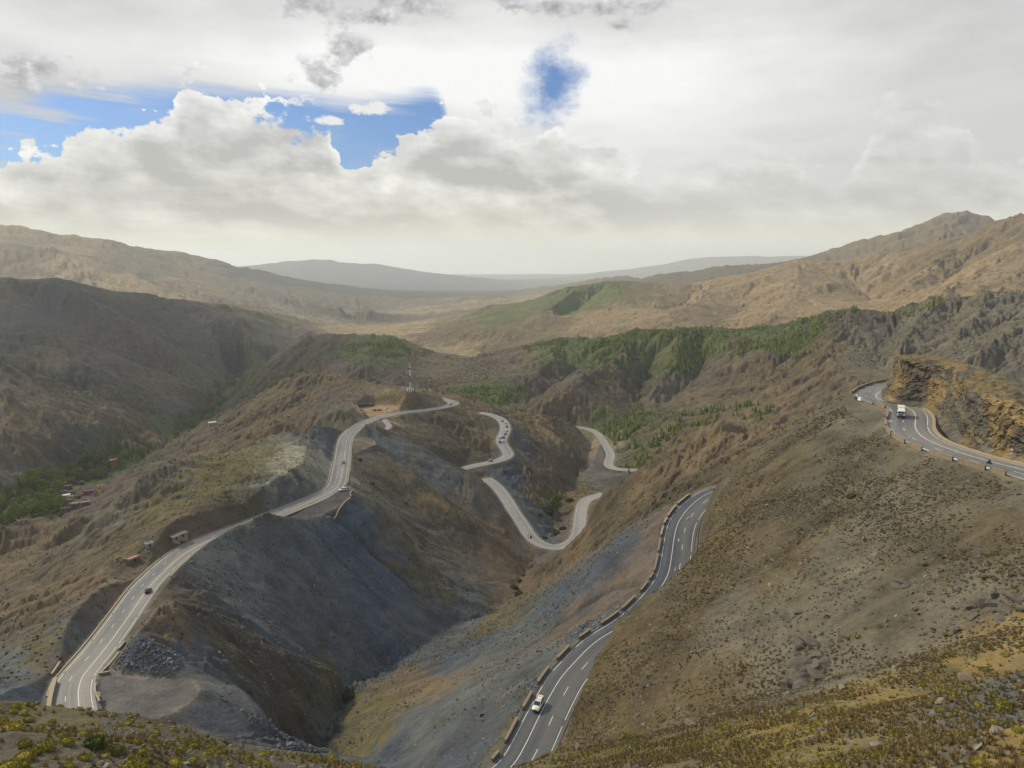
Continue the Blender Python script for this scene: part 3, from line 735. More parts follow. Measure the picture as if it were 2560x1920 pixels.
def erode(Z):
    Z = Z.copy()
    mask = np.clip((ROADD - 2.0) / 16.0, 0, 1)
    mask = mask * mask * (3 - 2 * mask)
    # the scree faces beside the stream are smooth: hardly any gullies there
    dpz = YG * CP - ZB * SP_
    up_, vp_ = 1280 + F * XG / dpz, 960 - F * (YG * SP_ + ZB * CP) / dpz
    scree = np.zeros(Z.size, bool)
    for P in ([(430, 1430), (520, 1360), (700, 1310), (860, 1270), (930, 1240), (1010, 1350), (1120, 1470), (1200, 1530), (1060, 1640), (900, 1690), (700, 1600)], [(1640, 1290), (1560, 1330), (1300, 1480), (1100, 1600), (860, 1760), (840, 1915), (1240, 1915), (1400, 1640), (1620, 1480), (1660, 1350)]):
        scree |= in_poly(up_.ravel(), vp_.ravel(), np.array(P, float))
    ribs = in_poly(up_.ravel(), vp_.ravel(), np.array([(930, 1110), (1000, 1050), (1130, 1060), (1180, 1150), (1260, 1220), (1330, 1400), (1300, 1500), (1200, 1540), (1080, 1440), (960, 1290), (900, 1250)], float)).reshape(Z.shape)
    scree = np.where(scree.reshape(Z.shape) & (RG < 480), 0.28, np.where(ribs & (RG < 700), 0.42, 1.0))
    scree = blur(scree, 6)
    mask = mask * scree
    # base direction from a smoothed surface
    for lam, amp, seed in ((0.150, 0.0062, 11), (0.074, 0.0045, 23), (0.036, 0.0028, 37), (0.017, 0.0015, 53)):
        sa, ss = slopes(blur(Z, 2))
        sl = np.hypot(sa, ss) + 1e-6
        # side direction (along the contour)
        cx, cy = -ss / sl, sa / sl
        wx, wy = fbm(AG / lam * 0.9, SG / lam * 0.9, seed + 5, 2) * 0.9, fbm(AG / lam * 0.9 + 31, SG / lam * 0.9, seed + 6, 2) * 0.9
        px, py = AG / lam + wx, SG / lam + wy
        i, j = np.floor(px).astype(np.int64), np.floor(py).astype(np.int64)
        C_ = np.zeros_like(Z); W_ = np.zeros_like(Z)
        for di in (-1, 0, 1):
            for dj in (-1, 0, 1):
                hx, hy = hash2(i + di, j + dj, seed)
                dx, dy = px - (i + di + hx), py - (j + dj + hy)
                w = np.exp(-2.6 * (dx * dx + dy * dy))
                C_ += w * np.cos(6.2832 * 1.95 * (dx * cx + dy * cy))
                W_ += w
        g = C_ / (W_ + 1e-6)
        g = 0.45 * g + 0.55 * (2.0 * np.sqrt(np.clip((1 + g) / 2, 0, 1)) - 1.25)
        k = np.clip(sl / 0.45, 0, 1.25)
        near = np.clip((RG - 60) / 160, 0.12, 1.0) * np.clip(1.25 - (RG - 6000) / 16000, 0.35, 1.0)
        bigslope = (RG < 262) & (AG > 0.10)
        near = np.where(bigslope, near * 0.35, near) * np.where(RG > 3400, 0.85, np.clip(1.35 - RG / 3000, 0.62, 1.0))
        Z += mask * near * k * amp * RG * g
    rough = fbm(AG / 0.02, SG / 0.02, 91, 5, 0.55)
    Z += mask * RG * 0.0007 * rough * np.clip(slopes(Z)[0] * 0 + 1, 0, 1)
    # bench-like strata on steep ground, small
    return Z
ZE = erode(ZB)
print("eroded", round(time.time() - T0, 1))

def grade(Z):
    Z = Z.ravel().copy()
    for name, (P, hw, lane) in ROADS.items():
        idx, D, ZN, SD = NEAR[name]
        sh = hw + (1.6 if name != 'upper' else 1.4)
        over = np.maximum(D - sh, 0)
        fill = 0.72 if name not in ('valley', 'bend') else 0.8
        cut = np.where(SD < 0, 3.2, 1.2) if name == 'right' else 1.15
        if name == 'right': over = np.maximum(D - np.where(SD < 0, hw + 0.5, sh), 0); sh = np.where(SD < 0, hw + 0.5, sh)
        lo, hi = ZN - 0.12 - fill * over, ZN - 0.12 + cut * over
        if name == 'upper': hi = np.where(SD > 0, ZN - 0.12 - 0.12 * over, hi)
        z = np.clip(Z[idx], lo, hi)
        z = np.where(D < sh, ZN - 0.12, z)
        # fade the clamp out far from the road
        f = np.clip((D - 30) / 14, 0, 1)
        Z[idx] = z * (1 - f) + Z[idx] * f
    for name in PADS:
        idx, D, ZN = PADN[name]
        over = np.maximum(D - 0.5, 0)
        z = np.clip(Z[idx], ZN - 0.7 * over, ZN + 1.0 * over)
        z = np.where(D < 0.5, ZN - 0.06, z)
        f = np.clip((D - 14) / 7, 0, 1)
        Z[idx] = z * (1 - f) + Z[idx] * f
    for name, (P, hw, lane) in ROADS.items():       # the roads win over the pads
        idx, D, ZN, SD = NEAR[name]
        k = D < hw + 1.0
        Z[idx[k]] = ZN[k] - 0.12
    return Z.reshape(NR, NA)
ZT = grade(ZE)

# ---- the rock rib beside the upper road: a craggy block standing on the spur
CL_FRONT = [(2224, 994), (2240, 1001), (2262, 1005), (2300, 1011), (2335, 1020), (2358, 1040), (2372, 1070), (2394, 1094), (2430, 1112), (2480, 1130), (2560, 1152), (2700, 1190)]
_front = resample(np.array([PZ(u, v, -46.0) for u, v in CL_FRONT]), 1.0)
CL_TOPB = [(2700, 1005, -34.5), (2560, 966, -32.5), (2480, 930, -31.0), (2400, 905, -32.5), (2330, 890, -33.5), (2278, 880, -34.5), (2252, 900, -37.0)]
_back = resample(np.array([PZ(*q) for q in CL_TOPB]), 1.0)
def cliff_core(Z):
    """low ground inside the rib, under its own mesh"""
    Z = Z.ravel()
    C = np.vstack([_front, _back])
    idx, D, ZN, SD = near_path(np.vstack([C, C[:1]]), 26.0)
    xs, ys = XG.ravel()[idx], YG.ravel()[idx]
    ins = in_poly(xs, ys, C)
    back = np.full(len(xs), 1e9); zb = np.zeros(len(xs)); df = np.zeros(len(xs))
    for c in range(0, len(xs), 30000):
        d2 = (xs[c:c + 30000, None] - _back[None, :, 0]) ** 2 + (ys[c:c + 30000, None] - _back[None, :, 1]) ** 2
        k = d2.argmin(1); back[c:c + 30000] = np.sqrt(d2.min(1)); zb[c:c + 30000] = _back[k, 2]
        df[c:c + 30000] = np.sqrt(((xs[c:c + 30000, None] - _front[None, :, 0]) ** 2 + (ys[c:c + 30000, None] - _front[None, :, 1]) ** 2).min(1))
    Z[idx[ins]] = np.minimum(-46.0 + np.maximum(df[ins] - 1.5, 0) * 0.8, zb[ins] - 2.5)
    o = ~ins & (back < df) & (np.arctan2(xs, ys) > math.atan2(*ray(2268, 940)[:2]))
    Z[idx[o]] = np.maximum(Z[idx[o]], (zb - 0.8 - back * 0.9)[o])
    return Z.reshape(NR, NA)
ZT = cliff_core(ZT)

# ---- outcrops and rubble on the near slopes
def bump(Z, u, v, rad, h, seed, sq=1.0, sharp=2.0):
    c = hit(u, v)
    m = (np.abs(XG - c[0]) < rad * 2.2) & (np.abs(YG - c[1]) < rad * 2.2)
    x, y = XG[m] - c[0], YG[m] - c[1]
    d = np.sqrt(x * x + y * y * sq) / rad
    n = np.abs(fbm(XG[m] / (rad * 0.35), YG[m] / (rad * 0.35), seed, 4, 0.6))
    f = np.clip(1 - d + n * 0.6 - 0.2, 0, 1)
    Z[m] += h * np.minimum(f * sharp, 1.0) * (0.45 + 1.1 * n)

def ground_z(x, y, Z=None):
    Z = ZT if Z is None else Z
    a, s = np.arctan2(x, y), np.log(np.hypot(x, y))
    i = np.clip((a - AZ[0]) / DA, 0, NA - 1.001); j = np.clip(np.interp(s, S, np.arange(NR)), 0, NR - 1.001)
    i0, j0 = np.floor(i).astype(int), np.floor(j).astype(int)
    fi, fj = i - i0, j - j0
    return Z[j0, i0] * (1 - fi) * (1 - fj) + Z[j0, i0 + 1] * fi * (1 - fj) + Z[j0 + 1, i0] * (1 - fi) * fj + Z[j0 + 1, i0 + 1] * fi * fj

def hit(u, v, Z=None):
    """first point of the ground under a pixel of the photograph"""
    Z = ZT if Z is None else Z
    d = ray(u, v)
    h = math.hypot(d[0], d[1])
    a = math.atan2(d[0], d[1])
    i = min(max((a - AZ[0]) / DA, 0), NA - 1.001)
    i0 = int(i); f = i - i0
    col = Z[:, i0] * (1 - f) + Z[:, i0 + 1] * f
    zr = RR * (d[2] / h)
    k = np.nonzero((col >= zr) & (RR > 20))[0]
    if len(k) == 0:
        return None
    k = k[0]
    if k == 0: return d * (RR[0] / h)
    e0, e1 = col[k - 1] - zr[k - 1], col[k] - zr[k]
    t = -e0 / (e1 - e0 + 1e-12)
    r = RR[k - 1] * (1 - t) + RR[k] * t
    return d * (r / h)

def carve(path, width, depth):
    """a narrow washed-out channel down a slope; returns where it lies"""
    P = np.array([hit(u, v) for u, v in path]); P = resample(P, 1.5)
    P[1:-1, :2] += np.random.default_rng(int(path[0][0])).normal(0, 0.35, (len(P) - 2, 2))
    idx, D, ZN, SD = near_path(P, width * 2 + 6)
    f = np.exp(-(D / width) ** 2)
    ZT.ravel()[idx] -= depth * f
    return idx, f
CHANNELS = [carve([(835, 1288), (870, 1322), (920, 1370), (965, 1410), (1000, 1440), (1040, 1478)], 1.6, 1.8), carve([(790, 1330), (830, 1380), (880, 1430), (950, 1500)], 1.0, 0.7),
            carve([(1598, 1458), (1545, 1464), (1505, 1484), (1465, 1512), (1420, 1545), (1370, 1578), (1330, 1606)], 1.2, 1.4), carve([(1545, 1500), (1500, 1540), (1440, 1580)], 0.8, 0.6),
            carve([(560, 1600), (620, 1640), (700, 1700), (760, 1740)], 1.2, 1.2), carve([(2470, 1300), (2350, 1400), (2200, 1480), (2080, 1570)], 1.4, 0.7), carve([(2150, 1240), (2020, 1340), (1850, 1450), (1700, 1540)], 1.5, 0.7)]
print("ground ready", round(time.time() - T0, 1))

# ------------------------------------------------------------------ colour of the ground: surface colours laid out by place, far ridges darkened to suit the haze
PAL = {
    'slate': (0.075, 0.083, 0.095), 'blue': (0.047, 0.062, 0.091), 'dearth': (0.084, 0.064, 0.040), 'stony': (0.072, 0.064, 0.051), 'earth': (0.086, 0.068, 0.046), 'greyb': (0.105, 0.094, 0.080), 'brown': (0.120, 0.088, 0.060), 'dbrown': (0.074, 0.060, 0.045),
    'olive': (0.100, 0.085, 0.044), 'gold': (0.185, 0.132, 0.060), 'tan': (0.270, 0.205, 0.135), 'ochre': (0.200, 0.145, 0.092), 'rust': (0.128, 0.094, 0.058),
    'green': (0.066, 0.086, 0.032), 'purple': (0.100, 0.078, 0.070), 'dark': (0.050, 0.050, 0.050), 'pale': (0.260, 0.240, 0.190), 'gravel': (0.125, 0.115, 0.105), 'yellow': (0.165, 0.120, 0.048),
}
SEEDS = [
    # near shoulder
    (40, 1900, 'stony'), (250, 1900, 'stony'), (450, 1880, 'stony'), (650, 1900, 'stony'), (120, 1790, 'olive'), (330, 1810, 'stony'), (1500, 1900, 'olive'), (1750, 1860, 'olive'), (2000, 1820, 'yellow'),
    (2250, 1750, 'yellow'), (2450, 1650, 'gold'), (2540, 1600, 'gold'), (2100, 1760, 'yellow'), (2300, 1850, 'olive'), (2480, 1790, 'slate'), (2200, 1900, 'stony'), (2540, 1900, 'gold'), (1320, 1905, 'olive'), (1900, 1900, 'olive'),
    (2380, 1880, 'stony'), (2350, 1700, 'olive'),
    # big slope
    (1500, 1800, 'dearth'), (1560, 1700, 'dearth'), (1600, 1550, 'dearth'), (1700, 1470, 'dearth'), (1850, 1550, 'greyb'), (1800, 1680, 'dearth'), (1950, 1600, 'greyb'), (2100, 1650, 'greyb'), (2200, 1550, 'stony'), (2350, 1560, 'greyb'),
    (2450, 1450, 'greyb'), (2300, 1400, 'stony'), (2100, 1450, 'greyb'), (1950, 1400, 'earth'), (1800, 1350, 'dearth'), (2000, 1250, 'stony'), (2150, 1150, 'stony'), (2250, 1250, 'greyb'), (2500, 1300, 'earth'), (2100, 1060, 'greyb'),
    (1950, 1170, 'earth'), (1850, 1230, 'earth'), (2350, 1210, 'stony'), (2540, 1250, 'greyb'), (2060, 1100, 'stony'),
    # spur hump
    (1900, 1090, 'brown'), (1750, 1140, 'brown'), (1620, 1200, 'brown'), (1520, 1300, 'dbrown'), (1420, 1400, 'brown'), (1800, 1180, 'dbrown'), (1350, 1440, 'brown'), (1700, 1220, 'dbrown'),
    # tip below the right road
    (1620, 1330, 'purple'), (1560, 1370, 'blue'), (1480, 1440, 'blue'), (1380, 1510, 'blue'), (1300, 1570, 'slate'), (1550, 1450, 'purple'), (1440, 1560, 'purple'), (1350, 1640, 'slate'), (1200, 1600, 'blue'), (1100, 1660, 'blue'),
    (1150, 1750, 'slate'), (1050, 1720, 'brown'), (950, 1760, 'olive'), (880, 1790, 'olive'), (1000, 1690, 'brown'), (900, 1850, 'olive'), (1050, 1830, 'slate'), (1180, 1850, 'blue'), (980, 1890, 'blue'), (1290, 1490, 'brown'), (1240, 1550, 'olive'),
    # left spur, slate face
    (560, 1420, 'slate'), (700, 1400, 'slate'), (800, 1500, 'slate'), (900, 1600, 'slate'), (1000, 1550, 'slate'), (700, 1560, 'slate'), (880, 1400, 'blue'), (950, 1450, 'blue'), (1020, 1370, 'dbrown'), (1090, 1450, 'dbrown'), (1150, 1520, 'slate'),
    (960, 1280, 'greyb'), (1100, 1380, 'greyb'), (1180, 1440, 'greyb'), (1100, 1260, 'rust'), (1000, 1180, 'dbrown'), (1150, 1300, 'dbrown'), (1250, 1420, 'brown'), (950, 1110, 'slate'), (1100, 1200, 'slate'), (1000, 1080, 'dbrown'), (1100, 1060, 'dbrown'),
    (1180, 1130, 'dbrown'), (1200, 1090, 'rust'), (1240, 1330, 'brown'), (1180, 1210, 'greyb'), (920, 1170, 'dbrown'), (860, 1290, 'blue'),
    (470, 1520, 'dbrown'), (560, 1600, 'dbrown'), (700, 1680, 'dbrown'), (820, 1710, 'olive'), (400, 1540, 'brown'), (500, 1640, 'slate'), (560, 1740, 'slate'), (640, 1800, 'slate'), (700, 1860, 'slate'), (350, 1640, 'blue'), (400, 1650, 'blue'),
    (360, 1730, 'gravel'), (440, 1740, 'gravel'), (300, 1720, 'gravel'), (370, 1785, 'blue'),
    (830, 1780, 'slate'), (870, 1720, 'slate'), (980, 1650, 'blue'), (940, 1690, 'slate'),
    # left of the left road
    (100, 1740, 'blue'), (60, 1720, 'blue'), (150, 1680, 'purple'), (200, 1610, 'slate'), (100, 1620, 'olive'), (60, 1650, 'slate'), (240, 1530, 'purple'), (330, 1420, 'dbrown'), (120, 1560, 'dbrown'), (200, 1480, 'brown'), (60, 1500, 'brown'), (350, 1370, 'olive'), (430, 1360, 'brown'),
    (300, 1340, 'dbrown'), (500, 1200, 'olive'), (600, 1170, 'olive'), (560, 1270, 'dbrown'), (700, 1130, 'olive'), (400, 1250, 'olive'), (720, 1170, 'pale'), (730, 1130, 'pale'), (800, 1110, 'slate'), (790, 1150, 'pale'), (740, 1200, 'slate'), (690, 1240, 'slate'), (660, 1260, 'dbrown'),
    (820, 1080, 'dark'), (870, 1060, 'dbrown'), (150, 1390, 'dbrown'), (60, 1380, 'brown'), (100, 1440, 'dbrown'),
    # village side
    (250, 1290, 'greyb'), (330, 1250, 'greyb'), (300, 1200, 'purple'), (220, 1260, 'purple'), (450, 1130, 'purple'), (550, 1100, 'brown'), (400, 1170, 'greyb'), (650, 1060, 'brown'), (60, 1320, 'brown'),
    (100, 1250, 'green'), (200, 1190, 'green'), (300, 1150, 'green'), (450, 1080, 'green'), (500, 1040, 'olive'), (540, 990, 'olive'), (560, 960, 'green'), (20, 1300, 'green'),
    # tower hill
    (1000, 1000, 'rust'), (960, 1010, 'ochre'), (1050, 990, 'rust'), (1080, 1000, 'dbrown'), (1060, 1015, 'dark'), (1075, 979, 'tan'), (950, 1030, 'tan'), (960, 1025, 'tan'), (1130, 990, 'rust'), (1170, 1000, 'rust'), (1210, 1060, 'dbrown'), (900, 1010, 'purple'), (850, 1020, 'greyb'),
    # D
    (1310, 1040, 'rust'), (1340, 1050, 'ochre'), (1400, 1080, 'rust'), (1300, 1090, 'slate'), (1350, 1120, 'brown'), (1320, 1180, 'dbrown'), (1400, 1170, 'dbrown'), (1290, 1190, 'blue'), (1440, 1150, 'dbrown'), (1350, 1230, 'brown'), (1480, 1100, 'greyb'), (1480, 1170, 'gravel'), (1450, 1240, 'rust'), (1380, 1250, 'olive'),
    (1400, 1200, 'rust'), (1400, 1290, 'dbrown'), (1420, 1330, 'purple'), (1340, 1300, 'slate'), (1370, 1340, 'slate'), (1480, 1110, 'tan'),
    # B1, B2
    (815, 945, 'brown'), (750, 970, 'dbrown'), (880, 970, 'dbrown'), (700, 1000, 'brown'), (820, 990, 'purple'), (900, 990, 'purple'), (740, 1040, 'brown'), (680, 1010, 'dbrown'), (640, 1010, 'brown'), (800, 1020, 'dbrown'),
    (780, 860, 'dbrown'), (850, 850, 'dbrown'), (900, 870, 'green'), (940, 860, 'green'), (880, 890, 'green'), (980, 890, 'green'), (1040, 890, 'brown'), (800, 910, 'brown'), (850, 920, 'purple'), (950, 920, 'purple'), (1030, 930, 'purple'), (1100, 910, 'brown'), (1080, 940, 'brown'), (700, 900, 'dbrown'), (640, 930, 'green'), (800, 890, 'dbrown'),
    # C
    (1200, 920, 'purple'), (1150, 950, 'brown'), (1250, 900, 'purple'), (1300, 890, 'brown'), (1400, 870, 'green'), (1500, 870, 'green'), (1590, 840, 'green'), (1600, 880, 'green'), (1500, 900, 'green'), (1700, 830, 'green'), (1800, 830, 'green'), (1900, 830, 'green'), (1780, 870, 'green'), (1680, 910, 'green'), (1720, 890, 'brown'), (1550, 930, 'brown'), (1450, 930, 'purple'), (1350, 950, 'purple'),
    (1400, 1000, 'brown'), (1500, 980, 'dbrown'), (1600, 960, 'dark'), (1590, 1000, 'dbrown'), (1650, 970, 'purple'), (1750, 950, 'purple'), (1730, 1000, 'brown'), (1800, 1010, 'brown'), (1900, 960, 'brown'), (1850, 900, 'brown'), (1950, 900, 'dbrown'), (2000, 840, 'green'), (2100, 800, 'dbrown'), (2200, 820, 'greyb'), (2080, 880, 'brown'), (2150, 900, 'greyb'), (2300, 800, 'greyb'), (2400, 800, 'greyb'), (2500, 780, 'greyb'), (2500, 870, 'greyb'), (2200, 780, 'dbrown'), (1950, 1000, 'brown'), (2050, 940, 'brown'),
    (1550, 1060, 'green'), (1600, 1060, 'green'), (1520, 1080, 'green'), (1650, 1080, 'brown'), (1600, 1150, 'olive'), (1700, 1070, 'brown'), (1250, 980, 'green'), (1200, 985, 'green'), (1300, 1000, 'dbrown'), (1560, 1190, 'dark'),
    # E
    (1450, 750, 'green'), (1500, 730, 'green'), (1400, 760, 'green'), (1580, 730, 'olive'), (1280, 790, 'green'), (1350, 790, 'brown'), (1500, 790, 'ochre'), (1600, 790, 'ochre'), (1700, 760, 'ochre'), (1750, 740, 'ochre'), (1850, 730, 'ochre'), (1950, 700, 'ochre'), (2000, 670, 'ochre'), (2100, 700, 'ochre'), (2200, 680, 'ochre'), (2300, 660, 'rust'), (2400, 630, 'rust'), (2500, 600, 'rust'), (2400, 700, 'ochre'), (2500, 690, 'ochre'), (2300, 720, 'ochre'), (2080, 760, 'ochre'), (1900, 780, 'ochre'), (1750, 790, 'brown'), (1240, 800, 'green'), (1180, 820, 'brown'), (1100, 830, 'brown'), (1150, 870, 'tan'), (1250, 850, 'brown'),
    (2350, 600, 'rust'), (2550, 560, 'rust'), (2550, 650, 'ochre'),
    # far
    (2400, 550, 'brown'), (2300, 580, 'brown'), (2150, 620, 'brown'), (1800, 670, 'dbrown'), (1650, 685, 'dbrown'), (1880, 662, 'dbrown'), (1560, 690, 'dbrown'), (900, 835, 'tan'), (1000, 820, 'tan'), (850, 800, 'dbrown'), (825, 770, 'dbrown'), (900, 775, 'dbrown'), (950, 785, 'dbrown'), (750, 790, 'brown'), (700, 780, 'dbrown'), (650, 775, 'brown'), (1050, 780, 'tan'), (1150, 765, 'tan'), (1220, 750, 'tan'), (950, 795, 'ochre'),
    (100, 600, 'brown'), (200, 620, 'ochre'), (300, 650, 'brown'), (50, 640, 'brown'), (200, 690, 'tan'), (300, 715, 'tan'), (400, 650, 'brown'), (480, 660, 'ochre'), (500, 720, 'ochre'), (600, 730, 'greyb'), (700, 720, 'greyb'), (780, 725, 'dark'), (850, 735, 'dark'), (1000, 738, 'dark'), (920, 735, 'dark'), (350, 680, 'greyb'), (60, 570, 'ochre'),
    (850, 680, 'dark'), (1100, 710, 'dark'), (700, 672, 'dark'), (960, 690, 'dark'), (1700, 645, 'dark'), (1450, 690, 'dark'), (1850, 640, 'dark'), (1960, 638, 'dark'),  # far ridges set dark to look bluer under the haze
    # L
    (50, 740, 'dbrown'), (200, 760, 'dbrown'), (350, 780, 'dbrown'), (150, 720, 'dark'), (100, 780, 'dark'), (450, 820, 'dbrown'), (500, 770, 'dbrown'), (600, 800, 'dbrown'), (650, 850, 'dbrown'), (550, 860, 'purple'), (400, 850, 'purple'), (540, 845, 'greyb'), (280, 800, 'purple'), (680, 840, 'dark'), (520, 920, 'purple'), (620, 780, 'olive'),
    (50, 860, 'dark'), (130, 880, 'brown'), (250, 920, 'purple'), (350, 900, 'purple'), (300, 960, 'purple'), (400, 960, 'brown'), (470, 1010, 'purple'), (430, 1020, 'greyb'), (200, 960, 'dark'), (330, 990, 'dbrown'),
    (30, 960, 'dbrown'), (60, 1040, 'brown'), (150, 1030, 'brown'), (250, 1050, 'brown'), (200, 1100, 'dark'), (150, 1130, 'dark'), (60, 1120, 'brown'), (300, 1100, 'brown'), (360, 1090, 'brown'), (30, 1160, 'greyb'), (20, 1260, 'brown'), (100, 1180, 'brown'),
]

def paint():
    pts, cols = [], []
    for u, v, c in SEEDS:
        p = hit(u, v)
        if p is None:
            continue
        pts.append((math.atan2(p[0], p[1]), math.log(math.hypot(p[0], p[1]))))
        cols.append(PAL[c])
    pts, cols = np.array(pts), np.array(cols)
    k = 2
    a, s = AG[::k, ::k], SG[::k, ::k]
    wa = a + 0.030 * fbm(a / 0.03, s / 0.03, 401, 5, 0.6) + 0.018 * fbm(a / 0.008, s / 0.008, 431, 4, 0.7)
    ws = s + 0.070 * fbm(a / 0.03 + 9, s / 0.03, 411, 5, 0.6) + 0.035 * fbm(a / 0.008, s / 0.008 + 7, 441, 4, 0.7)
    out = np.zeros(a.shape + (3,)); W = np.zeros(a.shape)
    # only seeds near in range matter
    for (pa, ps), c in zip(pts, cols):
        j0, j1 = np.searchsorted(S[::k], ps - 0.9), np.searchsorted(S[::k], ps + 0.9)
        i0, i1 = np.searchsorted(AZ[::k], pa - 0.45), np.searchsorted(AZ[::k], pa + 0.45)
        d2 = (wa[j0:j1, i0:i1] - pa) ** 2 + (0.5 * (ws[j0:j1, i0:i1] - ps)) ** 2
        w = 1.0 / (d2 + 6e-5) ** 2.4
        W[j0:j1, i0:i1] += w
        out[j0:j1, i0:i1] += w[..., None] * np.array(c)
    miss = W < 1e-3
    mean = np.array((0.108, 0.092, 0.064))
    out[~miss] /= W[~miss][:, None]
    out[miss] = PAL['brown']
    out = out * 0.80 + mean * 0.20
    lum = out.mean(-1, keepdims=True)
    out = np.clip(lum + 1.16 * (out - lum), 0.01, 1) * np.array((1.0, 1.015, 0.96)) * 1.16
    full = np.stack([resize(out[..., q], S[::k], AZ[::k], S, AZ) for q in range(3)], -1)
    # far country in the gap: pale plain, brown hills standing in it, tan ridge, left mountain foot and far ridges darkened so haze reads bluer
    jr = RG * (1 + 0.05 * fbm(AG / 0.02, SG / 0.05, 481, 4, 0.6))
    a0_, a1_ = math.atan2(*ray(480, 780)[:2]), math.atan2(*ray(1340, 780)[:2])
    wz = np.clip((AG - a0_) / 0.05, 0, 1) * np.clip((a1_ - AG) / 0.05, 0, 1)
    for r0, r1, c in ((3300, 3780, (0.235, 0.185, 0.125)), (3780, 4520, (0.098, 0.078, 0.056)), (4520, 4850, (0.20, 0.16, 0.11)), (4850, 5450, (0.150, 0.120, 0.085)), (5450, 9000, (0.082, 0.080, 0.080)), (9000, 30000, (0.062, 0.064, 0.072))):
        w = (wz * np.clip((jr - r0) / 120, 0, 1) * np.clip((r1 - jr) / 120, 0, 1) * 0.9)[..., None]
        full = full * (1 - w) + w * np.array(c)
    # verges: gravel beside the asphalt
    g = np.clip(1 - (ROADD - 0.4 + 1.2 * fbm(XG / 2.0, YG / 2.0, 461, 3)) / 1.6, 0, 1)[..., None]
    g = np.where((RG < 1000)[..., None], g, 0)
    full = full * (1 - 0.75 * g) + 0.75 * g * np.array((0.20, 0.17, 0.125))
    # car park earth and tarred lay-by
    for name, c in (('car_park', (0.30, 0.205, 0.105)), ('layby', (0.085, 0.083, 0.082)), ('viewpoint', (0.16, 0.125, 0.085)), ('gravel_lot', (0.115, 0.105, 0.098)), ('fill', (0.13, 0.115, 0.095))):
        idx, D, ZN = PADN[name]
        f = np.clip(0.5 - D - fbm(XG.ravel()[idx] / 3, YG.ravel()[idx] / 3, 470, 3) * 1.5, 0, 1)[:, None]
        fl = full.reshape(-1, 3)
        fl[idx] = fl[idx] * (1 - f) + f * np.array(c)
    for idx, f in CHANNELS[:3]:                     # the first channels coloured darker along their line
        fl = full.reshape(-1, 3); fl[idx] = fl[idx] * (1 - 0.55 * f[:, None]) + 0.55 * f[:, None] * np.array((0.035, 0.040, 0.042))
    return full
GCOL = paint()
def mat(name):
    m = bpy.data.materials.new(name)
    m.use_nodes = True
    N = NT(m.node_tree)
    out = N.node('ShaderNodeOutputMaterial')
    b = N.node('ShaderNodeBsdfPrincipled')
    N.link(b.outputs[0], out.inputs[0])
    return m, N, b

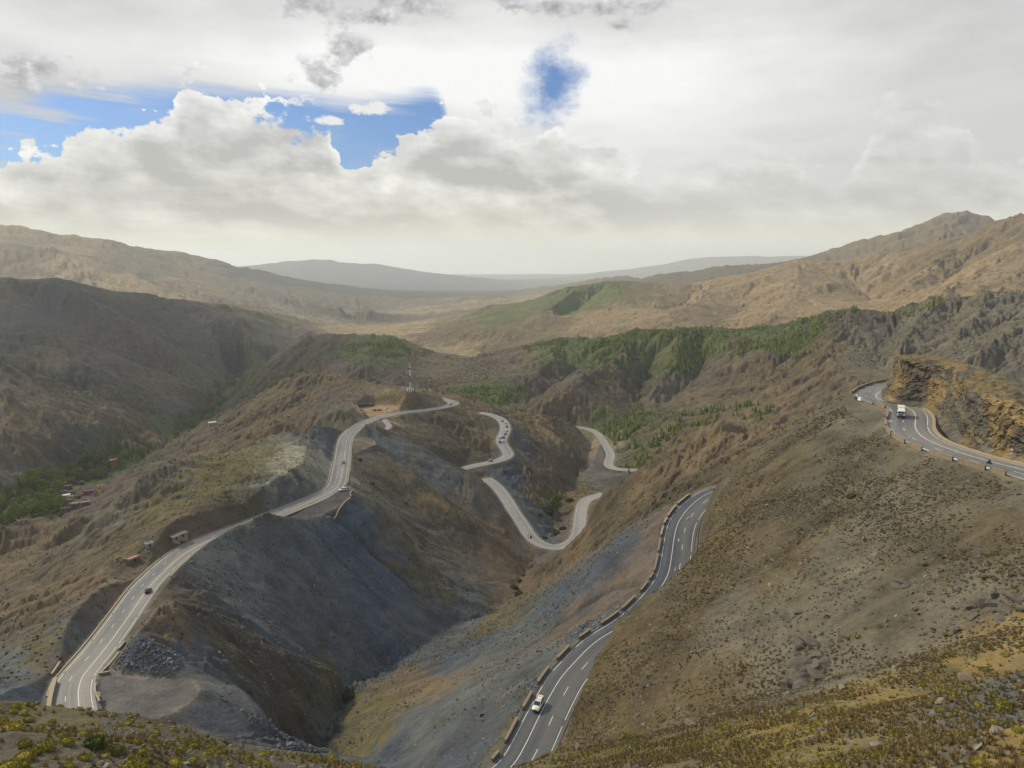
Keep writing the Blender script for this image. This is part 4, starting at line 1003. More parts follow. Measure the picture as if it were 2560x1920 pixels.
def ground_material():
    m, N, b = mat("bare_earth")
    at = N.node('ShaderNodeAttribute'); at.attribute_name = 'col'
    geo = N.node('ShaderNodeNewGeometry')
    pos = geo.outputs['Position']
    n_fine = N.noise(pos, 0.9, 5.0, 0.65)
    n_mid = N.noise(pos, 0.11, 5.0, 0.6)
    n_big = N.noise(pos, 0.011, 4.0, 0.6)
    v = N.m('ADD', N.m('ADD', 0.52, N.m('MULTIPLY', N.m('SUBTRACT', n_fine, 0.5), 0.9)), N.m('ADD', N.m('MULTIPLY', N.m('SUBTRACT', n_mid, 0.5), 1.5), N.m('MULTIPLY', n_big, 0.9)))
    col = N.mix(1.0, at.outputs['Color'], N.comb(v, v, v), 'MULTIPLY')
    n_rock = N.noise(pos, 0.028, 9.0, 0.68)
    col = N.mix(N.m('MULTIPLY', N.step(n_rock, 0.52, 0.60), 0.42), col, (0.055, 0.052, 0.048))
    n_dry = N.noise(N.comb(N.m('MULTIPLY', N.node('ShaderNodeSeparateXYZ').outputs[0], 1.0), 0.0, 0.0), 0.05, 2.0) if False else None
    # bushes on the far hills (dark olive spots), two sizes; nearer ones are built
    wv_ = N.node('ShaderNodeVectorMath', operation='ADD'); wn = N.node('ShaderNodeTexNoise'); N.link(pos, wn.inputs['Vector']); wn.inputs['Scale'].default_value = 0.09; wn.inputs['Detail'].default_value = 3.0
    ws_ = N.node('ShaderNodeVectorMath', operation='SCALE'); N.link(wn.outputs['Color'], ws_.inputs[0]); ws_.inputs['Scale'].default_value = 9.0
    N.link(pos, wv_.inputs[0]); N.link(ws_.outputs[0], wv_.inputs[1]); wpos = wv_.outputs[0]
    ln = N.node('ShaderNodeVectorMath', operation='LENGTH'); N.link(pos, ln.inputs[0])
    farf = N.step(ln.outputs['Value'], 650.0, 1500.0)
    for sc, thr, c, lo, hi in ((0.16, 0.34, (0.044, 0.046, 0.024), 0.30, 0.55), (0.065, 0.32, (0.046, 0.050, 0.026), 0.32, 0.58)):
        vo = N.node('ShaderNodeTexVoronoi')
        N.link(wpos, vo.inputs['Vector']); vo.inputs['Scale'].default_value = sc
        vo.inputs['Randomness'].default_value = 1.0
        rnd = N.node('ShaderNodeSeparateColor'); N.link(vo.outputs['Color'], rnd.inputs[0])
        size = N.m('MULTIPLY', rnd.outputs[0], thr * 1.5)
        dot = N.step(N.m('SUBTRACT', size, vo.outputs['Distance']), 0.0, 0.08)
        dens = N.step(N.noise(pos, 0.03, 3.0, 0.6), lo, hi)
        col = N.mix(N.m('MULTIPLY', N.m('MULTIPLY', dot, dens), N.m('MULTIPLY', farf, 0.75)), col, c)
    # pale stones
    vo = N.node('ShaderNodeTexVoronoi'); N.link(pos, vo.inputs['Vector']); vo.inputs['Scale'].default_value = 0.9
    rnd = N.node('ShaderNodeSeparateColor'); N.link(vo.outputs['Color'], rnd.inputs[0])
    st = N.step(N.m('SUBTRACT', N.m('MULTIPLY', N.m('POWER', rnd.outputs[1], 3.0), 0.42), vo.outputs['Distance']), 0.0, 0.06)
    sd = N.step(N.noise(pos, 0.05, 3.0, 0.6), 0.42, 0.62)
    col = N.mix(N.m('MULTIPLY', N.m('MULTIPLY', st, sd), 0.75), col, N.mix(rnd.outputs[2], (0.23, 0.20, 0.165), (0.12, 0.125, 0.13)))
    N.link(col, b.inputs['Base Color'])
    b.inputs['Roughness'].default_value = 0.95
    b.inputs['Specular IOR Level'].default_value = 0.15
    bm_ = N.node('ShaderNodeBump'); bm_.inputs['Strength'].default_value = 0.9; bm_.inputs['Distance'].default_value = 1.0
    hgt = N.m('ADD', N.m('MULTIPLY', n_fine, 0.35), N.m('MULTIPLY', N.noise(pos, 0.16, 6.0, 0.62), 1.3))
    N.link(hgt, bm_.inputs['Height'])
    N.link(bm_.outputs[0], b.inputs['Normal'])
    return m
M_GROUND = ground_material()

def grid_object(name, j0, j1, m):
    """rows j0..j1 of the height field as one mesh"""
    n = j1 - j0
    Z = ZT[j0:j1]
    co = np.stack([XG[j0:j1], YG[j0:j1], Z], -1).reshape(-1, 3).astype(np.float32)
    me = bpy.data.meshes.new(name)
    nf = (n - 1) * (NA - 1)
    base = (np.arange(n - 1)[:, None] * NA + np.arange(NA - 1)[None]).ravel()
    quads = np.stack([base, base + 1, base + NA + 1, base + NA], 1).astype(np.int32)
    me.vertices.add(len(co)); me.vertices.foreach_set('co', co.ravel())
    me.loops.add(nf * 4); me.loops.foreach_set('vertex_index', quads.ravel())
    me.polygons.add(nf); me.polygons.foreach_set('loop_start', np.arange(0, nf * 4, 4, dtype=np.int32))
    me.polygons.foreach_set('use_smooth', np.ones(nf, bool))
    me.update(calc_edges=True)
    at = me.attributes.new('col', 'FLOAT_COLOR', 'POINT')
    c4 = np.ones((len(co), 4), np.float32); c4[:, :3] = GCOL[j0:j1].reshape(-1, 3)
    at.data.foreach_set('color', c4.ravel())
    me.materials.append(m)
    o = bpy.data.objects.new(name, me)
    o['kind'] = 'structure'
    COL.objects.link(o)
    return o

ja, jb = int(np.searchsorted(RR, 1060)), int(np.searchsorted(RR, 3500))
grid_object('ground', 0, ja + 1, M_GROUND)
grid_object('hills', ja, jb + 1, M_GROUND)
grid_object('mountains', jb, NR, M_GROUND)
print("terrain meshes", round(time.time() - T0, 1), NR, NA)

# ------------------------------------------------------------------ the rock rib beside the upper road: tilted beds, joints, ledges
def build_cliff():
    g0 = _front[0]; b0 = _back[-1]
    mid = (g0 * 0.45 + b0 * 0.55) + np.array((-2.5, 1.0, 0)); mid[2] = -47.0
    far_ = b0 + np.array((1.0, 3.5, 0)); far_[2] = -48.0
    Q = resample(np.vstack([[far_], [mid], _front]), 0.42)
    # soften the corners
    for _ in range(10):
        Q[1:-1] = (Q[:-2] + 2 * Q[1:-1] + Q[2:]) / 4
    n = len(Q)
    s_ = np.arange(n) * 0.42
    t = np.gradient(Q[:, :2], axis=0); t /= np.linalg.norm(t, axis=1)[:, None]
    nin = np.stack([-t[:, 1], t[:, 0]], 1)              # into the rock (left of the direction of travel)
    kb = ((Q[:, None, :2] - _back[None, :, :2]) ** 2).sum(2).argmin(1)
    if np.mean(((_back[kb, :2] - Q[:, :2]) * nin).sum(1)) < 0:
        nin = -nin
    for _ in range(20):
        nin[1:-1] = (nin[:-2] + 2 * nin[1:-1] + nin[2:]) / 4
    nin /= np.linalg.norm(nin, axis=1)[:, None]
    zb = _back[kb, 2]
    Bk = _back[kb].copy()
    for _ in range(60):
        zb[1:-1] = (zb[:-2] + 2 * zb[1:-1] + zb[2:]) / 4
        Bk[1:-1] = (Bk[:-2] + 2 * Bk[1:-1] + Bk[2:]) / 4
    ztop = zb - 0.6 + 1.3 * fbm(s_ / 9.0, s_ * 0, 640, 4, 0.6)
    Hh = ztop + 46.6
    rows = 64
    V = np.zeros((rows, n, 3)); COLR = np.zeros((rows, n, 3))
    ochre = np.array((0.200, 0.142, 0.070)); grey = np.array((0.098, 0.090, 0.074)); dark = np.array((0.062, 0.056, 0.046)); topc = np.array((0.190, 0.140, 0.066))
    for r in range(rows):
        f = r / (rows - 1)
        h = Hh * f
        bed = (h + 0.26 * s_ + 1.4 * fbm(s_ / 14, h / 10, 641, 3)) / 1.25
        kbed = np.floor(bed); fr = bed - kbed
        hard = hash2(kbed.astype(np.int64), np.zeros(n, np.int64), 5)[0]
        joint = np.abs(fbm(s_ / 3.2 + 0.25 * h / 3.2 + 3.1 * hard, h / 16, 643, 3, 0.6))
        jn = np.clip(1 - joint / 0.055, 0, 1)
        big = fbm(s_ / 13, h / 9, 645, 3, 0.5)
        d = 1.9 * big + 0.75 * (hard - 0.5) * np.minimum(1, 4 * np.minimum(fr, 1 - fr) + 0.3) + 0.75 * fbm(s_ / 2.0, h / 1.3, 647, 4, 0.6) - 0.7 * jn
        d *= np.clip(f * 4 + 0.25, 0, 1)
        inset = 0.13 * h + np.clip(1.2 - h, 0, 1.2) * -1.6
        p = Q[:, :2] + nin * (inset - d)[:, None]
        V[r, :, :2] = p; V[r, :, 2] = -46.6 + h
        och = np.clip(0.38 + 2.0 * fbm(s_ / 8 + 11, h / 6, 651, 4, 0.6) + 0.5 * (hard - 0.5) + 0.3 * (f - 0.5), 0, 1)[:, None]
        c = grey * (1 - och) + ochre * och
        lay = (0.78 + 0.5 * hash2(kbed.astype(np.int64), np.zeros(n, np.int64), 9)[0] + 0.6 * fbm(s_ / 1.2, h / 0.7, 653, 3, 0.6))[:, None]
        c = c * lay
        c = c * (1 - 0.55 * jn[:, None]) + dark * 0.55 * jn[:, None]
        COLR[r] = np.clip(c, 0.02, 0.5)
    m = 22
    Vt = np.zeros((m, n, 3)); Ct = np.zeros((m, n, 3))
    for r in range(m):
        f = (r + 1) / m
        fo = f ** 1.2
        p = V[-1, :, :2] * (1 - fo) + Bk[:, :2] * fo
        rough = fbm(p[:, 0] / 2.2, p[:, 1] / 2.2, 661, 5, 0.62)
        z = V[-1, :, 2] * (1 - fo) + (zb + 0.2) * fo + 1.0 * rough * (1 - fo * 0.5) + 0.5 * math.sin(math.pi * fo)
        Vt[r, :, :2] = p; Vt[r, :, 2] = z
        w = np.clip(0.7 + 1.6 * fbm(p[:, 0] / 3, p[:, 1] / 3, 663, 4, 0.65), 0, 1)[:, None]
        Ct[r] = topc * w + grey * (1 - w)
    Vd = np.zeros((5, n, 3))
    for r in range(5):
        out = Bk[:, :2] - Q[:, :2]; out /= np.linalg.norm(out, axis=1)[:, None] + 1e-6
        Vd[r, :, :2] = Bk[:, :2] + out * (r + 1) * 2.2; Vd[r, :, 2] = zb - (r + 1) * 2.3
    A = np.concatenate([V, Vt, Vd]); Cc = np.concatenate([COLR, Ct, np.broadcast_to(grey, (5, n, 3))])
    R_ = len(A)
    base = (np.arange(R_ - 1)[:, None] * n + np.arange(n - 1)[None]).ravel()
    quads = np.stack([base, base + 1, base + n + 1, base + n], 1)
    me = bpy.data.meshes.new('cliff')
    VV = A.reshape(-1, 3).astype(np.float32)
    me.vertices.add(len(VV)); me.vertices.foreach_set('co', VV.ravel())
    me.loops.add(len(quads) * 4); me.loops.foreach_set('vertex_index', quads.astype(np.int32).ravel())
    me.polygons.add(len(quads)); me.polygons.foreach_set('loop_start', np.arange(0, len(quads) * 4, 4, dtype=np.int32))
    me.polygons.foreach_set('use_smooth', np.zeros(len(quads), bool))
    me.update(calc_edges=True)
    at = me.attributes.new('col', 'FLOAT_COLOR', 'POINT')
    c4 = np.ones((len(VV), 4), np.float32); c4[:, :3] = Cc.reshape(-1, 3)
    at.data.foreach_set('color', c4.ravel())
    mt, N, b = mat('bedded_rock')
    a = N.node('ShaderNodeAttribute'); a.attribute_name = 'col'
    geo = N.node('ShaderNodeNewGeometry')
    nn = N.noise(geo.outputs['Position'], 1.6, 7.0, 0.68)
    v = N.m('ADD', 0.45, N.m('MULTIPLY', nn, 1.1))
    N.link(N.mix(1.0, a.outputs['Color'], N.comb(v, v, v), 'MULTIPLY'), b.inputs['Base Color'])
    b.inputs['Roughness'].default_value = 0.92
    b.inputs['Specular IOR Level'].default_value = 0.2
    bp = N.node('ShaderNodeBump'); bp.inputs['Strength'].default_value = 0.7; bp.inputs['Distance'].default_value = 0.5
    N.link(nn, bp.inputs['Height']); N.link(bp.outputs[0], b.inputs['Normal'])
    me.materials.append(mt)
    o = bpy.data.objects.new('cliff', me); o['kind'] = 'structure'
    COL.objects.link(o)
    return A
CLIFF = build_cliff()

# ------------------------------------------------------------------ mesh helpers
def mesh_object(name, verts, faces, m, parent=None, smooth=False, kind=None):
    me = bpy.data.meshes.new(name)
    me.from_pydata([tuple(v) for v in verts], [], faces)
    if smooth:
        me.polygons.foreach_set('use_smooth', np.ones(len(me.polygons), bool))
    me.materials.append(m)
    o = bpy.data.objects.new(name, me)
    COL.objects.link(o)
    if parent is not None:
        o.parent = parent
    if kind:
        o['kind'] = kind
    return o

def fast_mesh(name, V, FQ):
    """triangles or quads from arrays"""
    me = bpy.data.meshes.new(name)
    V = np.asarray(V, np.float32); FQ = np.asarray(FQ, np.int32)
    n, k = FQ.shape
    me.vertices.add(len(V)); me.vertices.foreach_set('co', V.ravel())
    me.loops.add(n * k); me.loops.foreach_set('vertex_index', FQ.ravel())
    me.polygons.add(n); me.polygons.foreach_set('loop_start', np.arange(0, n * k, k, dtype=np.int32))
    me.polygons.foreach_set('use_smooth', np.zeros(n, bool))
    me.update(calc_edges=True)
    return me

def link(me, name, m=None, parent=None, loc=None):
    if m is not None and len(me.materials) == 0:
        me.materials.append(m)
    o = bpy.data.objects.new(name, me)
    COL.objects.link(o)
    if parent is not None: o.parent = parent
    if loc is not None: o.location = loc
    return o

def tag(o, label, cat, group=None):
    o['label'] = label; o['category'] = cat
    if group: o['group'] = group
    return o

def empty(name, loc, rz=0.0):
    o = bpy.data.objects.new(name, None)
    o.empty_display_size = 0.5
    o.location = loc; o.rotation_euler = (0, 0, rz)
    COL.objects.link(o)
    return o

def plain(name, c, rough=0.6, spec=0.4, var=0.0, scale=1.0, metal=0.0):
    m, N, b = mat(name)
    if var:
        g = N.node('ShaderNodeTexCoord')
        n = N.noise(g.outputs['Object'], scale, 5.0, 0.6)
        v = N.m('ADD', 1.0 - var * 0.5, N.m('MULTIPLY', n, var))
        N.link(N.mix(1.0, c, N.comb(v, v, v), 'MULTIPLY'), b.inputs['Base Color'])
    else:
        b.inputs['Base Color'].default_value = tuple(c) + (1.0,)
    b.inputs['Roughness'].default_value = rough
    b.inputs['Specular IOR Level'].default_value = spec
    b.inputs['Metallic'].default_value = metal
    return m

# ------------------------------------------------------------------ roads
def road_material(name, base, dusty, rough):
    m, N, b = mat(name)
    uv = N.node('ShaderNodeUVMap'); uv.uv_map = 'across'
    sp = N.node('ShaderNodeSeparateXYZ'); N.link(uv.outputs[0], sp.inputs[0])
    geo = N.node('ShaderNodeNewGeometry')
    # tyre tracks run along the road, patches and stains across it
    tr = N.noise(N.comb(N.m('MULTIPLY', sp.outputs[0], 0.9), N.m('MULTIPLY', sp.outputs[1], 0.012)), 1.0, 4.0, 0.6)
    pa = N.noise(N.comb(N.m('MULTIPLY', sp.outputs[0], 0.10), N.m('MULTIPLY', sp.outputs[1], 0.03), 5.0), 1.0, 3.0, 0.5)
    gr = N.noise(geo.outputs['Position'], 2.5, 4.0, 0.7)
    lane = N.noise(N.comb(N.m('MULTIPLY', sp.outputs[0], 0.26), N.m('MULTIPLY', sp.outputs[1], 0.0022), 9.0), 1.0, 2.0, 0.5)
    f = N.step(N.m('ADD', N.m('ADD', N.m('MULTIPLY', tr, 0.8), N.m('MULTIPLY', pa, 0.7)), N.m('MULTIPLY', N.m('SUBTRACT', lane, 0.5), 1.3)), 0.50, 0.98)
    edge = N.step(N.m('ADD', N.m('ABSOLUTE', sp.outputs[0]), N.m('MULTIPLY', N.noise(geo.outputs['Position'], 0.4, 4.0, 0.6), 1.6)), 4.6, 6.0)
    f = N.m('MAXIMUM', f, N.m('MULTIPLY', edge, 0.9))
    crk = N.node('ShaderNodeTexVoronoi', feature='DISTANCE_TO_EDGE'); N.link(geo.outputs['Position'], crk.inputs['Vector']); crk.inputs['Scale'].default_value = 0.16
    seam = N.step(crk.outputs['Distance'], 0.0, 0.02, 0.72, 1.0)
    c = N.mix(f, base, dusty)
    v = N.m('MULTIPLY', N.m('ADD', 0.66, N.m('MULTIPLY', gr, 0.68)), seam)
    N.link(N.mix(1.0, c, N.comb(v, v, v), 'MULTIPLY'), b.inputs['Base Color'])
    N.link(N.m('ADD', rough, N.m('MULTIPLY', gr, 0.15)), b.inputs['Roughness'])
    b.inputs['Specular IOR Level'].default_value = 0.5
    return m
M_ASPHALT = road_material('asphalt', (0.105, 0.105, 0.112), (0.215, 0.195, 0.165), 0.46)
M_ASPHALT_DARK = road_material('dark_asphalt', (0.050, 0.056, 0.068), (0.112, 0.106, 0.098), 0.52)
M_ASPHALT_PALE = road_material('pale_asphalt', (0.22, 0.205, 0.18), (0.30, 0.27, 0.225), 0.42)  # sky sheen on the distant roads put into a paler base colour
M_PAINT = plain('road_paint', (0.72, 0.69, 0.58), 0.6, 0.3, 0.35, 0.8)
M_PAINT_Y = plain('yellow_paint', (0.62, 0.40, 0.09), 0.6, 0.3, 0.3, 1.0)
M_KERB = plain('kerb_stone', (0.34, 0.275, 0.19), 0.9, 0.2, 0.5, 0.7)

def frame(P):
    t = np.gradient(P, axis=0); t[:, 2] = 0
    t /= np.linalg.norm(t, axis=1)[:, None]
    nrm = np.stack([t[:, 1], -t[:, 0], 0 * t[:, 0]], 1)      # to the right
    return t, nrm

def arclen(P):
    return np.r_[0, np.cumsum(np.linalg.norm(np.diff(P, axis=0), axis=1))]

def strip(P, offs, dz, s0=None, s1=None):
    """quads of a ribbon along a path between offsets (right is positive)"""
    if s0 is not None:
        d = arclen(P)
        s0, s1 = max(s0, 0), min(s1, d[-1])
        n = max(2, int((s1 - s0) / 2.0) + 2)
        tt = np.linspace(s0, s1, n)
        t_, nr = frame(P)
        Q = np.stack([np.interp(tt, d, P[:, k]) for k in range(3)], 1)
        nr = np.stack([np.interp(tt, d, nr[:, k]) for k in range(3)], 1)
    else:
        Q, (t_, nr) = P, frame(P)
    V = np.concatenate([Q + nr * o for o in offs]); V[:, 2] += dz
    n = len(Q); F_ = []
    for c in range(len(offs) - 1):
        a = c * n
        F_ += [(a + k, a + n + k, a + n + k + 1, a + k + 1) for k in range(n - 1)]
    return V, F_

def join(parts):
    V, F_, o = [], [], 0
    for v, f in parts:
        V.append(v); F_ += [tuple(i + o for i in q) for q in f]; o += len(v)
    return np.vstack(V), F_

ROAD_OBJ = {}
def build_road(name, m, kind, lines=True):
    P, hw, lane = ROADS[name]
    offs = np.linspace(-hw, hw, 9)
    V, F_ = strip(P, offs, 0.0)
    o = mesh_object('road', V, F_, m, kind='structure', smooth=True)
    me = o.data
    d = arclen(P); n = len(P)
    uvl = me.uv_layers.new(name='across')
    li = np.empty(len(me.loops), np.int32); me.loops.foreach_get('vertex_index', li)
    uvs = np.stack([offs[li // n], d[li % n]], 1).astype(np.float32)
    uvl.data.foreach_set('uv', uvs.ravel())
    ROAD_OBJ[name] = o
    if not lines:
        return o
    w = 0.14 if name in ('left', 'right', 'upper') else 0.13
    if name == 'upper': w = 0.16
    parts = []
    L = d[-1]
    def dash(off, on, gap, ww=w, ph=0.0):
        s = -ph
        while s < L:
            if s + on > 0:
                parts.append(strip(P, (off - ww / 2, off + ww / 2), 0.02, s, s + on))
            s += on + gap
    if kind == 3:
        dash(-lane, 20, 1.6) if name != 'upper' else dash(-lane, 400, 0)
        dash(lane, 20, 2.2, ph=7) if name != 'upper' else dash(lane, 70, 2)
        if name == 'right':
            dash(-lane / 3, 900, 0, w * 1.15); dash(lane / 3, 3.5, 8.0)
        else:
            dash(lane / 3, 900, 0, w * 1.15); dash(-lane / 3, 3.2, 9.0)
    else:
        dash(-lane, 20, 1.5); dash(lane, 20, 1.5); dash(0.0, 3.0, 6.0)
    V, F_ = join(parts)
    mk = mesh_object('lane_marking', V, F_, M_PAINT, parent=o)
    return o
build_road('left', M_ASPHALT, 3)
build_road('right', M_ASPHALT_DARK, 3)
build_road('upper', M_ASPHALT, 3)
build_road('bend', M_ASPHALT_PALE, 2)
build_road('valley', M_ASPHALT_PALE, 2)
build_road('lower', M_ASPHALT_PALE, 2)
build_road('distant', M_ASPHALT_PALE, 2, False)
build_road('track', M_ASPHALT_PALE, 2, False)

# painted arrows on the right road (two amber, one white)
def road_point(name, u, v):
    """station along a road nearest to a pixel of the photograph, and its offset from the centre line"""
    P = ROADS[name][0]
    z = P[:, 2].mean()
    for _ in range(4):
        q = PZ(u, v, z)
        k = ((P[:, :2] - q[:2]) ** 2).sum(1).argmin()
        z = P[k, 2]
    t, nr = frame(P)
    return k, float((q - P[k]) @ nr[k]), q
def arrow(u, v, m, size=1.0):
    k, off, q = road_point('right', u, v)
    P = ROADS['right'][0]
    t, nr = frame(P)
    T, R_ = t[k], nr[k]
    L = [(-0.10, -1.6), (0.10, -1.6), (0.10, 0.4), (0.5, 0.9), (0.9, 1.0), (0.9, 0.6), (1.5, 1.3), (0.9, 1.95), (0.9, 1.5), (0.3, 1.3), (-0.10, 0.6)]
    V = [P[k] + R_ * (off + a * size) + T * (b * size * 1.5) + np.array([0, 0, 0.026]) for a, b in L]
    mesh_object('lane_arrow', V, [tuple(range(len(V)))], m, parent=ROAD_OBJ['right'])
arrow(1689, 1418, M_PAINT_Y, 1.1); arrow(1722, 1286, M_PAINT_Y, 1.2); arrow(1697, 1344, M_PAINT, 1.0)

# raised stone edging of the upper road (inside of the bend) and along the left road
def kerb(name, off, w, h, s0=0, s1=1e9, m=M_KERB):
    P = ROADS[name][0]
    d = arclen(P); s1 = min(s1, d[-1])
    tt = np.linspace(s0, s1, max(2, int((s1 - s0) / 1.5)))
    t_, nr = frame(P)
    Q = np.stack([np.interp(tt, d, P[:, k]) for k in range(3)], 1)
    N_ = np.stack([np.interp(tt, d, nr[:, k]) for k in range(3)], 1)
    jit = RNG.normal(0, 0.03, len(Q))
    ring = [(off, -0.2), (off, h), (off + w, h), (off + w, -0.2)]
    V = []
    for q, n_, j in zip(Q, N_, jit):
        for a, b in ring:
            p = q + n_ * a; V.append((p[0], p[1], p[2] + b + (j if b > 0 else 0)))
    F_ = []
    for k in range(len(Q) - 1):
        for c in range(3):
            a = k * 4 + c
            F_.append((a, a + 4, a + 5, a + 1))
    F_ += [(0, 1, 2, 3), tuple(len(V) - 4 + i for i in (3, 2, 1, 0))]
    return mesh_object('kerb', V, F_, m, kind='structure')
kerb('upper', 5.7, 0.9, 0.22)
kerb('left', -6.2, 0.5, 0.25, 30, 330)
kerb('left', 5.6, 0.7, 0.14, 120, 470)
print("roads", round(time.time() - T0, 1))

# ------------------------------------------------------------------ shared geometry builders
class MB:
    """collects boxes, tubes and lofts into one mesh"""
    def __init__(s): s.v, s.f = [], []
    def add(s, V, Fc):
        o = len(s.v); s.v += [tuple(q) for q in V]; s.f += [tuple(i + o for i in f) for f in Fc]
    def box(s, c, d, rz=0.0, taper=1.0):
        cx, cy, cz = c; x, y, z = d[0] / 2, d[1] / 2, d[2] / 2
        ca, sa = math.cos(rz), math.sin(rz)
        V = []
        for k, (a, b, e) in enumerate(((-1, -1, -1), (1, -1, -1), (1, 1, -1), (-1, 1, -1), (-1, -1, 1), (1, -1, 1), (1, 1, 1), (-1, 1, 1))):
            t = taper if e > 0 else 1.0
            px, py = a * x * t, b * y * t
            V.append((cx + px * ca - py * sa, cy + px * sa + py * ca, cz + e * z))
        s.add(V, [(3, 2, 1, 0), (4, 5, 6, 7), (0, 1, 5, 4), (1, 2, 6, 5), (2, 3, 7, 6), (3, 0, 4, 7)])
    def tube(s, a, b, r0, r1=None, n=6):
        r1 = r0 if r1 is None else r1
        a, b = Vector(a), Vector(b)
        d = (b - a).normalized()
        x = d.orthogonal().normalized(); y = d.cross(x)
        V = []
        for p, r in ((a, r0), (b, r1)):
            for k in range(n):
                t = 2 * math.pi * k / n
                V.append(p + x * (r * math.cos(t)) + y * (r * math.sin(t)))
        s.add(V, [(k, (k + 1) % n, n + (k + 1) % n, n + k) for k in range(n)] + [tuple(range(n - 1, -1, -1)), tuple(range(n, 2 * n))])
    def loft(s, secs, cap=True):
        """sections: lists of equally many points"""
        n = len(secs[0]); V = [p for q in secs for p in q]
        Fc = []
        for k in range(len(secs) - 1):
            for i in range(n):
                a, b = k * n + i, k * n + (i + 1) % n
                Fc.append((a, b, b + n, a + n))
        if cap:
            Fc += [tuple(range(n - 1, -1, -1)), tuple(range((len(secs) - 1) * n, len(secs) * n))]
        s.add(V, Fc)
    def obj(s, name, m, parent=None, smooth=False):
        return mesh_object(name, s.v, s.f, m, parent, smooth)

def copy_tree(o, parent=None):
    c = o.copy(); COL.objects.link(c)
    if parent is not None: c.parent = parent
    for ch in list(o.children):
        copy_tree(ch, c)
    return c

def paint_tree(o, name, m):
    """give one part of a copied thing another paint"""
    for ch in o.children_recursive:
        if ch.name.split('.')[0] == name:
            ch.data = ch.data.copy(); ch.data.materials.clear(); ch.data.materials.append(m)

# ------------------------------------------------------------------ materials of the things
M_WALL = plain('parapet_stone', (0.235, 0.185, 0.130), 0.9, 0.2, 0.7, 1.2)
M_WALL_D = plain('dark_parapet_stone', (0.130, 0.115, 0.098), 0.9, 0.2, 0.7, 1.2)
M_GALV = plain('galvanised_steel', (0.36, 0.40, 0.44), 0.45, 0.5, 0.3, 2.0, 0.6)
M_STEEL_D = plain('dark_steel', (0.06, 0.07, 0.08), 0.5, 0.4)
M_RED = plain('red_paint', (0.30, 0.07, 0.055), 0.5, 0.4, 0.3, 1.0)
M_WHITE = plain('white_paint', (0.72, 0.71, 0.67), 0.45, 0.45, 0.2, 1.0)
M_CREAM = plain('cream_car_paint', (0.70, 0.66, 0.53), 0.28, 0.5)
M_CARWHITE = plain('white_car_paint', (0.76, 0.76, 0.74), 0.28, 0.5)
M_CARBLACK = plain('black_car_paint', (0.018, 0.021, 0.028), 0.25, 0.5)
M_CARGREY = plain('grey_car_paint', (0.16, 0.17, 0.18), 0.3, 0.5)
M_CARBLUE = plain('blue_car_paint', (0.05, 0.09, 0.16), 0.3, 0.5)
M_CARRED = plain('red_car_paint', (0.30, 0.05, 0.04), 0.3, 0.5)
M_GLASS = plain('tinted_glass', (0.025, 0.045, 0.055), 0.08, 0.6)
M_TYRE = plain('tyre_rubber', (0.022, 0.022, 0.023), 0.85, 0.2)
M_RIM = plain('wheel_rim', (0.42, 0.42, 0.43), 0.35, 0.5, 0, 1, 0.7)
M_LAMP = plain('lamp_glass', (0.78, 0.78, 0.74), 0.15, 0.6)
M_PLASTIC = plain('black_plastic', (0.03, 0.031, 0.033), 0.6, 0.3)
M_TARP = plain('cargo_tarpaulin', (0.60, 0.555, 0.44), 0.7, 0.3, 0.25, 1.5)
M_ORANGE = plain('orange_paint', (0.55, 0.24, 0.03), 0.45, 0.4)

# ------------------------------------------------------------------ vehicles (built along +Y = forward, origin on the road under the middle)
def rsec(y, hw, z0, z1, r=0.12, tw=None):
    """rounded cross section of a body at station y"""
    tw = hw if tw is None else tw
    return [(-hw + r * 0.4, y, z0), (hw - r * 0.4, y, z0), (hw, y, z0 + r), (hw, y, z0 + (z1 - z0) * 0.55), (tw, y, z1 - r), (tw - r, y, z1), (-tw + r, y, z1), (-tw, y, z1 - r), (-hw, y, z0 + (z1 - z0) * 0.55), (-hw, y, z0 + r)]

def wheels(root, w, ys, r, width=0.24):
    for y in ys:
        for sx in (-1, 1):
            mb = MB(); mb.tube((sx * (w - width), y, r), (sx * w, y, r), r, n=14)
            t = mb.obj('wheel', M_TYRE, root)
            m2 = MB(); m2.tube((sx * (w - 0.02), y, r), (sx * (w + 0.012), y, r), r * 0.62, n=12)
            m2.obj('rim', M_RIM, t)

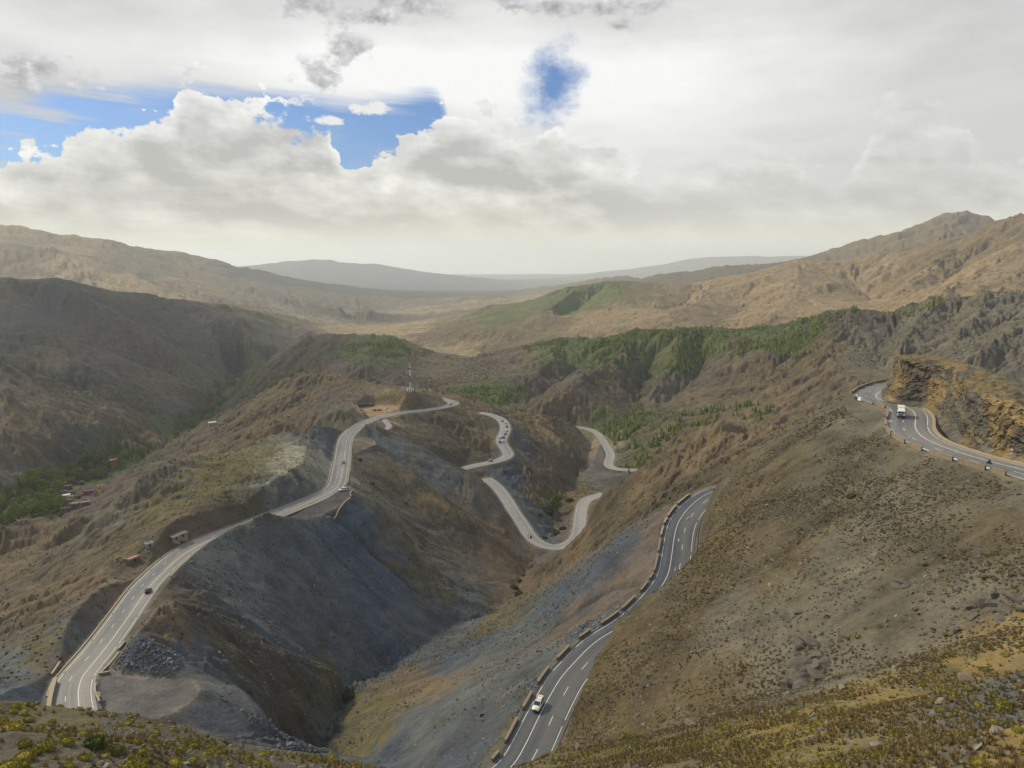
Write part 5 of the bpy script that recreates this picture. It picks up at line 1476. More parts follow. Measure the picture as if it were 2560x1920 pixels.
def build_suv(paint, rack=True):
    root = empty('parked_suv', (0, 0, 0))
    hw = 0.93
    b = MB()
    b.loft([rsec(-2.28, hw - 0.10, 0.52, 1.05), rsec(-2.20, hw - 0.02, 0.42, 1.16), rsec(-1.4, hw, 0.36, 1.18), rsec(0.2, hw, 0.36, 1.16), rsec(0.95, hw, 0.36, 1.14),
            rsec(1.6, hw - 0.02, 0.38, 1.09), rsec(2.15, hw - 0.07, 0.44, 1.00), rsec(2.32, hw - 0.16, 0.52, 0.88)])
    b.obj('body', paint, root, True)
    g = MB()
    g.loft([[(-hw + 0.06, -2.20, 1.14), (hw - 0.06, -2.20, 1.14), (hw - 0.20, -2.08, 1.74), (-hw + 0.20, -2.08, 1.74)],
            [(-hw + 0.05, -0.5, 1.15), (hw - 0.05, -0.5, 1.15), (hw - 0.19, -0.5, 1.77), (-hw + 0.19, -0.5, 1.77)],
            [(-hw + 0.05, 0.40, 1.14), (hw - 0.05, 0.40, 1.14), (hw - 0.20, 0.28, 1.74), (-hw + 0.20, 0.28, 1.74)],
            [(-hw + 0.08, 1.08, 1.10), (hw - 0.08, 1.08, 1.10), (hw - 0.16, 0.95, 1.20), (-hw + 0.16, 0.95, 1.20)]])
    g.obj('window', M_GLASS, root)
    r = MB()
    r.loft([[(-hw + 0.20, -2.12, 1.74), (hw - 0.20, -2.12, 1.74), (hw - 0.25, -2.10, 1.80), (-hw + 0.25, -2.10, 1.80)],
            [(-hw + 0.18, -0.6, 1.77), (hw - 0.18, -0.6, 1.77), (hw - 0.24, -0.6, 1.84), (-hw + 0.24, -0.6, 1.84)],
            [(-hw + 0.19, 0.30, 1.73), (hw - 0.19, 0.30, 1.73), (hw - 0.25, 0.24, 1.79), (-hw + 0.25, 0.24, 1.79)]])
    for sx in (-1, 1):                       # pillars
        for (y0, y1, dz) in ((1.02, 0.30, 0), (-0.45, -0.5, 0), (-1.35, -1.38, 0), (-2.18, -2.08, 0)):
            r.tube((sx * (hw - 0.07), y0, 1.13), (sx * (hw - 0.20), y1, 1.76), 0.05, n=5)
    r.obj('roof', paint, root)
    if rack:
        k = MB()
        for sx in (-0.62, 0.62): k.tube((sx, -1.9, 1.90), (sx, 0.0, 1.89), 0.025, n=5)
        for y in (-1.5, -0.3): k.tube((-0.62, y, 1.88), (0.62, y, 1.88), 0.022, n=5)
        k.obj('roof_rack', M_PLASTIC, root)
    p = MB(); p.box((0, 2.30, 0.50), (1.66, 0.14, 0.22)); p.obj('bumper', M_PLASTIC, root)
    gr = MB(); gr.box((0, 2.33, 0.76), (0.80, 0.05, 0.16)); gr.obj('grille', M_PLASTIC, root)
    for sx in (-1, 1):
        h = MB(); h.box((sx * 0.64, 2.27, 0.80), (0.30, 0.12, 0.17)); h.obj('headlight', M_LAMP, root)
        h = MB(); h.box((sx * 0.80, -2.27, 0.95), (0.14, 0.08, 0.30)); h.obj('tail_light', M_RED, root)
        h = MB(); h.box((sx * (hw + 0.10), 0.78, 1.18), (0.22, 0.10, 0.16)); h.obj('mirror', paint, root)
    wheels(root, hw, (1.42, -1.38), 0.36)
    return root

def build_car(paint):
    root = empty('passenger_car', (0, 0, 0))
    hw = 0.88
    b = MB()
    b.loft([rsec(-2.08, hw - 0.12, 0.45, 0.88), rsec(-1.95, hw - 0.03, 0.34, 0.98), rsec(-1.2, hw, 0.28, 0.98), rsec(0.6, hw, 0.28, 0.95), rsec(1.4, hw - 0.03, 0.30, 0.87), rsec(1.95, hw - 0.10, 0.36, 0.74), rsec(2.08, hw - 0.2, 0.42, 0.64)])
    b.obj('body', paint, root, True)
    g = MB()
    g.loft([[(-hw + 0.08, -1.98, 0.95), (hw - 0.08, -1.98, 0.95), (hw - 0.2, -1.80, 1.05), (-hw + 0.2, -1.80, 1.05)],
            [(-hw + 0.06, -1.30, 0.96), (hw - 0.06, -1.30, 0.96), (hw - 0.22, -1.25, 1.42), (-hw + 0.22, -1.25, 1.42)],
            [(-hw + 0.06, 0.10, 0.95), (hw - 0.06, 0.10, 0.95), (hw - 0.22, 0.0, 1.44), (-hw + 0.22, 0.0, 1.44)],
            [(-hw + 0.09, 0.98, 0.90), (hw - 0.09, 0.98, 0.90), (hw - 0.18, 0.85, 0.97), (-hw + 0.18, 0.85, 0.97)]])
    g.obj('window', M_GLASS, root)
    r = MB()
    r.loft([[(-hw + 0.22, -1.30, 1.41), (hw - 0.22, -1.30, 1.41), (hw - 0.28, -1.28, 1.46), (-hw + 0.28, -1.28, 1.46)],
            [(-hw + 0.21, -0.5, 1.44), (hw - 0.21, -0.5, 1.44), (hw - 0.27, -0.5, 1.50), (-hw + 0.27, -0.5, 1.50)],
            [(-hw + 0.22, 0.05, 1.43), (hw - 0.22, 0.05, 1.43), (hw - 0.28, 0.02, 1.48), (-hw + 0.28, 0.02, 1.48)]])
    for sx in (-1, 1):
        for (y0, y1) in ((0.92, 0.05), (-0.5, -0.5), (-1.75, -1.28)):
            r.tube((sx * (hw - 0.07), y0, 0.94), (sx * (hw - 0.22), y1, 1.44), 0.045, n=5)
    r.obj('roof', paint, root)
    for sx in (-1, 1):
        h = MB(); h.box((sx * 0.60, 2.0, 0.62), (0.30, 0.14, 0.14)); h.obj('headlight', M_LAMP, root)
        h = MB(); h.box((sx * 0.70, -2.05, 0.78), (0.24, 0.08, 0.14)); h.obj('tail_light', M_RED, root)
    wheels(root, hw, (1.28, -1.28), 0.31, 0.2)
    return root

def build_truck():
    root = empty('cargo_truck', (0, 0, 0))
    hw = 1.22
    c = MB()                                  # cab
    c.loft([rsec(1.9, hw, 0.95, 2.75, 0.1), rsec(3.0, hw, 0.85, 2.75, 0.1), rsec(3.45, hw - 0.02, 0.85, 2.55, 0.12), rsec(3.62, hw - 0.06, 0.85, 1.72, 0.1)])
    c.obj('cab', M_CARWHITE, root, False)
    d = MB()                                  # roof deflector
    d.loft([[(-hw + 0.12, 1.9, 2.75), (hw - 0.12, 1.9, 2.75), (hw - 0.2, 1.95, 3.45), (-hw + 0.2, 1.95, 3.45)], [(-hw + 0.15, 3.1, 2.72), (hw - 0.15, 3.1, 2.72), (hw - 0.3, 2.8, 2.95), (-hw + 0.3, 2.8, 2.95)]])
    d.obj('deflector', M_CARWHITE, root)
    w = MB()
    w.add([(-hw + 0.14, 3.645, 1.74), (hw - 0.14, 3.645, 1.74), (hw - 0.20, 3.47, 2.50), (-hw + 0.20, 3.47, 2.50), (-hw + 0.14, 3.60, 1.74), (hw - 0.14, 3.60, 1.74), (hw - 0.20, 3.42, 2.50), (-hw + 0.20, 3.42, 2.50)],
          [(0, 1, 2, 3), (7, 6, 5, 4), (0, 4, 5, 1), (1, 5, 6, 2), (2, 6, 7, 3), (3, 7, 4, 0)])
    w.obj('windscreen', M_GLASS, root)
    for sx in (-1, 1):
        s_ = MB(); s_.box((sx * (hw + 0.005), 2.95, 2.1), (0.03, 0.8, 0.62)); s_.obj('window', M_GLASS, root)
        m_ = MB(); m_.box((sx * (hw + 0.2), 3.45, 2.05), (0.22, 0.12, 0.62)); m_.tube((sx * hw, 3.4, 2.3), (sx * (hw + 0.2), 3.45, 2.3), 0.03, n=5); m_.obj('mirror', M_PLASTIC, root)
        h = MB(); h.box((sx * 0.92, 3.64, 0.98), (0.36, 0.10, 0.2)); h.obj('headlight', M_LAMP, root)
    b = MB(); b.box((0, 3.60, 0.72), (2.36, 0.2, 0.44)); b.obj('bumper', M_PLASTIC, root)
    g = MB(); g.box((0, 3.655, 1.38), (1.5, 0.04, 0.30)); g.box((0, 3.655, 1.05), (1.2, 0.04, 0.14)); g.obj('grille', M_PLASTIC, root)
    t = MB()
    t.loft([[(-1.24, -4.6, 1.05), (1.24, -4.6, 1.05), (1.24, -4.6, 3.45), (0.9, -4.6, 3.62), (-0.9, -4.6, 3.62), (-1.24, -4.6, 3.45)], [(-1.24, 1.75, 1.05), (1.24, 1.75, 1.05), (1.24, 1.75, 3.45), (0.9, 1.75, 3.62), (-0.9, 1.75, 3.62), (-1.24, 1.75, 3.45)]])
    t.obj('cargo_box', M_TARP, root)
    ch = MB(); ch.box((0, -0.8, 0.85), (1.0, 7.6, 0.28)); ch.box((0, -4.62, 0.7), (2.3, 0.1, 0.22)); ch.obj('chassis', M_STEEL_D, root)
    wheels(root, 1.22, (2.75, -2.3, -3.5), 0.50, 0.34)
    return root

def build_digger():
    root = empty('excavator', (0, 0, 0))
    t = MB()
    for sx in (-1, 1):
        t.box((sx * 1.05, 0, 0.42), (0.5, 3.4, 0.6)); 
    t.obj('crawler_track', M_PLASTIC, root)
    b = MB(); b.loft([rsec(-2.0, 1.2, 0.9, 2.1, 0.2), rsec(-0.2, 1.25, 0.85, 2.2, 0.2), rsec(1.1, 1.2, 0.9, 1.9, 0.2)]); b.obj('body', M_ORANGE, root)
    c = MB(); c.loft([[(-1.2, 0.0, 1.9), (-0.2, 0.0, 1.9), (-0.25, 0.1, 3.0), (-1.15, 0.1, 3.0)], [(-1.2, 1.5, 1.9), (-0.2, 1.5, 1.9), (-0.25, 1.2, 3.0), (-1.15, 1.2, 3.0)]]); c.obj('cab', M_GLASS, root)
    a = MB(); a.tube((0.4, 0.9, 1.7), (0.4, 3.4, 4.3), 0.28, 0.22); a.tube((0.4, 3.4, 4.3), (0.4, 5.3, 2.2), 0.2, 0.15); a.obj('arm', M_ORANGE, root)
    k = MB(); k.box((0.4, 5.3, 1.7), (1.0, 0.8, 0.9), 0, 0.6); k.obj('bucket', M_STEEL_D, root)
    return root

def place_on(o, name, u, v, back=False, off=None):
    """stand a vehicle on a road under a pixel, heading along it (towards the viewer unless back)"""
    P = ROADS[name][0]
    k, of, q = road_point(name, u, v)
    of = of if off is None else off
    t, nr = frame(P)
    p = P[k] + nr[k] * of
    h = t[k] if back else -t[k]
    sl = np.gradient(P[:, 2])[k] / max(np.linalg.norm(np.gradient(P[:, :2], axis=0)[k]), 1e-6)
    o.location = (p[0], p[1], p[2] + 0.03)
    o.rotation_euler = (math.atan(sl if back else -sl), 0, math.atan2(-h[0], h[1]))
    return o

suv = build_suv(M_CREAM)
place_on(suv, 'right', 1353, 1766, off=-2.75)
suv.name = 'suv'
tag(suv, 'cream white four wheel drive car with roof rack coming down the lowest near road', 'car')
truck = build_truck()
place_on(truck, 'upper', 2253, 1042, off=-2.4)
truck.scale = (0.84, 0.84, 0.84)
tag(truck, 'white lorry with dark windscreen and pale cargo box rounding the cliff bend', 'truck')
car = build_car(M_CARBLACK)
tag(car, 'black hatchback alone on the long straight of the ridge road', 'car')
place_on(car, 'left', 375, 1480, back=True, off=2.6)
def car_at(road, u, v, m, label, back=False, off=None, group=None, src=None):
    c = copy_tree(src or car)
    place_on(c, road, u, v, back, off)
    if m is not M_CARBLACK:
        paint_tree(c, 'body', m); paint_tree(c, 'roof', m)
    if 'group' in c: del c['group']
    tag(c, label, 'car', group)
    return c
car_at('left', 862, 1158, M_CARGREY, 'dark grey car far along the ridge road beyond the lay-by', off=1.4)
car_at('left', 1120, 1012, M_CARBLUE, 'dark blue car on the hairpin below the mast hill', off=0.0)
QG = 'cars queuing on the hillside bend'
car_at('bend', 1253, 1048, M_CARGREY, 'grey car at the top of the queue on the hillside bend', off=0.4, group=QG)
car_at('bend', 1259, 1053, M_CARWHITE, 'white car second from the top of the hillside queue', off=-1.6, group=QG)
car_at('bend', 1262, 1060, M_CARBLACK, 'black car third from the top of the hillside queue', off=-1.6, group=QG)
car_at('bend', 1262, 1067, M_CARWHITE, 'white car fourth from the top of the hillside queue', off=-1.6, group=QG)
car_at('bend', 1257, 1077, M_CARGREY, 'grey car in the middle of the hillside queue', off=-1.6, group=QG)
car_at('bend', 1256, 1084, M_CARWHITE, 'white car just behind the blue one in the hillside queue', off=1.6, group=QG)
car_at('bend', 1249, 1088, M_CARBLUE, 'blue car on the inside of the hillside bend', off=-1.6, group=QG)
car_at('bend', 1250, 1101, M_CARWHITE, 'white car second from the bottom of the hillside queue', off=-1.6, group=QG)
car_at('bend', 1251, 1107, M_CARBLACK, 'black car last in the hillside queue', off=1.5, group=QG)
car_at('valley', 1320, 1341, M_CARBLACK, 'black car entering the U bend at the valley bottom', off=0.8)
car_at('lower', 1511, 1094, M_CARWHITE, 'white car on the lowest road below the pine wood', off=1.7)
digger = build_digger()
place_on(digger, 'bend', 1222, 1151, off=3.8)
digger.rotation_euler.z += 0.8
tag(digger, 'orange excavator with raised arm at work beside the hillside bend', 'excavator')

def ground_at(x, y):
    return float(ground_z(np.array([x]), np.array([y]))[0])
def spot(u, v):
    p = hit(u, v)
    return p

# ------------------------------------------------------------------ parapets, guard rails, poles, signs
def path_at(name, s):
    P = ROADS[name][0]; d = arclen(P); t, nr = frame(P)
    return (np.array([np.interp(s, d, P[:, k]) for k in range(3)]), np.array([np.interp(s, d, t[:, k]) for k in range(3)]), np.array([np.interp(s, d, nr[:, k]) for k in range(3)]))

def station(name, u, v):
    k, off, q = road_point(name, u, v)
    return arclen(ROADS[name][0])[k]

def wall(name, s0, s1, off, h, w, m, label, group, cat='wall'):
    if s1 < s0: s0, s1 = s1, s0
    n = max(2, int((s1 - s0) / 2.5) + 1)
    o0, _, _ = path_at(name, (s0 + s1) / 2)
    secs, caps = [], []
    for s in np.linspace(s0, s1, n):
        p, t, nr = path_at(name, s)
        c = p + nr * off - o0
        j = RNG.normal(0, 0.025)
        secs.append([(c - nr * w / 2 + np.array((0, 0, -0.9))), (c + nr * w / 2 + np.array((0, 0, -0.9))), (c + nr * w / 2 + np.array((0, 0, h + j))), (c - nr * w / 2 + np.array((0, 0, h + j)))])
        caps.append([(c - nr * (w / 2 + 0.06) + np.array((0, 0, h + j))), (c + nr * (w / 2 + 0.06) + np.array((0, 0, h + j))), (c + nr * (w / 2 + 0.06) + np.array((0, 0, h + j + 0.12))), (c - nr * (w / 2 + 0.06) + np.array((0, 0, h + j + 0.12)))])
    root = empty('parapet_wall', o0)
    a = MB(); a.loft(secs); a.obj('masonry', M_WALL_D if m is M_WALL_D else M_WALL, root)
    c = MB(); c.loft(caps); c.obj('coping', M_WALL if m is M_WALL else M_KERB, root)
    tag(root, label, cat, group)
    return root

def rail(name, s0, s1, off, label, group):
    if s1 < s0: s0, s1 = s1, s0
    if s1 - s0 < 0.8: return
    o0, _, _ = path_at(name, (s0 + s1) / 2)
    root = empty('guard_rail', o0)
    n = max(2, int((s1 - s0) / 2) + 1)
    secs = []
    ss = np.linspace(s0, s1, n)
    for s in ss:
        p, t, nr = path_at(name, s)
        c = p + nr * off - o0
        prof = [(-0.04, 0.44), (0.05, 0.50), (-0.02, 0.58), (0.05, 0.66), (-0.04, 0.74), (-0.08, 0.74), (-0.02, 0.66), (-0.08, 0.58), (-0.02, 0.50), (-0.08, 0.44)]
        sg = -1 if off < 0 else 1
        secs.append([c - nr * (a * sg) + np.array((0, 0, b)) for a, b in prof])
    m_ = MB(); m_.loft(secs); m_.obj('rail', M_GALV, root)
    for s in ss[::1] if n < 4 else ss[::2]:
        p, t, nr = path_at(name, s)
        c = p + nr * (off + (0.1 if off > 0 else -0.1)) - o0
        q = MB(); q.box((c[0], c[1], c[2] + 0.0), (0.1, 0.1, 1.4)); q.obj('post', M_STEEL_D, root)
    tag(root, label, 'guard rail', group)

RW = [(1222, 1919, 1243, 1884), (1257, 1856, 1288, 1807), (1301, 1784, 1327, 1738), (1338, 1716, 1367, 1677), (1380, 1660, 1416, 1625), (1438, 1611, 1472, 1582), (1498, 1569, 1536, 1543), (1555, 1533, 1595, 1505),
      (1610, 1488, 1629, 1465), (1634, 1454, 1640, 1440), (1639, 1437, 1645, 1391), (1645, 1385, 1652, 1345), (1654, 1339, 1659, 1316), (1662, 1310, 1668, 1296)]
ORD = ['first', 'second', 'third', 'fourth', 'fifth', 'sixth', 'seventh', 'eighth', 'ninth', 'tenth', 'eleventh', 'twelfth', 'thirteenth', 'fourteenth', 'fifteenth', 'sixteenth']
prev = None
OFF_R = -(ROADS['right'][1] + 0.45)
for k, (u0, v0, u1, v1) in enumerate(RW):
    s0, s1 = station('right', u0 + 20, v0), station('right', u1 + 20, v1)
    if s1 - s0 < 2.5: s1 = s0 + 2.5
    if prev is not None:
        s0 = max(s0, prev + 0.8)
        rail('right', prev + 0.1, s0 - 0.1, OFF_R, 'short steel guard rail filling the %s gap from the bottom of the near road wall' % ORD[k - 1], 'guard rails between near road parapets')
    s1 = max(s1, s0 + 2.0)
    wall('right', s0, s1, OFF_R, 0.75, 0.55, M_WALL if k < 12 else M_WALL_D, 'tan stone parapet block, %s from the bottom of the near road' % ORD[k], 'parapets of the near road')
    prev = s1
Lr = arclen(ROADS['right'][0])[-1]
k = 0
s = prev + 1.0
while s < Lr - 26:
    wall('right', s, s + 8.0, OFF_R, 0.8, 0.5, M_WALL_D, 'dark parapet block, %s along the outer curve where the near road leaves view' % ORD[k], 'dark parapets of the near road')
    s += 9.4; k += 1

OFF_U = -(ROADS['upper'][1] + 0.4)
UW = [(2560, 1208, 2519, 1197), (2497, 1196, 2447, 1177), (2423, 1172, 2377, 1155), (2363, 1149, 2322, 1135), (2303, 1130, 2268, 1116), (2256, 1111, 2233, 1097), (2226, 1094, 2213, 1078), (2211, 1072, 2216, 1050), (2218, 1044, 2227, 1031)]
prev = None
UWALLS = []
for k, (u0, v0, u1, v1) in enumerate(UW):
    s0, s1 = station('upper', u0 + 10, v0 - 22), station('upper', u1 + 10, v1 - 22)
    if s1 < s0: s0, s1 = s1, s0
    if prev is not None:
        s0 = max(s0, prev + 1.0)
        if k < 7:
            rail('upper', prev + 0.1, s0 - 0.1, OFF_U, 'short steel guard rail in the %s parapet gap from the right on the cliff road' % ORD[k - 1], 'guard rails of the cliff road')
    s1 = max(s1, s0 + 2.5)
    wall('upper', s0, s1, OFF_U, 0.85, 0.5, M_WALL, 'tan stone parapet block, %s from the right picture edge on the cliff road' % ORD[k], 'parapets of the cliff road')
    prev = s1
Lu = arclen(ROADS['upper'][0])[-1]
sA, sB = station('upper', 2140, 985), Lu - 4
k = 0
s = sA
while s < sB:
    wall('upper', s, min(s + 9.0, sB), OFF_U, 0.9, 0.5, M_WALL, 'parapet block round the far bend of the cliff road, %s from the bend' % ORD[k], 'far bend parapets')
    s += 10.2; k += 1
# plastic barrier and small stone blocks between
def block(u, v, d, m, name, label, cat, rz=0.3):
    p = spot(u, v)
    b = MB(); b.box((0, 0, d[2] / 2 - 0.1), d, rz, 0.82); b.box((0, 0, d[2] * 0.12 - 0.1), (d[0] * 1.15, d[1] * 1.3, d[2] * 0.24), rz)
    o = b.obj(name, m); o.location = p
    return tag(o, label, cat)
kU = lambda u, v: path_at('upper', station('upper', u, v))
def roadside(name, u, v, off, dims, m, nm, label, cat):
    p, t, nr = path_at(name, station(name, u, v))
    b = MB(); b.box((0, 0, dims[2] / 2), dims, 0, 0.8); b.box((0, 0, dims[2] * 0.14), (dims[0] * 1.2, dims[1] * 1.1, dims[2] * 0.28))
    o = b.obj(nm, m); q = p + nr * off; o.location = q; o.rotation_euler.z = math.atan2(-t[0], t[1])
    return tag(o, label, cat)
roadside('upper', 2195, 1001, OFF_U, (0.7, 1.9, 1.0), M_WHITE, 'traffic_barrier', 'white plastic traffic barrier on the edge of the cliff road before the lorry', 'barrier')
roadside('upper', 2165, 996, OFF_U, (0.6, 1.6, 0.8), M_STEEL_D, 'kerb_block', 'small dark kerb block left of the white plastic barrier', 'block')
roadside('upper', 2218, 1010, OFF_U, (0.6, 1.6, 0.8), M_STEEL_D, 'kerb_block', 'small dark kerb block right of the white plastic barrier', 'block')

# left road: walls at the bottom bend, low walls of the lay-by
def wall_px(pts, z, h, w, label, group, m=M_WALL, cat='wall'):
    Q = resample(np.array([PZ(u, v, z) for u, v in pts]), 2.5)
    o0 = Q.mean(0)
    t, nr = frame(Q)
    root = empty('parapet_wall', o0)
    secs, caps = [], []
    for p, n_ in zip(Q, nr):
        g = ground_at(p[0], p[1])
        c = np.array((p[0], p[1], g)) - o0
        secs.append([c - n_ * w / 2 + np.array((0, 0, -0.8)), c + n_ * w / 2 + np.array((0, 0, -0.8)), c + n_ * w / 2 + np.array((0, 0, h)), c - n_ * w / 2 + np.array((0, 0, h))])
        caps.append([c - n_ * (w / 2 + 0.05) + np.array((0, 0, h)), c + n_ * (w / 2 + 0.05) + np.array((0, 0, h)), c + n_ * (w / 2 + 0.05) + np.array((0, 0, h + 0.12)), c - n_ * (w / 2 + 0.05) + np.array((0, 0, h + 0.12))])
    a = MB(); a.loft(secs); a.obj('masonry', m, root)
    c_ = MB(); c_.loft(caps); c_.obj('coping', M_KERB, root)
    tag(root, label, cat, group)
wall_px([(122, 1778), (126, 1745), (137, 1692)], -115.6, 1.5, 1.0, 'thick tan stone wall on the outside of the bottom left bend', None)
wall_px([(129, 1688), (150, 1656)], -117, 0.9, 0.5, 'short tan wall piece just above the thick bend wall', None)
wall_px([(250, 1690), (270, 1668), (297, 1628)], -117.5, 0.7, 0.5, 'low tan wall between the ridge road and the slate heap', None)
wall_px([(297, 1624), (312, 1602)], -118.5, 0.6, 0.4, 'low wall stub at the upper end of the slate heap', None)
wall_px([(240, 1716), (237, 1735), (250, 1770)], -117.3, 0.6, 0.4, 'low broken wall at the entrance of the gravel lot', None)
wall_px([(252, 1688), (275, 1683)], -117.4, 0.7, 0.5, 'short return of the low wall facing the gravel lot', None)
wall_px([(815, 1287), (838, 1279), (862, 1254), (876, 1243)], -129.6, 0.7, 0.45, 'low tan wall curving round the end of the dark lay-by', None)
wall_px([(878, 1240), (874, 1235), (884, 1225)], -129.6, 0.7, 0.45, 'short angled wall at the far corner of the lay-by', None)
wall_px([(872, 1180), (871, 1205), (866, 1216)], -132.5, 0.7, 0.4, 'low wall along the ridge road just beyond the lay-by', None)
wall_px([(700, 1312), (735, 1303)], -129.6, 0.5, 0.5, 'low stones at the near edge of the lay-by', None)
wall_px([(905, 1095), (935, 1103), (938, 1112), (918, 1120)], -136.4, 0.5, 0.4, 'low stone ring round the unpaved viewpoint spur', None)
b_ = MB(); b_.box((0, 0, 0.35), (0.9, 2.6, 0.8)); o_ = b_.obj('stone_block', M_WALL); p_ = spot(247, 1742); o_.location = p_; o_.rotation_euler.z = 0.5
tag(o_, 'single tan stone block lying in the gravel lot entrance', 'block')
# dark retaining wall right of the near road
def retaining():
    P = ROADS['right'][0]
    sA, sB = station('right', 1702, 1400), station('right', 1748, 1258)
    secs = []
    o0, _, _ = path_at('right', sA)
    for s in np.linspace(sA, sB, 12):
        p, t, nr = path_at('right', s)
        c = p - o0
        a, b = ROADS['right'][1] + 0.3, ROADS['right'][1] + 0.9
        secs.append([c + nr * a + np.array((0, 0, -0.3)), c + nr * b + np.array((0, 0, -0.3)), c + nr * (b + 0.1) + np.array((0, 0, 2.2)), c + nr * (a + 0.35) + np.array((0, 0, 2.2))])
    m_ = MB(); m_.loft(secs); o = m_.obj('retaining_wall', M_WALL_D); o.location = o0
    tag(o, 'dark retaining wall on the hill side of the near road', 'wall')
retaining()

def pole(u, v, h, label, group, road='upper', off=None):
    s = station(road, u, v); p, t, nr = path_at(road, s)
    p = p + nr * (off if off is not None else (OFF_U - 0.7))
    root = empty('snow_pole', (p[0], p[1], p[2] - 0.2))
    for k in range(4):
        b = MB(); b.tube((0, 0, 0.2 + k * h / 4), (0, 0, 0.2 + (k + 1) * h / 4), 0.055, n=6); b.obj('band', M_RED if k % 2 == 0 else M_WHITE, root)
    b = MB(); b.tube((0, 0, -0.5), (0, 0, 0.2), 0.06, n=6); b.obj('foot', M_STEEL_D, root)
    tag(root, label, 'snow pole', group)
SG_ = 'snow poles of the cliff road'
pole(2449, 1155, 2.6, 'red and white snow pole nearest to the right picture edge', SG_)
pole(2330, 1115, 2.6, 'red and white snow pole beside the second grey rail gap', SG_)
pole(2245, 1078, 2.4, 'red snow pole inside the near curve below the lorry', SG_)
pole(2225, 1040, 2.2, 'red snow pole outside the near curve wall', SG_)
pole(2226, 1008, 2.4, 'red snow pole just left of the lorry', SG_)
pole(2168, 992, 2.4, 'red snow pole at the far hairpin end of the cliff road', SG_)

def sign(u, v, kind, label, off, h=2.0, road='upper', face=1):
    s = station(road, u, v); p, t, nr = path_at(road, s)
    p = p + nr * off
    root = empty('road_sign', (p[0], p[1], p[2]))
    b = MB(); b.tube((0, 0, -0.5), (0, 0, h), 0.05, n=6); b.obj('post', M_GALV, root)
    yaw = math.atan2(-p[0], p[1]) if face else math.atan2(-p[0], p[1]) + math.pi
    if kind == 'round':
        d = MB(); d.tube((0, -0.06, h), (0, -0.09, h), 0.46, n=20); o = d.obj('sign_plate', M_RED, root)
        e = MB(); e.tube((0, -0.095, h), (0, -0.105, h), 0.34, n=20); e.obj('sign_face', M_WHITE, o)
        f = MB(); f.box((0, -0.08, h - 0.85), (0.75, 0.03, 0.42)); f.obj('plate', M_WHITE, root)
    else:
        d = MB(); d.add([(-0.62, -0.06, h - 0.35), (0.62, -0.06, h - 0.35), (0, -0.06, h + 0.7), (-0.62, -0.10, h - 0.35), (0.62, -0.10, h - 0.35), (0, -0.10, h + 0.7)], [(0, 1, 2), (5, 4, 3), (0, 3, 4, 1), (1, 4, 5, 2), (2, 5, 3, 0)])
        d.obj('sign_plate', M_STEEL_D if kind == 'triangle_back' else M_WHITE, root)
    root.rotation_euler.z = yaw
    tag(root, label, 'road sign')
sign(2517, 1175, 'triangle_back', 'dark back of a triangular road sign beside the parapets at the right', OFF_U - 0.5, 2.0)
sign(2539, 1150, 'round', 'round red and white road sign at the foot of the cliff', ROADS['upper'][1] + 1.6, 2.4)
sign(2322, 1052, 'triangle', 'small white triangular sign against the cliff foot', ROADS['upper'][1] + 1.8, 1.8)
def debris():
    p = spot(2205, 1095)
    b = MB()
    b.tube((-1.6, 0.4, 0.2), (0.4, 0.0, 0.35), 0.10); b.tube((-0.4, -0.9, 0.15), (0.9, 0.2, 0.4), 0.10); b.tube((0.2, 0.0, 0.1), (1.6, 0.5, 0.5), 0.12)
    o = b.obj('bent_rail', M_GALV); o.location = p
    tag(o, 'bent piece of guard rail lying on the slope below the cliff road', 'scrap')
debris()

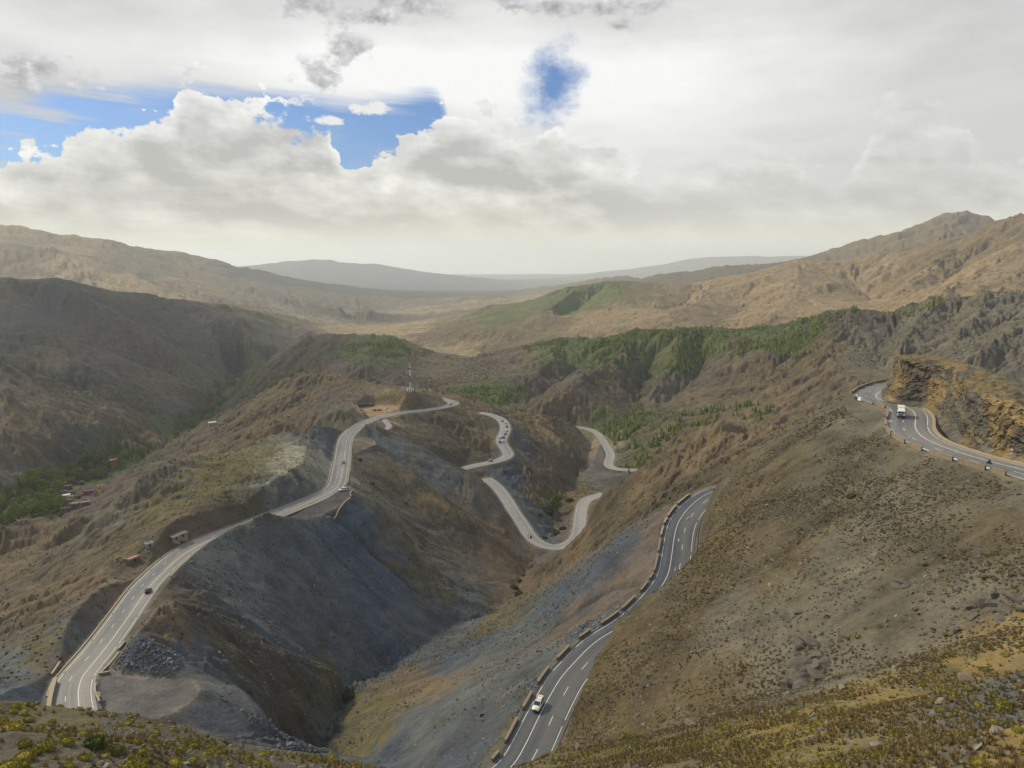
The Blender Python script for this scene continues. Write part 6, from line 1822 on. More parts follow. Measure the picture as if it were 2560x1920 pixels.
# ------------------------------------------------------------------ mast on its hill
def mast():
    p = spot(1026, 976)
    root = empty('radio_mast', p)
    H_ = 72 / F * np.linalg.norm(p)
    def half(z): return 0.85 - 0.25 * z / H_
    nb = 14
    for k in range(nb):
        z0, z1 = H_ * k / nb, H_ * (k + 1) / nb
        m = M_RED if k in (0, 4, 5, 6, 10, 12, 13) else M_WHITE
        b = MB()
        a0, a1 = half(z0), half(z1)
        C0 = [(-a0, -a0), (a0, -a0), (a0, a0), (-a0, a0)]; C1 = [(-a1, -a1), (a1, -a1), (a1, a1), (-a1, a1)]
        for i in range(4):
            j = (i + 1) % 4
            b.tube((C0[i][0], C0[i][1], z0), (C1[i][0], C1[i][1], z1), 0.10, n=5)
            b.tube((C0[i][0], C0[i][1], z0), (C1[j][0], C1[j][1], z1), 0.06, n=4)
            b.tube((C0[j][0], C0[j][1], z0), (C1[i][0], C1[i][1], z1), 0.06, n=4)
            b.tube((C1[i][0], C1[i][1], z1), (C1[j][0], C1[j][1], z1), 0.06, n=4)
        b.obj('lattice_section', m, root)
    for z, a in ((0.93, 0.4), (0.86, 2.2), (0.93, 4.0), (0.42, 0.2)):
        b = MB(); b.box((1.0 * math.cos(a), 1.0 * math.sin(a), H_ * z), (0.35, 0.35, 1.9)); b.obj('antenna', M_WHITE, root)
    tag(root, 'tall lattice radio mast with red and white bands on the brown hilltop', 'mast')
    for (u, v, d, lab) in ((1021, 977, (3.6, 3.0, 3.2), 'white equipment cabin left of the foot of the radio mast'), (1031, 978, (2.6, 2.6, 2.8), 'smaller white equipment cabin right of the foot of the radio mast')):
        q = spot(u, v)
        r = empty('equipment_cabin', q)
        b = MB(); b.box((0, 0, d[2] / 2 - 0.2), d); b.obj('wall', M_WHITE, r)
        b = MB(); b.box((0, 0, d[2] - 0.15), (d[0] + 0.3, d[1] + 0.3, 0.18)); b.obj('roof', M_GALV, r)
        b = MB(); b.box((0.3, -d[1] / 2 - 0.02, 0.9), (0.9, 0.06, 1.9)); b.obj('door', M_STEEL_D, r)
        tag(r, lab, 'cabin')
    for (u, v, h, lab) in ((996, 966, 9.0, 'thin grey pole on the ridge left of the radio mast'), (1040, 977, 6.0, 'thin grey pole right of the radio mast cabins'), (1046, 978, 4.0, 'shortest grey pole right of the radio mast')):
        q = spot(u, v)
        if q is None: continue
        b = MB(); b.tube((0, 0, -0.5), (0, 0, h), 0.13, 0.09); b.box((0, 0, h * 0.93), (1.4, 0.12, 0.12)); o = b.obj('utility_pole', M_GALV); o.location = q
        tag(o, lab, 'pole')
mast()

# ------------------------------------------------------------------ houses
M_MUD = plain('mud_plaster', (0.150, 0.118, 0.095), 0.95, 0.1, 0.5, 0.5)
M_MUD2 = plain('pale_plaster', (0.30, 0.25, 0.20), 0.95, 0.1, 0.4, 0.5)
M_REDP = plain('red_plaster', (0.27, 0.115, 0.085), 0.95, 0.1, 0.4, 0.5)
M_PINK = plain('pink_roof', (0.36, 0.21, 0.165), 0.9, 0.1, 0.3, 0.5)
M_YELP = plain('yellow_plaster', (0.42, 0.32, 0.16), 0.9, 0.1, 0.3, 0.5)
M_DARKW = plain('dark_opening', (0.02, 0.02, 0.022), 0.7, 0.2)
M_MAUVE = plain('mauve_plaster', (0.20, 0.10, 0.11), 0.95, 0.1, 0.3, 0.5)

def house(u, v, d, wm, rm, label, group=None, rz=0.0, name='house', p=None):
    p = spot(u, v) if p is None else p
    if p is None: return
    r = empty(name, (p[0], p[1], p[2]), math.atan2(-p[0], p[1]) + rz)
    x, y, z = [q * 0.72 for q in d]
    b = MB(); b.box((0, 0, z / 2 - 1.5), (x, y, z + 3.0)); b.obj('wall', wm, r)
    b = MB()
    b.box((0, 0, z + 0.06), (x + 0.3, y + 0.3, 0.2))
    for sx in (-1, 1): b.box((sx * x / 2, 0, z + 0.36), (0.3, y + 0.36, 0.42))
    for sy in (-1, 1): b.box((0, sy * y / 2, z + 0.355), (x - 0.3, 0.3, 0.41))
    b.obj('roof', rm, r)
    n = max(1, int(x / 3.2))
    for k in range(n):
        fx = -x / 2 + (k + 0.5) * x / n
        w = MB()
        if k == n // 2 and z > 2.4:
            w.box((fx, -y / 2 - 0.02, 1.0), (0.95, 0.08, 2.0)); w.obj('door', M_DARKW, r)
        else:
            w.box((fx, -y / 2 - 0.02, z * 0.58), (0.9, 0.08, 1.0)); w.obj('window', M_DARKW, r)
    tag(r, label, 'house', group)
    return r
VG = 'houses of the valley village'
VL = [(145, 1219, (11, 8, 4.5), M_MUD, M_MUD2, 'pale roofed house at the upper left tip of the village by the trees'),
      (157, 1214, (8, 7, 4), M_MUD, M_MUD2, 'small pale roofed house on the upper edge of the village'),
      (170, 1222, (9, 8, 4.5), M_MUD, M_MUD, 'mud brown house in the upper row of the village'),
      (156, 1237, (10, 8, 5), M_MUD, M_MUD, 'dark mud house beside the trees in the middle of the village'),
      (176, 1236, (8, 8, 4), M_MUD, M_MUD, 'dark mud house with flat roof above the orange roofed one'),
      (166, 1246, (9, 7, 4.5), M_MUD, M_WHITE, 'house with the whitest flat roof in the village'),
      (177, 1248, (9, 7, 4), M_MUD, M_PINK, 'house with an orange pink roof next to the white roof'),
      (160, 1255, (10, 8, 4.5), M_MUD, M_MUD, 'dark mud house below the white roof'),
      (174, 1258, (8, 8, 4.5), M_MUD, M_MUD, 'mud house in the lower middle of the village'),
      (163, 1267, (9, 8, 4.5), M_MUD, M_MUD, 'dark mud house close to the lower trees'),
      (188, 1266, (8, 7, 4), M_MUD, M_MUD2, 'pale roofed house at the lower right of the village'),
      (177, 1270, (8, 7, 4), M_MUD, M_MUD, 'mud house beside the lower right pale roof'),
      (165, 1279, (10, 8, 5), M_MUD, M_MUD2, 'lowest village house with a pale roof edge'),
      (200, 1210, (9, 7, 4), M_MUD, M_MUD2, 'pale roofed house on the slope above the village'),
      (184, 1212, (7, 7, 4), M_MUD, M_MUD, 'small mud house on the slope above the village'),
      (223, 1236, (12, 9, 5), M_MAUVE, M_MAUVE, 'mauve red house left of the yellow minaret'),
      (213, 1262, (9, 6, 3.5), M_MUD, M_MUD2, 'long pale roofed house right of the village'),
      (196, 1246, (8, 7, 4), M_MUD, M_MUD, 'mud house at the right edge of the village')]
for u, v, d, wm, rm, lab in VL:
    house(u, v, d, wm, rm, lab, VG, random.uniform(-0.3, 0.3))
def minaret():
    p = spot(251, 1232)
    r = empty('minaret', p)
    r.scale = (0.8, 0.8, 0.8)
    b = MB(); b.box((0, 0, 3.5), (4.2, 4.2, 10)); b.obj('tower', M_YELP, r)
    b = MB(); b.box((0, 0, 8.65), (4.7, 4.7, 0.5)); b.obj('parapet', M_YELP, r)
    b = MB(); b.box((0, 0, 10.2), (1.7, 1.7, 2.6), 0, 0.9); b.tube((0, 0, 11.5), (0, 0, 12.8), 0.6, 0.05); b.obj('lantern', M_PINK, r)
    b = MB(); b.box((0, -2.12, 5.6), (0.8, 0.08, 1.8)); b.obj('window', M_DARKW, r)
    r.rotation_euler.z = 0.35
    tag(r, 'square yellow minaret with a small lantern above the village', 'minaret')
minaret()
house(285, 1160, (13, 9, 8), M_REDP, M_PINK, 'red plastered house standing alone among the valley trees', None, 0.3)
house(57, 1306, (9, 6, 2.6), M_MUD2, M_PINK, 'pink roofed house on the ridge crest at the left', None, 0.2)
house(531, 1064, (13, 9, 6), M_MUD2, M_WHITE, 'white house with dark windows far up the valley', None, 0.1)
house(556, 1062, (16, 7, 3.5), M_MUD2, M_MUD2, 'long low pale building right of the white valley house', None, 0.1)
house(437, 1350, (4.5, 4.0, 2.2), M_MUD2, M_MUD2, 'pale roofed stall beside the ridge road', None, 0.5, 'market_stall')
house(454, 1342, (6.0, 4.5, 2.2), M_MUD2, M_MUD2, 'larger tan roofed stall behind the small pale roofed stall', None, 0.5, 'market_stall')
house(331, 1404, (7.0, 5.0, 2.4), M_MUD, M_PINK, 'pink roofed hut on the slope left of the ridge road', None, 0.6, 'hut')
house(373, 1366, (3.5, 3.0, 1.8), M_GALV, M_GALV, 'small grey shed between the stalls and the pink hut', None, 0.3, 'shed')
SGR = 'market stalls beside the car park'
for k, u in enumerate((898, 905, 912, 919, 926, 933)):
    house(u, 1017 - k * 0.4, (3.4, 3.2, 2.6), M_MUD, M_MUD if k != 4 else M_MUD2, 'dark wooden stall, %s from the left in the row beside the car park' % ORD[k], SGR, 0.1, 'market_stall')
for k, (u, v, m, nm) in enumerate(((936, 1027, M_CARBLACK, 'black car parked leftmost on the earth car park'), (943, 1027, M_CARGREY, 'grey car parked in the middle of the earth car park'), (949, 1026.5, M_CARBLUE, 'blue car parked rightmost on the earth car park'),
                                   (966, 1022, M_CARWHITE, 'white van like car parked at the back of the car park'))):
    p = spot(u, v)
    c = copy_tree(car)
    c.location = (p[0], p[1], p[2] + 0.05); c.rotation_euler = (0, 0, 1.2 + 0.3 * k)
    paint_tree(c, 'body', m); paint_tree(c, 'roof', m)
    tag(c, nm, 'car', 'cars on the earth car park')
c = copy_tree(suv); p = spot(857, 1227)
c.location = (p[0], p[1], p[2] + 0.05); c.rotation_euler = (0, 0, 2.0)
paint_tree(c, 'body', M_CARWHITE); paint_tree(c, 'roof', M_CARWHITE)
tag(c, 'white car parked at the far end of the dark lay-by', 'car')
print("things", round(time.time() - T0, 1))

# ------------------------------------------------------------------ what can be seen from the road side of things
EL = ZT / RG
VIS = EL >= np.maximum.accumulate(EL, axis=0) - 0.004

def to_px(x, y, z):
    dp = y * CP - z * SP_
    up = y * SP_ + z * CP
    return 1280 + F * x / dp, 960 - F * up / dp

def scatter(n, r0, r1, a0, a1, polys=None, noise=None, seed=0, road_gap=1.5, vis=True, power=1.0):
    """random points on the ground, evenly by area (power 1) or denser nearby (power 0)"""
    g = np.random.default_rng(seed)
    a = np.radians(g.uniform(a0, a1, n))
    t = g.uniform(0, 1, n)
    if power == 1.0: r = np.sqrt(r0 ** 2 + t * (r1 ** 2 - r0 ** 2))
    elif power == 0.5: r = (r0 ** 1.5 + t * (r1 ** 1.5 - r0 ** 1.5)) ** (2 / 3)
    else: r = r0 * (r1 / r0) ** t
    x, y = r * np.sin(a), r * np.cos(a)
    z = ground_z(x, y)
    ok = np.ones(n, bool)
    i = np.clip(np.rint((a - AZ[0]) / DA).astype(int), 0, NA - 1); j = np.clip(np.rint(np.interp(np.log(r), S, np.arange(NR))).astype(int), 0, NR - 1)
    if vis: ok &= VIS[j, i]
    ok &= ROADD[j, i] > road_gap
    u, v = to_px(x, y, z)
    if polys is not None:
        ins = np.zeros(n, bool)
        for P in polys:
            ins |= in_poly(u, v, np.array(P, float))
        ok &= ins
    if noise is not None:
        sc, lo, hi = noise
        f = np.clip((fbm(x / sc, y / sc, seed + 900, 4, 0.6) + 0.5 - lo) / (hi - lo), 0, 1)
        ok &= g.uniform(0, 1, n) < f
    return np.stack([x, y, z, u, v, r], 1)[ok]

def rock_template(seed, sub=1, planes=9, flat=0.7, hmin=0.5):
    g = np.random.default_rng(seed)
    bm_ = bmesh.new(); bmesh.ops.create_icosphere(bm_, subdivisions=sub, radius=1.0)
    V = np.array([v.co[:] for v in bm_.verts]); Fc = np.array([[q.index for q in f.verts] for f in bm_.faces]); bm_.free()
    n = g.normal(size=(planes, 3)); n /= np.linalg.norm(n, axis=1)[:, None]
    h = g.uniform(hmin, 0.92, planes)
    d = V @ n.T
    rad = np.min(np.where(d > 0.05, h / np.maximum(d, 0.05), 9.0), axis=1)
    V = V * np.minimum(rad, 1.1)[:, None] * np.array((1.0, g.uniform(0.6, 0.9), flat))
    return V, Fc

def merged(name, temps, pts, size, seed, m, tilt=0.3, sink=0.0, label=None, zs=None, color=None):
    """many copies of small templates in one mesh"""
    g = np.random.default_rng(seed)
    n = len(pts)
    which = g.integers(0, len(temps), n)
    Vs, Fs, Cs, o = [], [], [], 0
    for w, (V, Fc) in enumerate(temps):
        k = np.nonzero(which == w)[0]
        if not len(k): continue
        a = g.uniform(0, 6.2832, len(k))
        s_ = size[k]
        X = V[None, :, 0] * np.cos(a)[:, None] - V[None, :, 1] * np.sin(a)[:, None]
        Y = V[None, :, 0] * np.sin(a)[:, None] + V[None, :, 1] * np.cos(a)[:, None]
        tx, ty = g.normal(0, tilt, len(k)), g.normal(0, tilt, len(k))
        Z = V[None, :, 2] + X * tx[:, None] + Y * ty[:, None]
        P = np.stack([X, Y, Z], -1) * s_[:, None, None]
        P += pts[k, None, :3]
        P[..., 2] -= sink * s_[:, None]
        nv = len(V)
        Vs.append(P.reshape(-1, 3)); Fs.append((Fc[None] + (np.arange(len(k)) * nv)[:, None, None]).reshape(-1, Fc.shape[1]) + o)
        Cs.append(np.repeat(g.uniform(0, 1, len(k)), nv))
        o += nv * len(k)
    me = fast_mesh(name, np.vstack(Vs), np.vstack(Fs))
    at = me.attributes.new('rnd', 'FLOAT', 'POINT'); at.data.foreach_set('value', np.concatenate(Cs).astype(np.float32))
    o_ = link(me, name, m)
    o_['kind'] = 'stuff'
    return o_

def leafy(name, cols, rough=0.8, attr='rnd', objrnd=False, leafvar=0.5):
    """foliage: colour varies from plant to plant and from leaf to leaf"""
    m, N, b = mat(name)
    if objrnd:
        r = N.node('ShaderNodeObjectInfo').outputs['Random']
    else:
        a = N.node('ShaderNodeAttribute'); a.attribute_name = attr; r = a.outputs['Fac']
    ramp = N.node('ShaderNodeValToRGB')
    e = ramp.color_ramp.elements
    e[0].color = tuple(cols[0]) + (1,); e[1].color = tuple(cols[-1]) + (1,)
    for k, c in enumerate(cols[1:-1]):
        q = e.new((k + 1) / (len(cols) - 1)); q.color = tuple(c) + (1,)
    N.link(r, ramp.inputs[0])
    geo = N.node('ShaderNodeNewGeometry')
    n = N.noise(geo.outputs['Position'], 6.0, 3.0, 0.6)
    v = N.m('ADD', 1.0 - leafvar, N.m('MULTIPLY', n, 2 * leafvar))
    N.link(N.mix(1.0, ramp.outputs[0], N.comb(v, v, v), 'MULTIPLY'), b.inputs['Base Color'])
    b.inputs['Roughness'].default_value = rough
    b.inputs['Specular IOR Level'].default_value = 0.2
    return m

M_CUSHION = leafy('cushion_leaf', [(0.165, 0.140, 0.018), (0.235, 0.195, 0.022), (0.120, 0.115, 0.022), (0.26, 0.205, 0.028)], objrnd=True)
M_CUSHION_S = leafy('small_cushion_leaf', [(0.15, 0.115, 0.020), (0.20, 0.155, 0.026), (0.10, 0.085, 0.026), (0.17, 0.125, 0.035)])
M_TUFT = leafy('dry_grass', [(0.22, 0.165, 0.070), (0.29, 0.220, 0.100), (0.17, 0.135, 0.055), (0.24, 0.165, 0.070)])
M_SLOPE = leafy('slope_scrub_leaf', [(0.062, 0.050, 0.024), (0.080, 0.062, 0.030), (0.055, 0.048, 0.022), (0.095, 0.068, 0.036), (0.150, 0.118, 0.028)])
M_SCRUB = leafy('scrub_leaf', [(0.050, 0.050, 0.022), (0.072, 0.066, 0.028), (0.040, 0.044, 0.022), (0.085, 0.070, 0.032)])
M_GREENBUSH = leafy('green_leaf', [(0.045, 0.065, 0.014), (0.07, 0.09, 0.016)], objrnd=True)
M_OASIS = leafy('broad_leaf', [(0.085, 0.135, 0.030), (0.130, 0.185, 0.036), (0.195, 0.210, 0.040), (0.105, 0.155, 0.050)], objrnd=True)
M_PINE = leafy('pine_needles', [(0.085, 0.120, 0.026), (0.135, 0.170, 0.034), (0.190, 0.205, 0.042)], objrnd=True)
M_PINE_S = leafy('pine_wood_needles', [(0.080, 0.115, 0.026), (0.135, 0.170, 0.034), (0.200, 0.215, 0.044)])
M_BARK = plain('bark', (0.09, 0.07, 0.05), 0.9, 0.1, 0.5, 3.0)
def stone_material():
    m, N, b = mat('broken_stone')
    a = N.node('ShaderNodeAttribute'); a.attribute_name = 'rnd'
    ramp = N.node('ShaderNodeValToRGB'); e = ramp.color_ramp.elements
    e[0].color = (0.075, 0.075, 0.076, 1); e[1].color = (0.235, 0.190, 0.140, 1)
    q = e.new(0.45); q.color = (0.115, 0.108, 0.100, 1); q = e.new(0.75); q.color = (0.165, 0.145, 0.118, 1)
    N.link(a.outputs['Fac'], ramp.inputs[0])
    geo = N.node('ShaderNodeNewGeometry')
    n = N.noise(geo.outputs['Position'], 3.0, 5.0, 0.65)
    v = N.m('ADD', 0.65, N.m('MULTIPLY', n, 0.7))
    N.link(N.mix(1.0, ramp.outputs[0], N.comb(v, v, v), 'MULTIPLY'), b.inputs['Base Color'])
    b.inputs['Roughness'].default_value = 0.9
    b.inputs['Specular IOR Level'].default_value = 0.2
    return m
M_STONE = stone_material()
M_SLATE_S = leafy('slate_rubble', [(0.065, 0.072, 0.082), (0.105, 0.112, 0.120), (0.150, 0.150, 0.148), (0.080, 0.086, 0.092)], 0.75)
M_BOULDER = plain('boulder_stone', (0.185, 0.155, 0.120), 0.9, 0.2, 0.8, 1.1)
M_OUTCROP = plain('layered_rock', (0.105, 0.095, 0.078), 0.9, 0.2, 0.9, 0.9)

# ------------------------------------------------------------------ templates
def dome_template(seed, leaves, size, inner=True, squash=0.8, up=0.25, shape=None):
    g = np.random.default_rng(seed)
    V, Fc = [], []
    lump = g.normal(size=(7, 3)); lump[:, 2] = np.abs(lump[:, 2]); lump /= np.linalg.norm(lump, axis=1)[:, None]
    def radius(d):
        return 0.80 + 0.22 * np.max(np.clip(d @ lump.T, 0, 1) ** 6, axis=-1)
    for k in range(leaves):
        d = g.normal(size=3); d[2] = abs(d[2]) * 0.9 - 0.05; d /= np.linalg.norm(d)
        c = d * radius(d) * g.uniform(0.86, 1.05) * np.array((1, 1, squash))
        t = d + g.normal(0, 0.45, 3); t[2] += up; t /= np.linalg.norm(t)
        s_ = np.cross(t, g.normal(size=3)); s_ /= np.linalg.norm(s_)
        L, w = size * g.uniform(0.7, 1.3), size * g.uniform(0.25, 0.4)
        o = len(V)
        V += [c - s_ * w, c + s_ * w, c + t * L]
        Fc.append((o, o + 1, o + 2))
    if inner:
        n1, n2 = 8, 3
        o = len(V)
        for q in range(n2):
            ph = (q / n2) * 1.45 - 0.1
            for p in range(n1):
                th = 6.2832 * (p + 0.5 * (q % 2)) / n1
                d = np.array((math.cos(th) * math.cos(ph), math.sin(th) * math.cos(ph), math.sin(ph)))
                V.append(d * radius(d) * 0.86 * np.array((1, 1, squash)))
        V.append(np.array((0, 0, 0.84 * squash)))
        for q in range(n2 - 1):
            for p in range(n1):
                a, b_, c, d_ = o + q * n1 + p, o + q * n1 + (p + 1) % n1, o + (q + 1) * n1 + (p + 1) % n1, o + (q + 1) * n1 + p
                Fc += [(a, b_, c), (a, c, d_)]
        for p in range(n1):
            Fc.append((o + (n2 - 1) * n1 + p, o + (n2 - 1) * n1 + (p + 1) % n1, len(V) - 1))
    return np.array(V), np.array(Fc)

def tuft_template(seed, blades=12, spread=0.5):
    g = np.random.default_rng(seed)
    V, Fc = [], []
    for k in range(blades):
        a = g.uniform(0, 6.2832); b_ = np.array((math.cos(a), math.sin(a), 0)) * g.uniform(0.05, 0.45)
        tip = b_ * (1 + spread * 1.6) + np.array((0, 0, g.uniform(0.55, 1.0)))
        s_ = np.array((-math.sin(a), math.cos(a), 0)) * 0.10
        o = len(V); V += [b_ - s_, b_ + s_, tip]; Fc.append((o, o + 1, o + 2))
    return np.array(V), np.array(Fc)

def pine_template(seed):
    g = np.random.default_rng(seed)
    V, Fc = [], []
    for t in range(5):
        z0, z1 = 0.10 + t * 0.17, 0.10 + t * 0.17 + 0.30
        R_ = 0.36 * (1 - t * 0.17)
        n = 7
        o = len(V)
        for k in range(n):
            a = 6.2832 * k / n + g.uniform(-0.25, 0.25); r = R_ * g.uniform(0.65, 1.15)
            V.append((r * math.cos(a), r * math.sin(a), z0 + g.uniform(-0.05, 0.06)))
        V.append((g.normal(0, 0.02), g.normal(0, 0.02), z1))
        Fc += [(o + k, o + (k + 1) % n, o + n) for k in range(n)]
    return np.array(V), np.array(Fc)

def crown_template(seed, leaves, tall=1.0, clumps=12, leaf=0.13):
    """broad-leaved crown: leaf clumps spread through an uneven volume"""
    g = np.random.default_rng(seed)
    V, Fc = [], []
    C_ = []
    for k in range(clumps):
        d = g.normal(size=3); d /= np.linalg.norm(d)
        r = g.uniform(0.25, 0.68)
        C_.append((d * r * np.array((1, 1, tall)) + np.array((0, 0, 0.0)), g.uniform(0.26, 0.44)))
    for k in range(leaves):
        c, cr = C_[g.integers(0, clumps)]
        d = g.normal(size=3); d /= np.linalg.norm(d)
        p = c + d * cr * g.uniform(0.6, 1.0)
        t = d * 0.6 + g.normal(0, 0.6, 3); t /= np.linalg.norm(t)
        s_ = np.cross(t, g.normal(size=3)); s_ /= np.linalg.norm(s_)
        L, w = leaf * g.uniform(0.8, 1.4), leaf * g.uniform(0.4, 0.7)
        o = len(V); V += [p - s_ * w, p + t * L * 0.5 + s_ * w * 0.2, p + s_ * w, p - t * L * 0.6]
        Fc += [(o, o + 1, o + 2, o + 3)]
    return np.array(V), np.array(Fc)

# ------------------------------------------------------------------ near shoulder: cushion shrubs one by one, the rest as ground cover
NEAR_L = [[(0, 1750), (60, 1756), (240, 1776), (400, 1796), (480, 1826), (560, 1854), (650, 1868), (760, 1884), (860, 1903), (945, 1925), (945, 1990), (-60, 1990), (-60, 1745)]]
NEAR_R = [[(1215, 1925), (1390, 1876), (1500, 1863), (1800, 1787), (2000, 1744), (2300, 1652), (2560, 1572), (2640, 1550), (2640, 1990), (1215, 1990)]]
BUSH_MESH = []
for k in range(6):
    V, Fc = dome_template(40 + k, 420, 0.17, squash=0.78 + 0.04 * (k % 3))
    BUSH_MESH.append(fast_mesh('shrub_foliage', V, Fc))
    BUSH_MESH[-1].materials.append(M_CUSHION)
GREEN_MESH = []
for k in range(3):
    V, Fc = dome_template(70 + k, 420, 0.20, squash=0.85)
    GREEN_MESH.append(fast_mesh('bush_foliage', V, Fc)); GREEN_MESH[-1].materials.append(M_GREENBUSH)

def shrub(p, r, label, group, meshes=BUSH_MESH, name='cushion_shrub', cat='shrub'):
    o = link(random.choice(meshes), name)
    o.location = (p[0], p[1], p[2] - 0.08 * r)
    o.scale = (r * random.uniform(0.9, 1.15), r * random.uniform(0.9, 1.1), r * random.uniform(0.85, 1.15))
    o.rotation_euler = (random.uniform(-0.1, 0.1), random.uniform(-0.1, 0.1), random.uniform(0, 6.28))
    return tag(o, label, cat, group)

GL, GR = 'cushion shrubs on the near left shoulder', 'cushion shrubs on the near right shoulder'
LABL, LABR = 'yellow cushion shrub on the stony shoulder at the bottom left', 'yellow cushion shrub among dry tufts on the shoulder at the bottom right'
# the ones that show largest, where the photograph has them: pixel, width in pixels
BIG_L = [(27, 1812, 50, 'largest yellow cushion shrub, at the left edge of the near shoulder'), (5, 1798, 26, None), (62, 1853, 32, None), (110, 1858, 42, 'broad yellow shrub behind a brown tuft left of the green bush'),
         (62, 1885, 44, None), (55, 1908, 34, None), (22, 1912, 44, None), (155, 1834, 26, None), (166, 1850, 28, None), (204, 1833, 28, None), (283, 1868, 42, 'yellow double cushion right of the green bush'), (270, 1872, 30, None),
         (57, 1778, 22, None), (64, 1757, 16, None), (40, 1761, 18, None), (76, 1761, 16, None), (72, 1795, 20, None), (93, 1781, 14, None), (30, 1775, 16, None), (112, 1827, 20, None), (235, 1823, 16, None), (165, 1913, 34, None),
         (326, 1910, 58, 'wide yellow cushion shrub at the bottom edge left of centre'), (388, 1918, 30, None), (433, 1902, 34, None), (478, 1898, 30, None), (366, 1897, 30, None), (355, 1877, 28, None), (322, 1888, 24, None), (318, 1805, 22, None),
         (345, 1813, 14, None), (385, 1850, 14, None), (483, 1862, 30, None), (530, 1872, 26, None), (556, 1878, 24, None), (504, 1912, 20, None), (575, 1908, 16, None), (615, 1902, 22, None), (638, 1905, 26, None), (198, 1770, 16, None),
         (256, 1783, 16, None), (245, 1770, 14, None), (350, 1856, 16, None), (440, 1842, 14, None), (600, 1878, 20, None), (622, 1884, 20, None), (725, 1888, 22, None), (824, 1890, 30, 'bright yellow shrub on the shoulder edge above the stream mouth'),
         (838, 1899, 18, None), (886, 1906, 22, None), (899, 1908, 16, None), (925, 1916, 26, None), (955, 1922, 24, None), (790, 1899, 20, None), (757, 1886, 18, None), (690, 1882, 16, None), (655, 1882, 24, None), (668, 1880, 16, None),
         (210, 1890, 26, None), (135, 1890, 16, None), (92, 1878, 18, None), (130, 1800, 16, None), (100, 1815, 18, None)]
n_ind = 0
for u, v, w, lab in BIG_L:
    p = hit(u, min(v + w * 0.32, 1935))
    if p is None or np.linalg.norm(p) > 140: continue
    shrub(p, 0.5 * w / F * np.linalg.norm(p), lab or LABL, None if lab else GL); n_ind += 1
p = hit(236, 1866); shrub(p, 0.5 * 46 / F * np.linalg.norm(p), 'only dark green bush on the near left shoulder', None, GREEN_MESH, 'green_bush', 'bush')
BIG_R = [(2508, 1758, 40, 'largest yellow green shrub on the grey scree at the right'), (2488, 1800, 30, 'round yellow shrub just below the largest one at the right'), (2428, 1826, 18, None), (2545, 1818, 22, None), (2192, 1882, 34, None), (2075, 1906, 30, None),
         (2055, 1915, 20, None), (2100, 1912, 26, None), (2283, 1896, 24, None), (2250, 1833, 28, None), (2230, 1835, 18, None), (2300, 1834, 18, None), (2035, 1812, 20, None), (2048, 1806, 14, None), (2305, 1710, 22, None), (2365, 1723, 22, None),
         (2372, 1726, 16, None), (2128, 1722, 20, None), (2147, 1714, 14, None), (2110, 1740, 18, None), (1816, 1816, 26, 'bright yellow shrub alone beside the pale slab on the lower slope'), (1862, 1845, 18, None), (1830, 1864, 16, None), (2430, 1720, 14, None),
         (2415, 1730, 12, None), (2290, 1520, 14, None), (2200, 1563, 12, None), (2146, 1588, 16, None), (2162, 1568, 9, None), (2364, 1582, 13, None), (2265, 1535, 9, None), (2515, 1634, 16, None), (2465, 1672, 18, None), (2435, 1640, 14, None), (2450, 1905, 40, None), (1450, 1877, 16, None), (1465, 1882, 14, None),
         (1430, 1884, 12, None), (1385, 1905, 14, None), (1560, 1835, 20, None), (1580, 1832, 16, None), (1665, 1847, 16, None), (1550, 1857, 16, None)]
for u, v, w, lab in BIG_R:
    p = hit(u, min(v + w * 0.32, 1935))
    if p is None or np.linalg.norm(p) > 260: continue
    shrub(p, 0.5 * w / F * np.linalg.norm(p), lab or LABR, None if lab else GR); n_ind += 1
extra = np.vstack([scatter(9000, 38, 100, -40, -8, NEAR_L, (6.0, 0.35, 0.8), 21, power=1.0)[:75], scatter(9000, 36, 140, 2, 40, NEAR_R, (7.0, 0.35, 0.8), 22, power=0.5)[:90]])
for q in extra:
    if n_ind >= 296: break
    left = q[3] < 1000
    shrub(q, random.uniform(0.22, 0.5), LABL if left else LABR, GL if left else GR); n_ind += 1

small = np.vstack([scatter(14000, 36, 110, -41, -6, NEAR_L, (5.0, 0.40, 0.90), 31), scatter(40000, 34, 170, 0, 41, NEAR_R, (6.0, 0.25, 0.8), 32, power=0.5)])
SD_T = [dome_template(100 + k, 40, 0.34, squash=0.75) for k in range(5)]
k_ = np.random.default_rng(5).uniform(0, 1, len(small)) < 0.30
merged('small_shrubs', SD_T, small[k_], np.random.default_rng(6).uniform(0.12, 0.36, k_.sum()), 41, M_CUSHION_S, 0.1, 0.1)
print('small shrubs', k_.sum())
TU_T = [tuft_template(120 + k, 22) for k in range(5)]
tu = np.vstack([scatter(12000, 34, 110, -41, -6, NEAR_L, (4.0, 0.40, 0.9), 33), scatter(60000, 32, 180, 0, 41, NEAR_R, (5.0, 0.22, 0.75), 34, power=0.5)])[:42000]
merged('dry_grass', TU_T, tu, np.random.default_rng(7).uniform(0.16, 0.50, len(tu)), 42, M_TUFT, 0.12, 0.05)
print('tufts', len(tu))

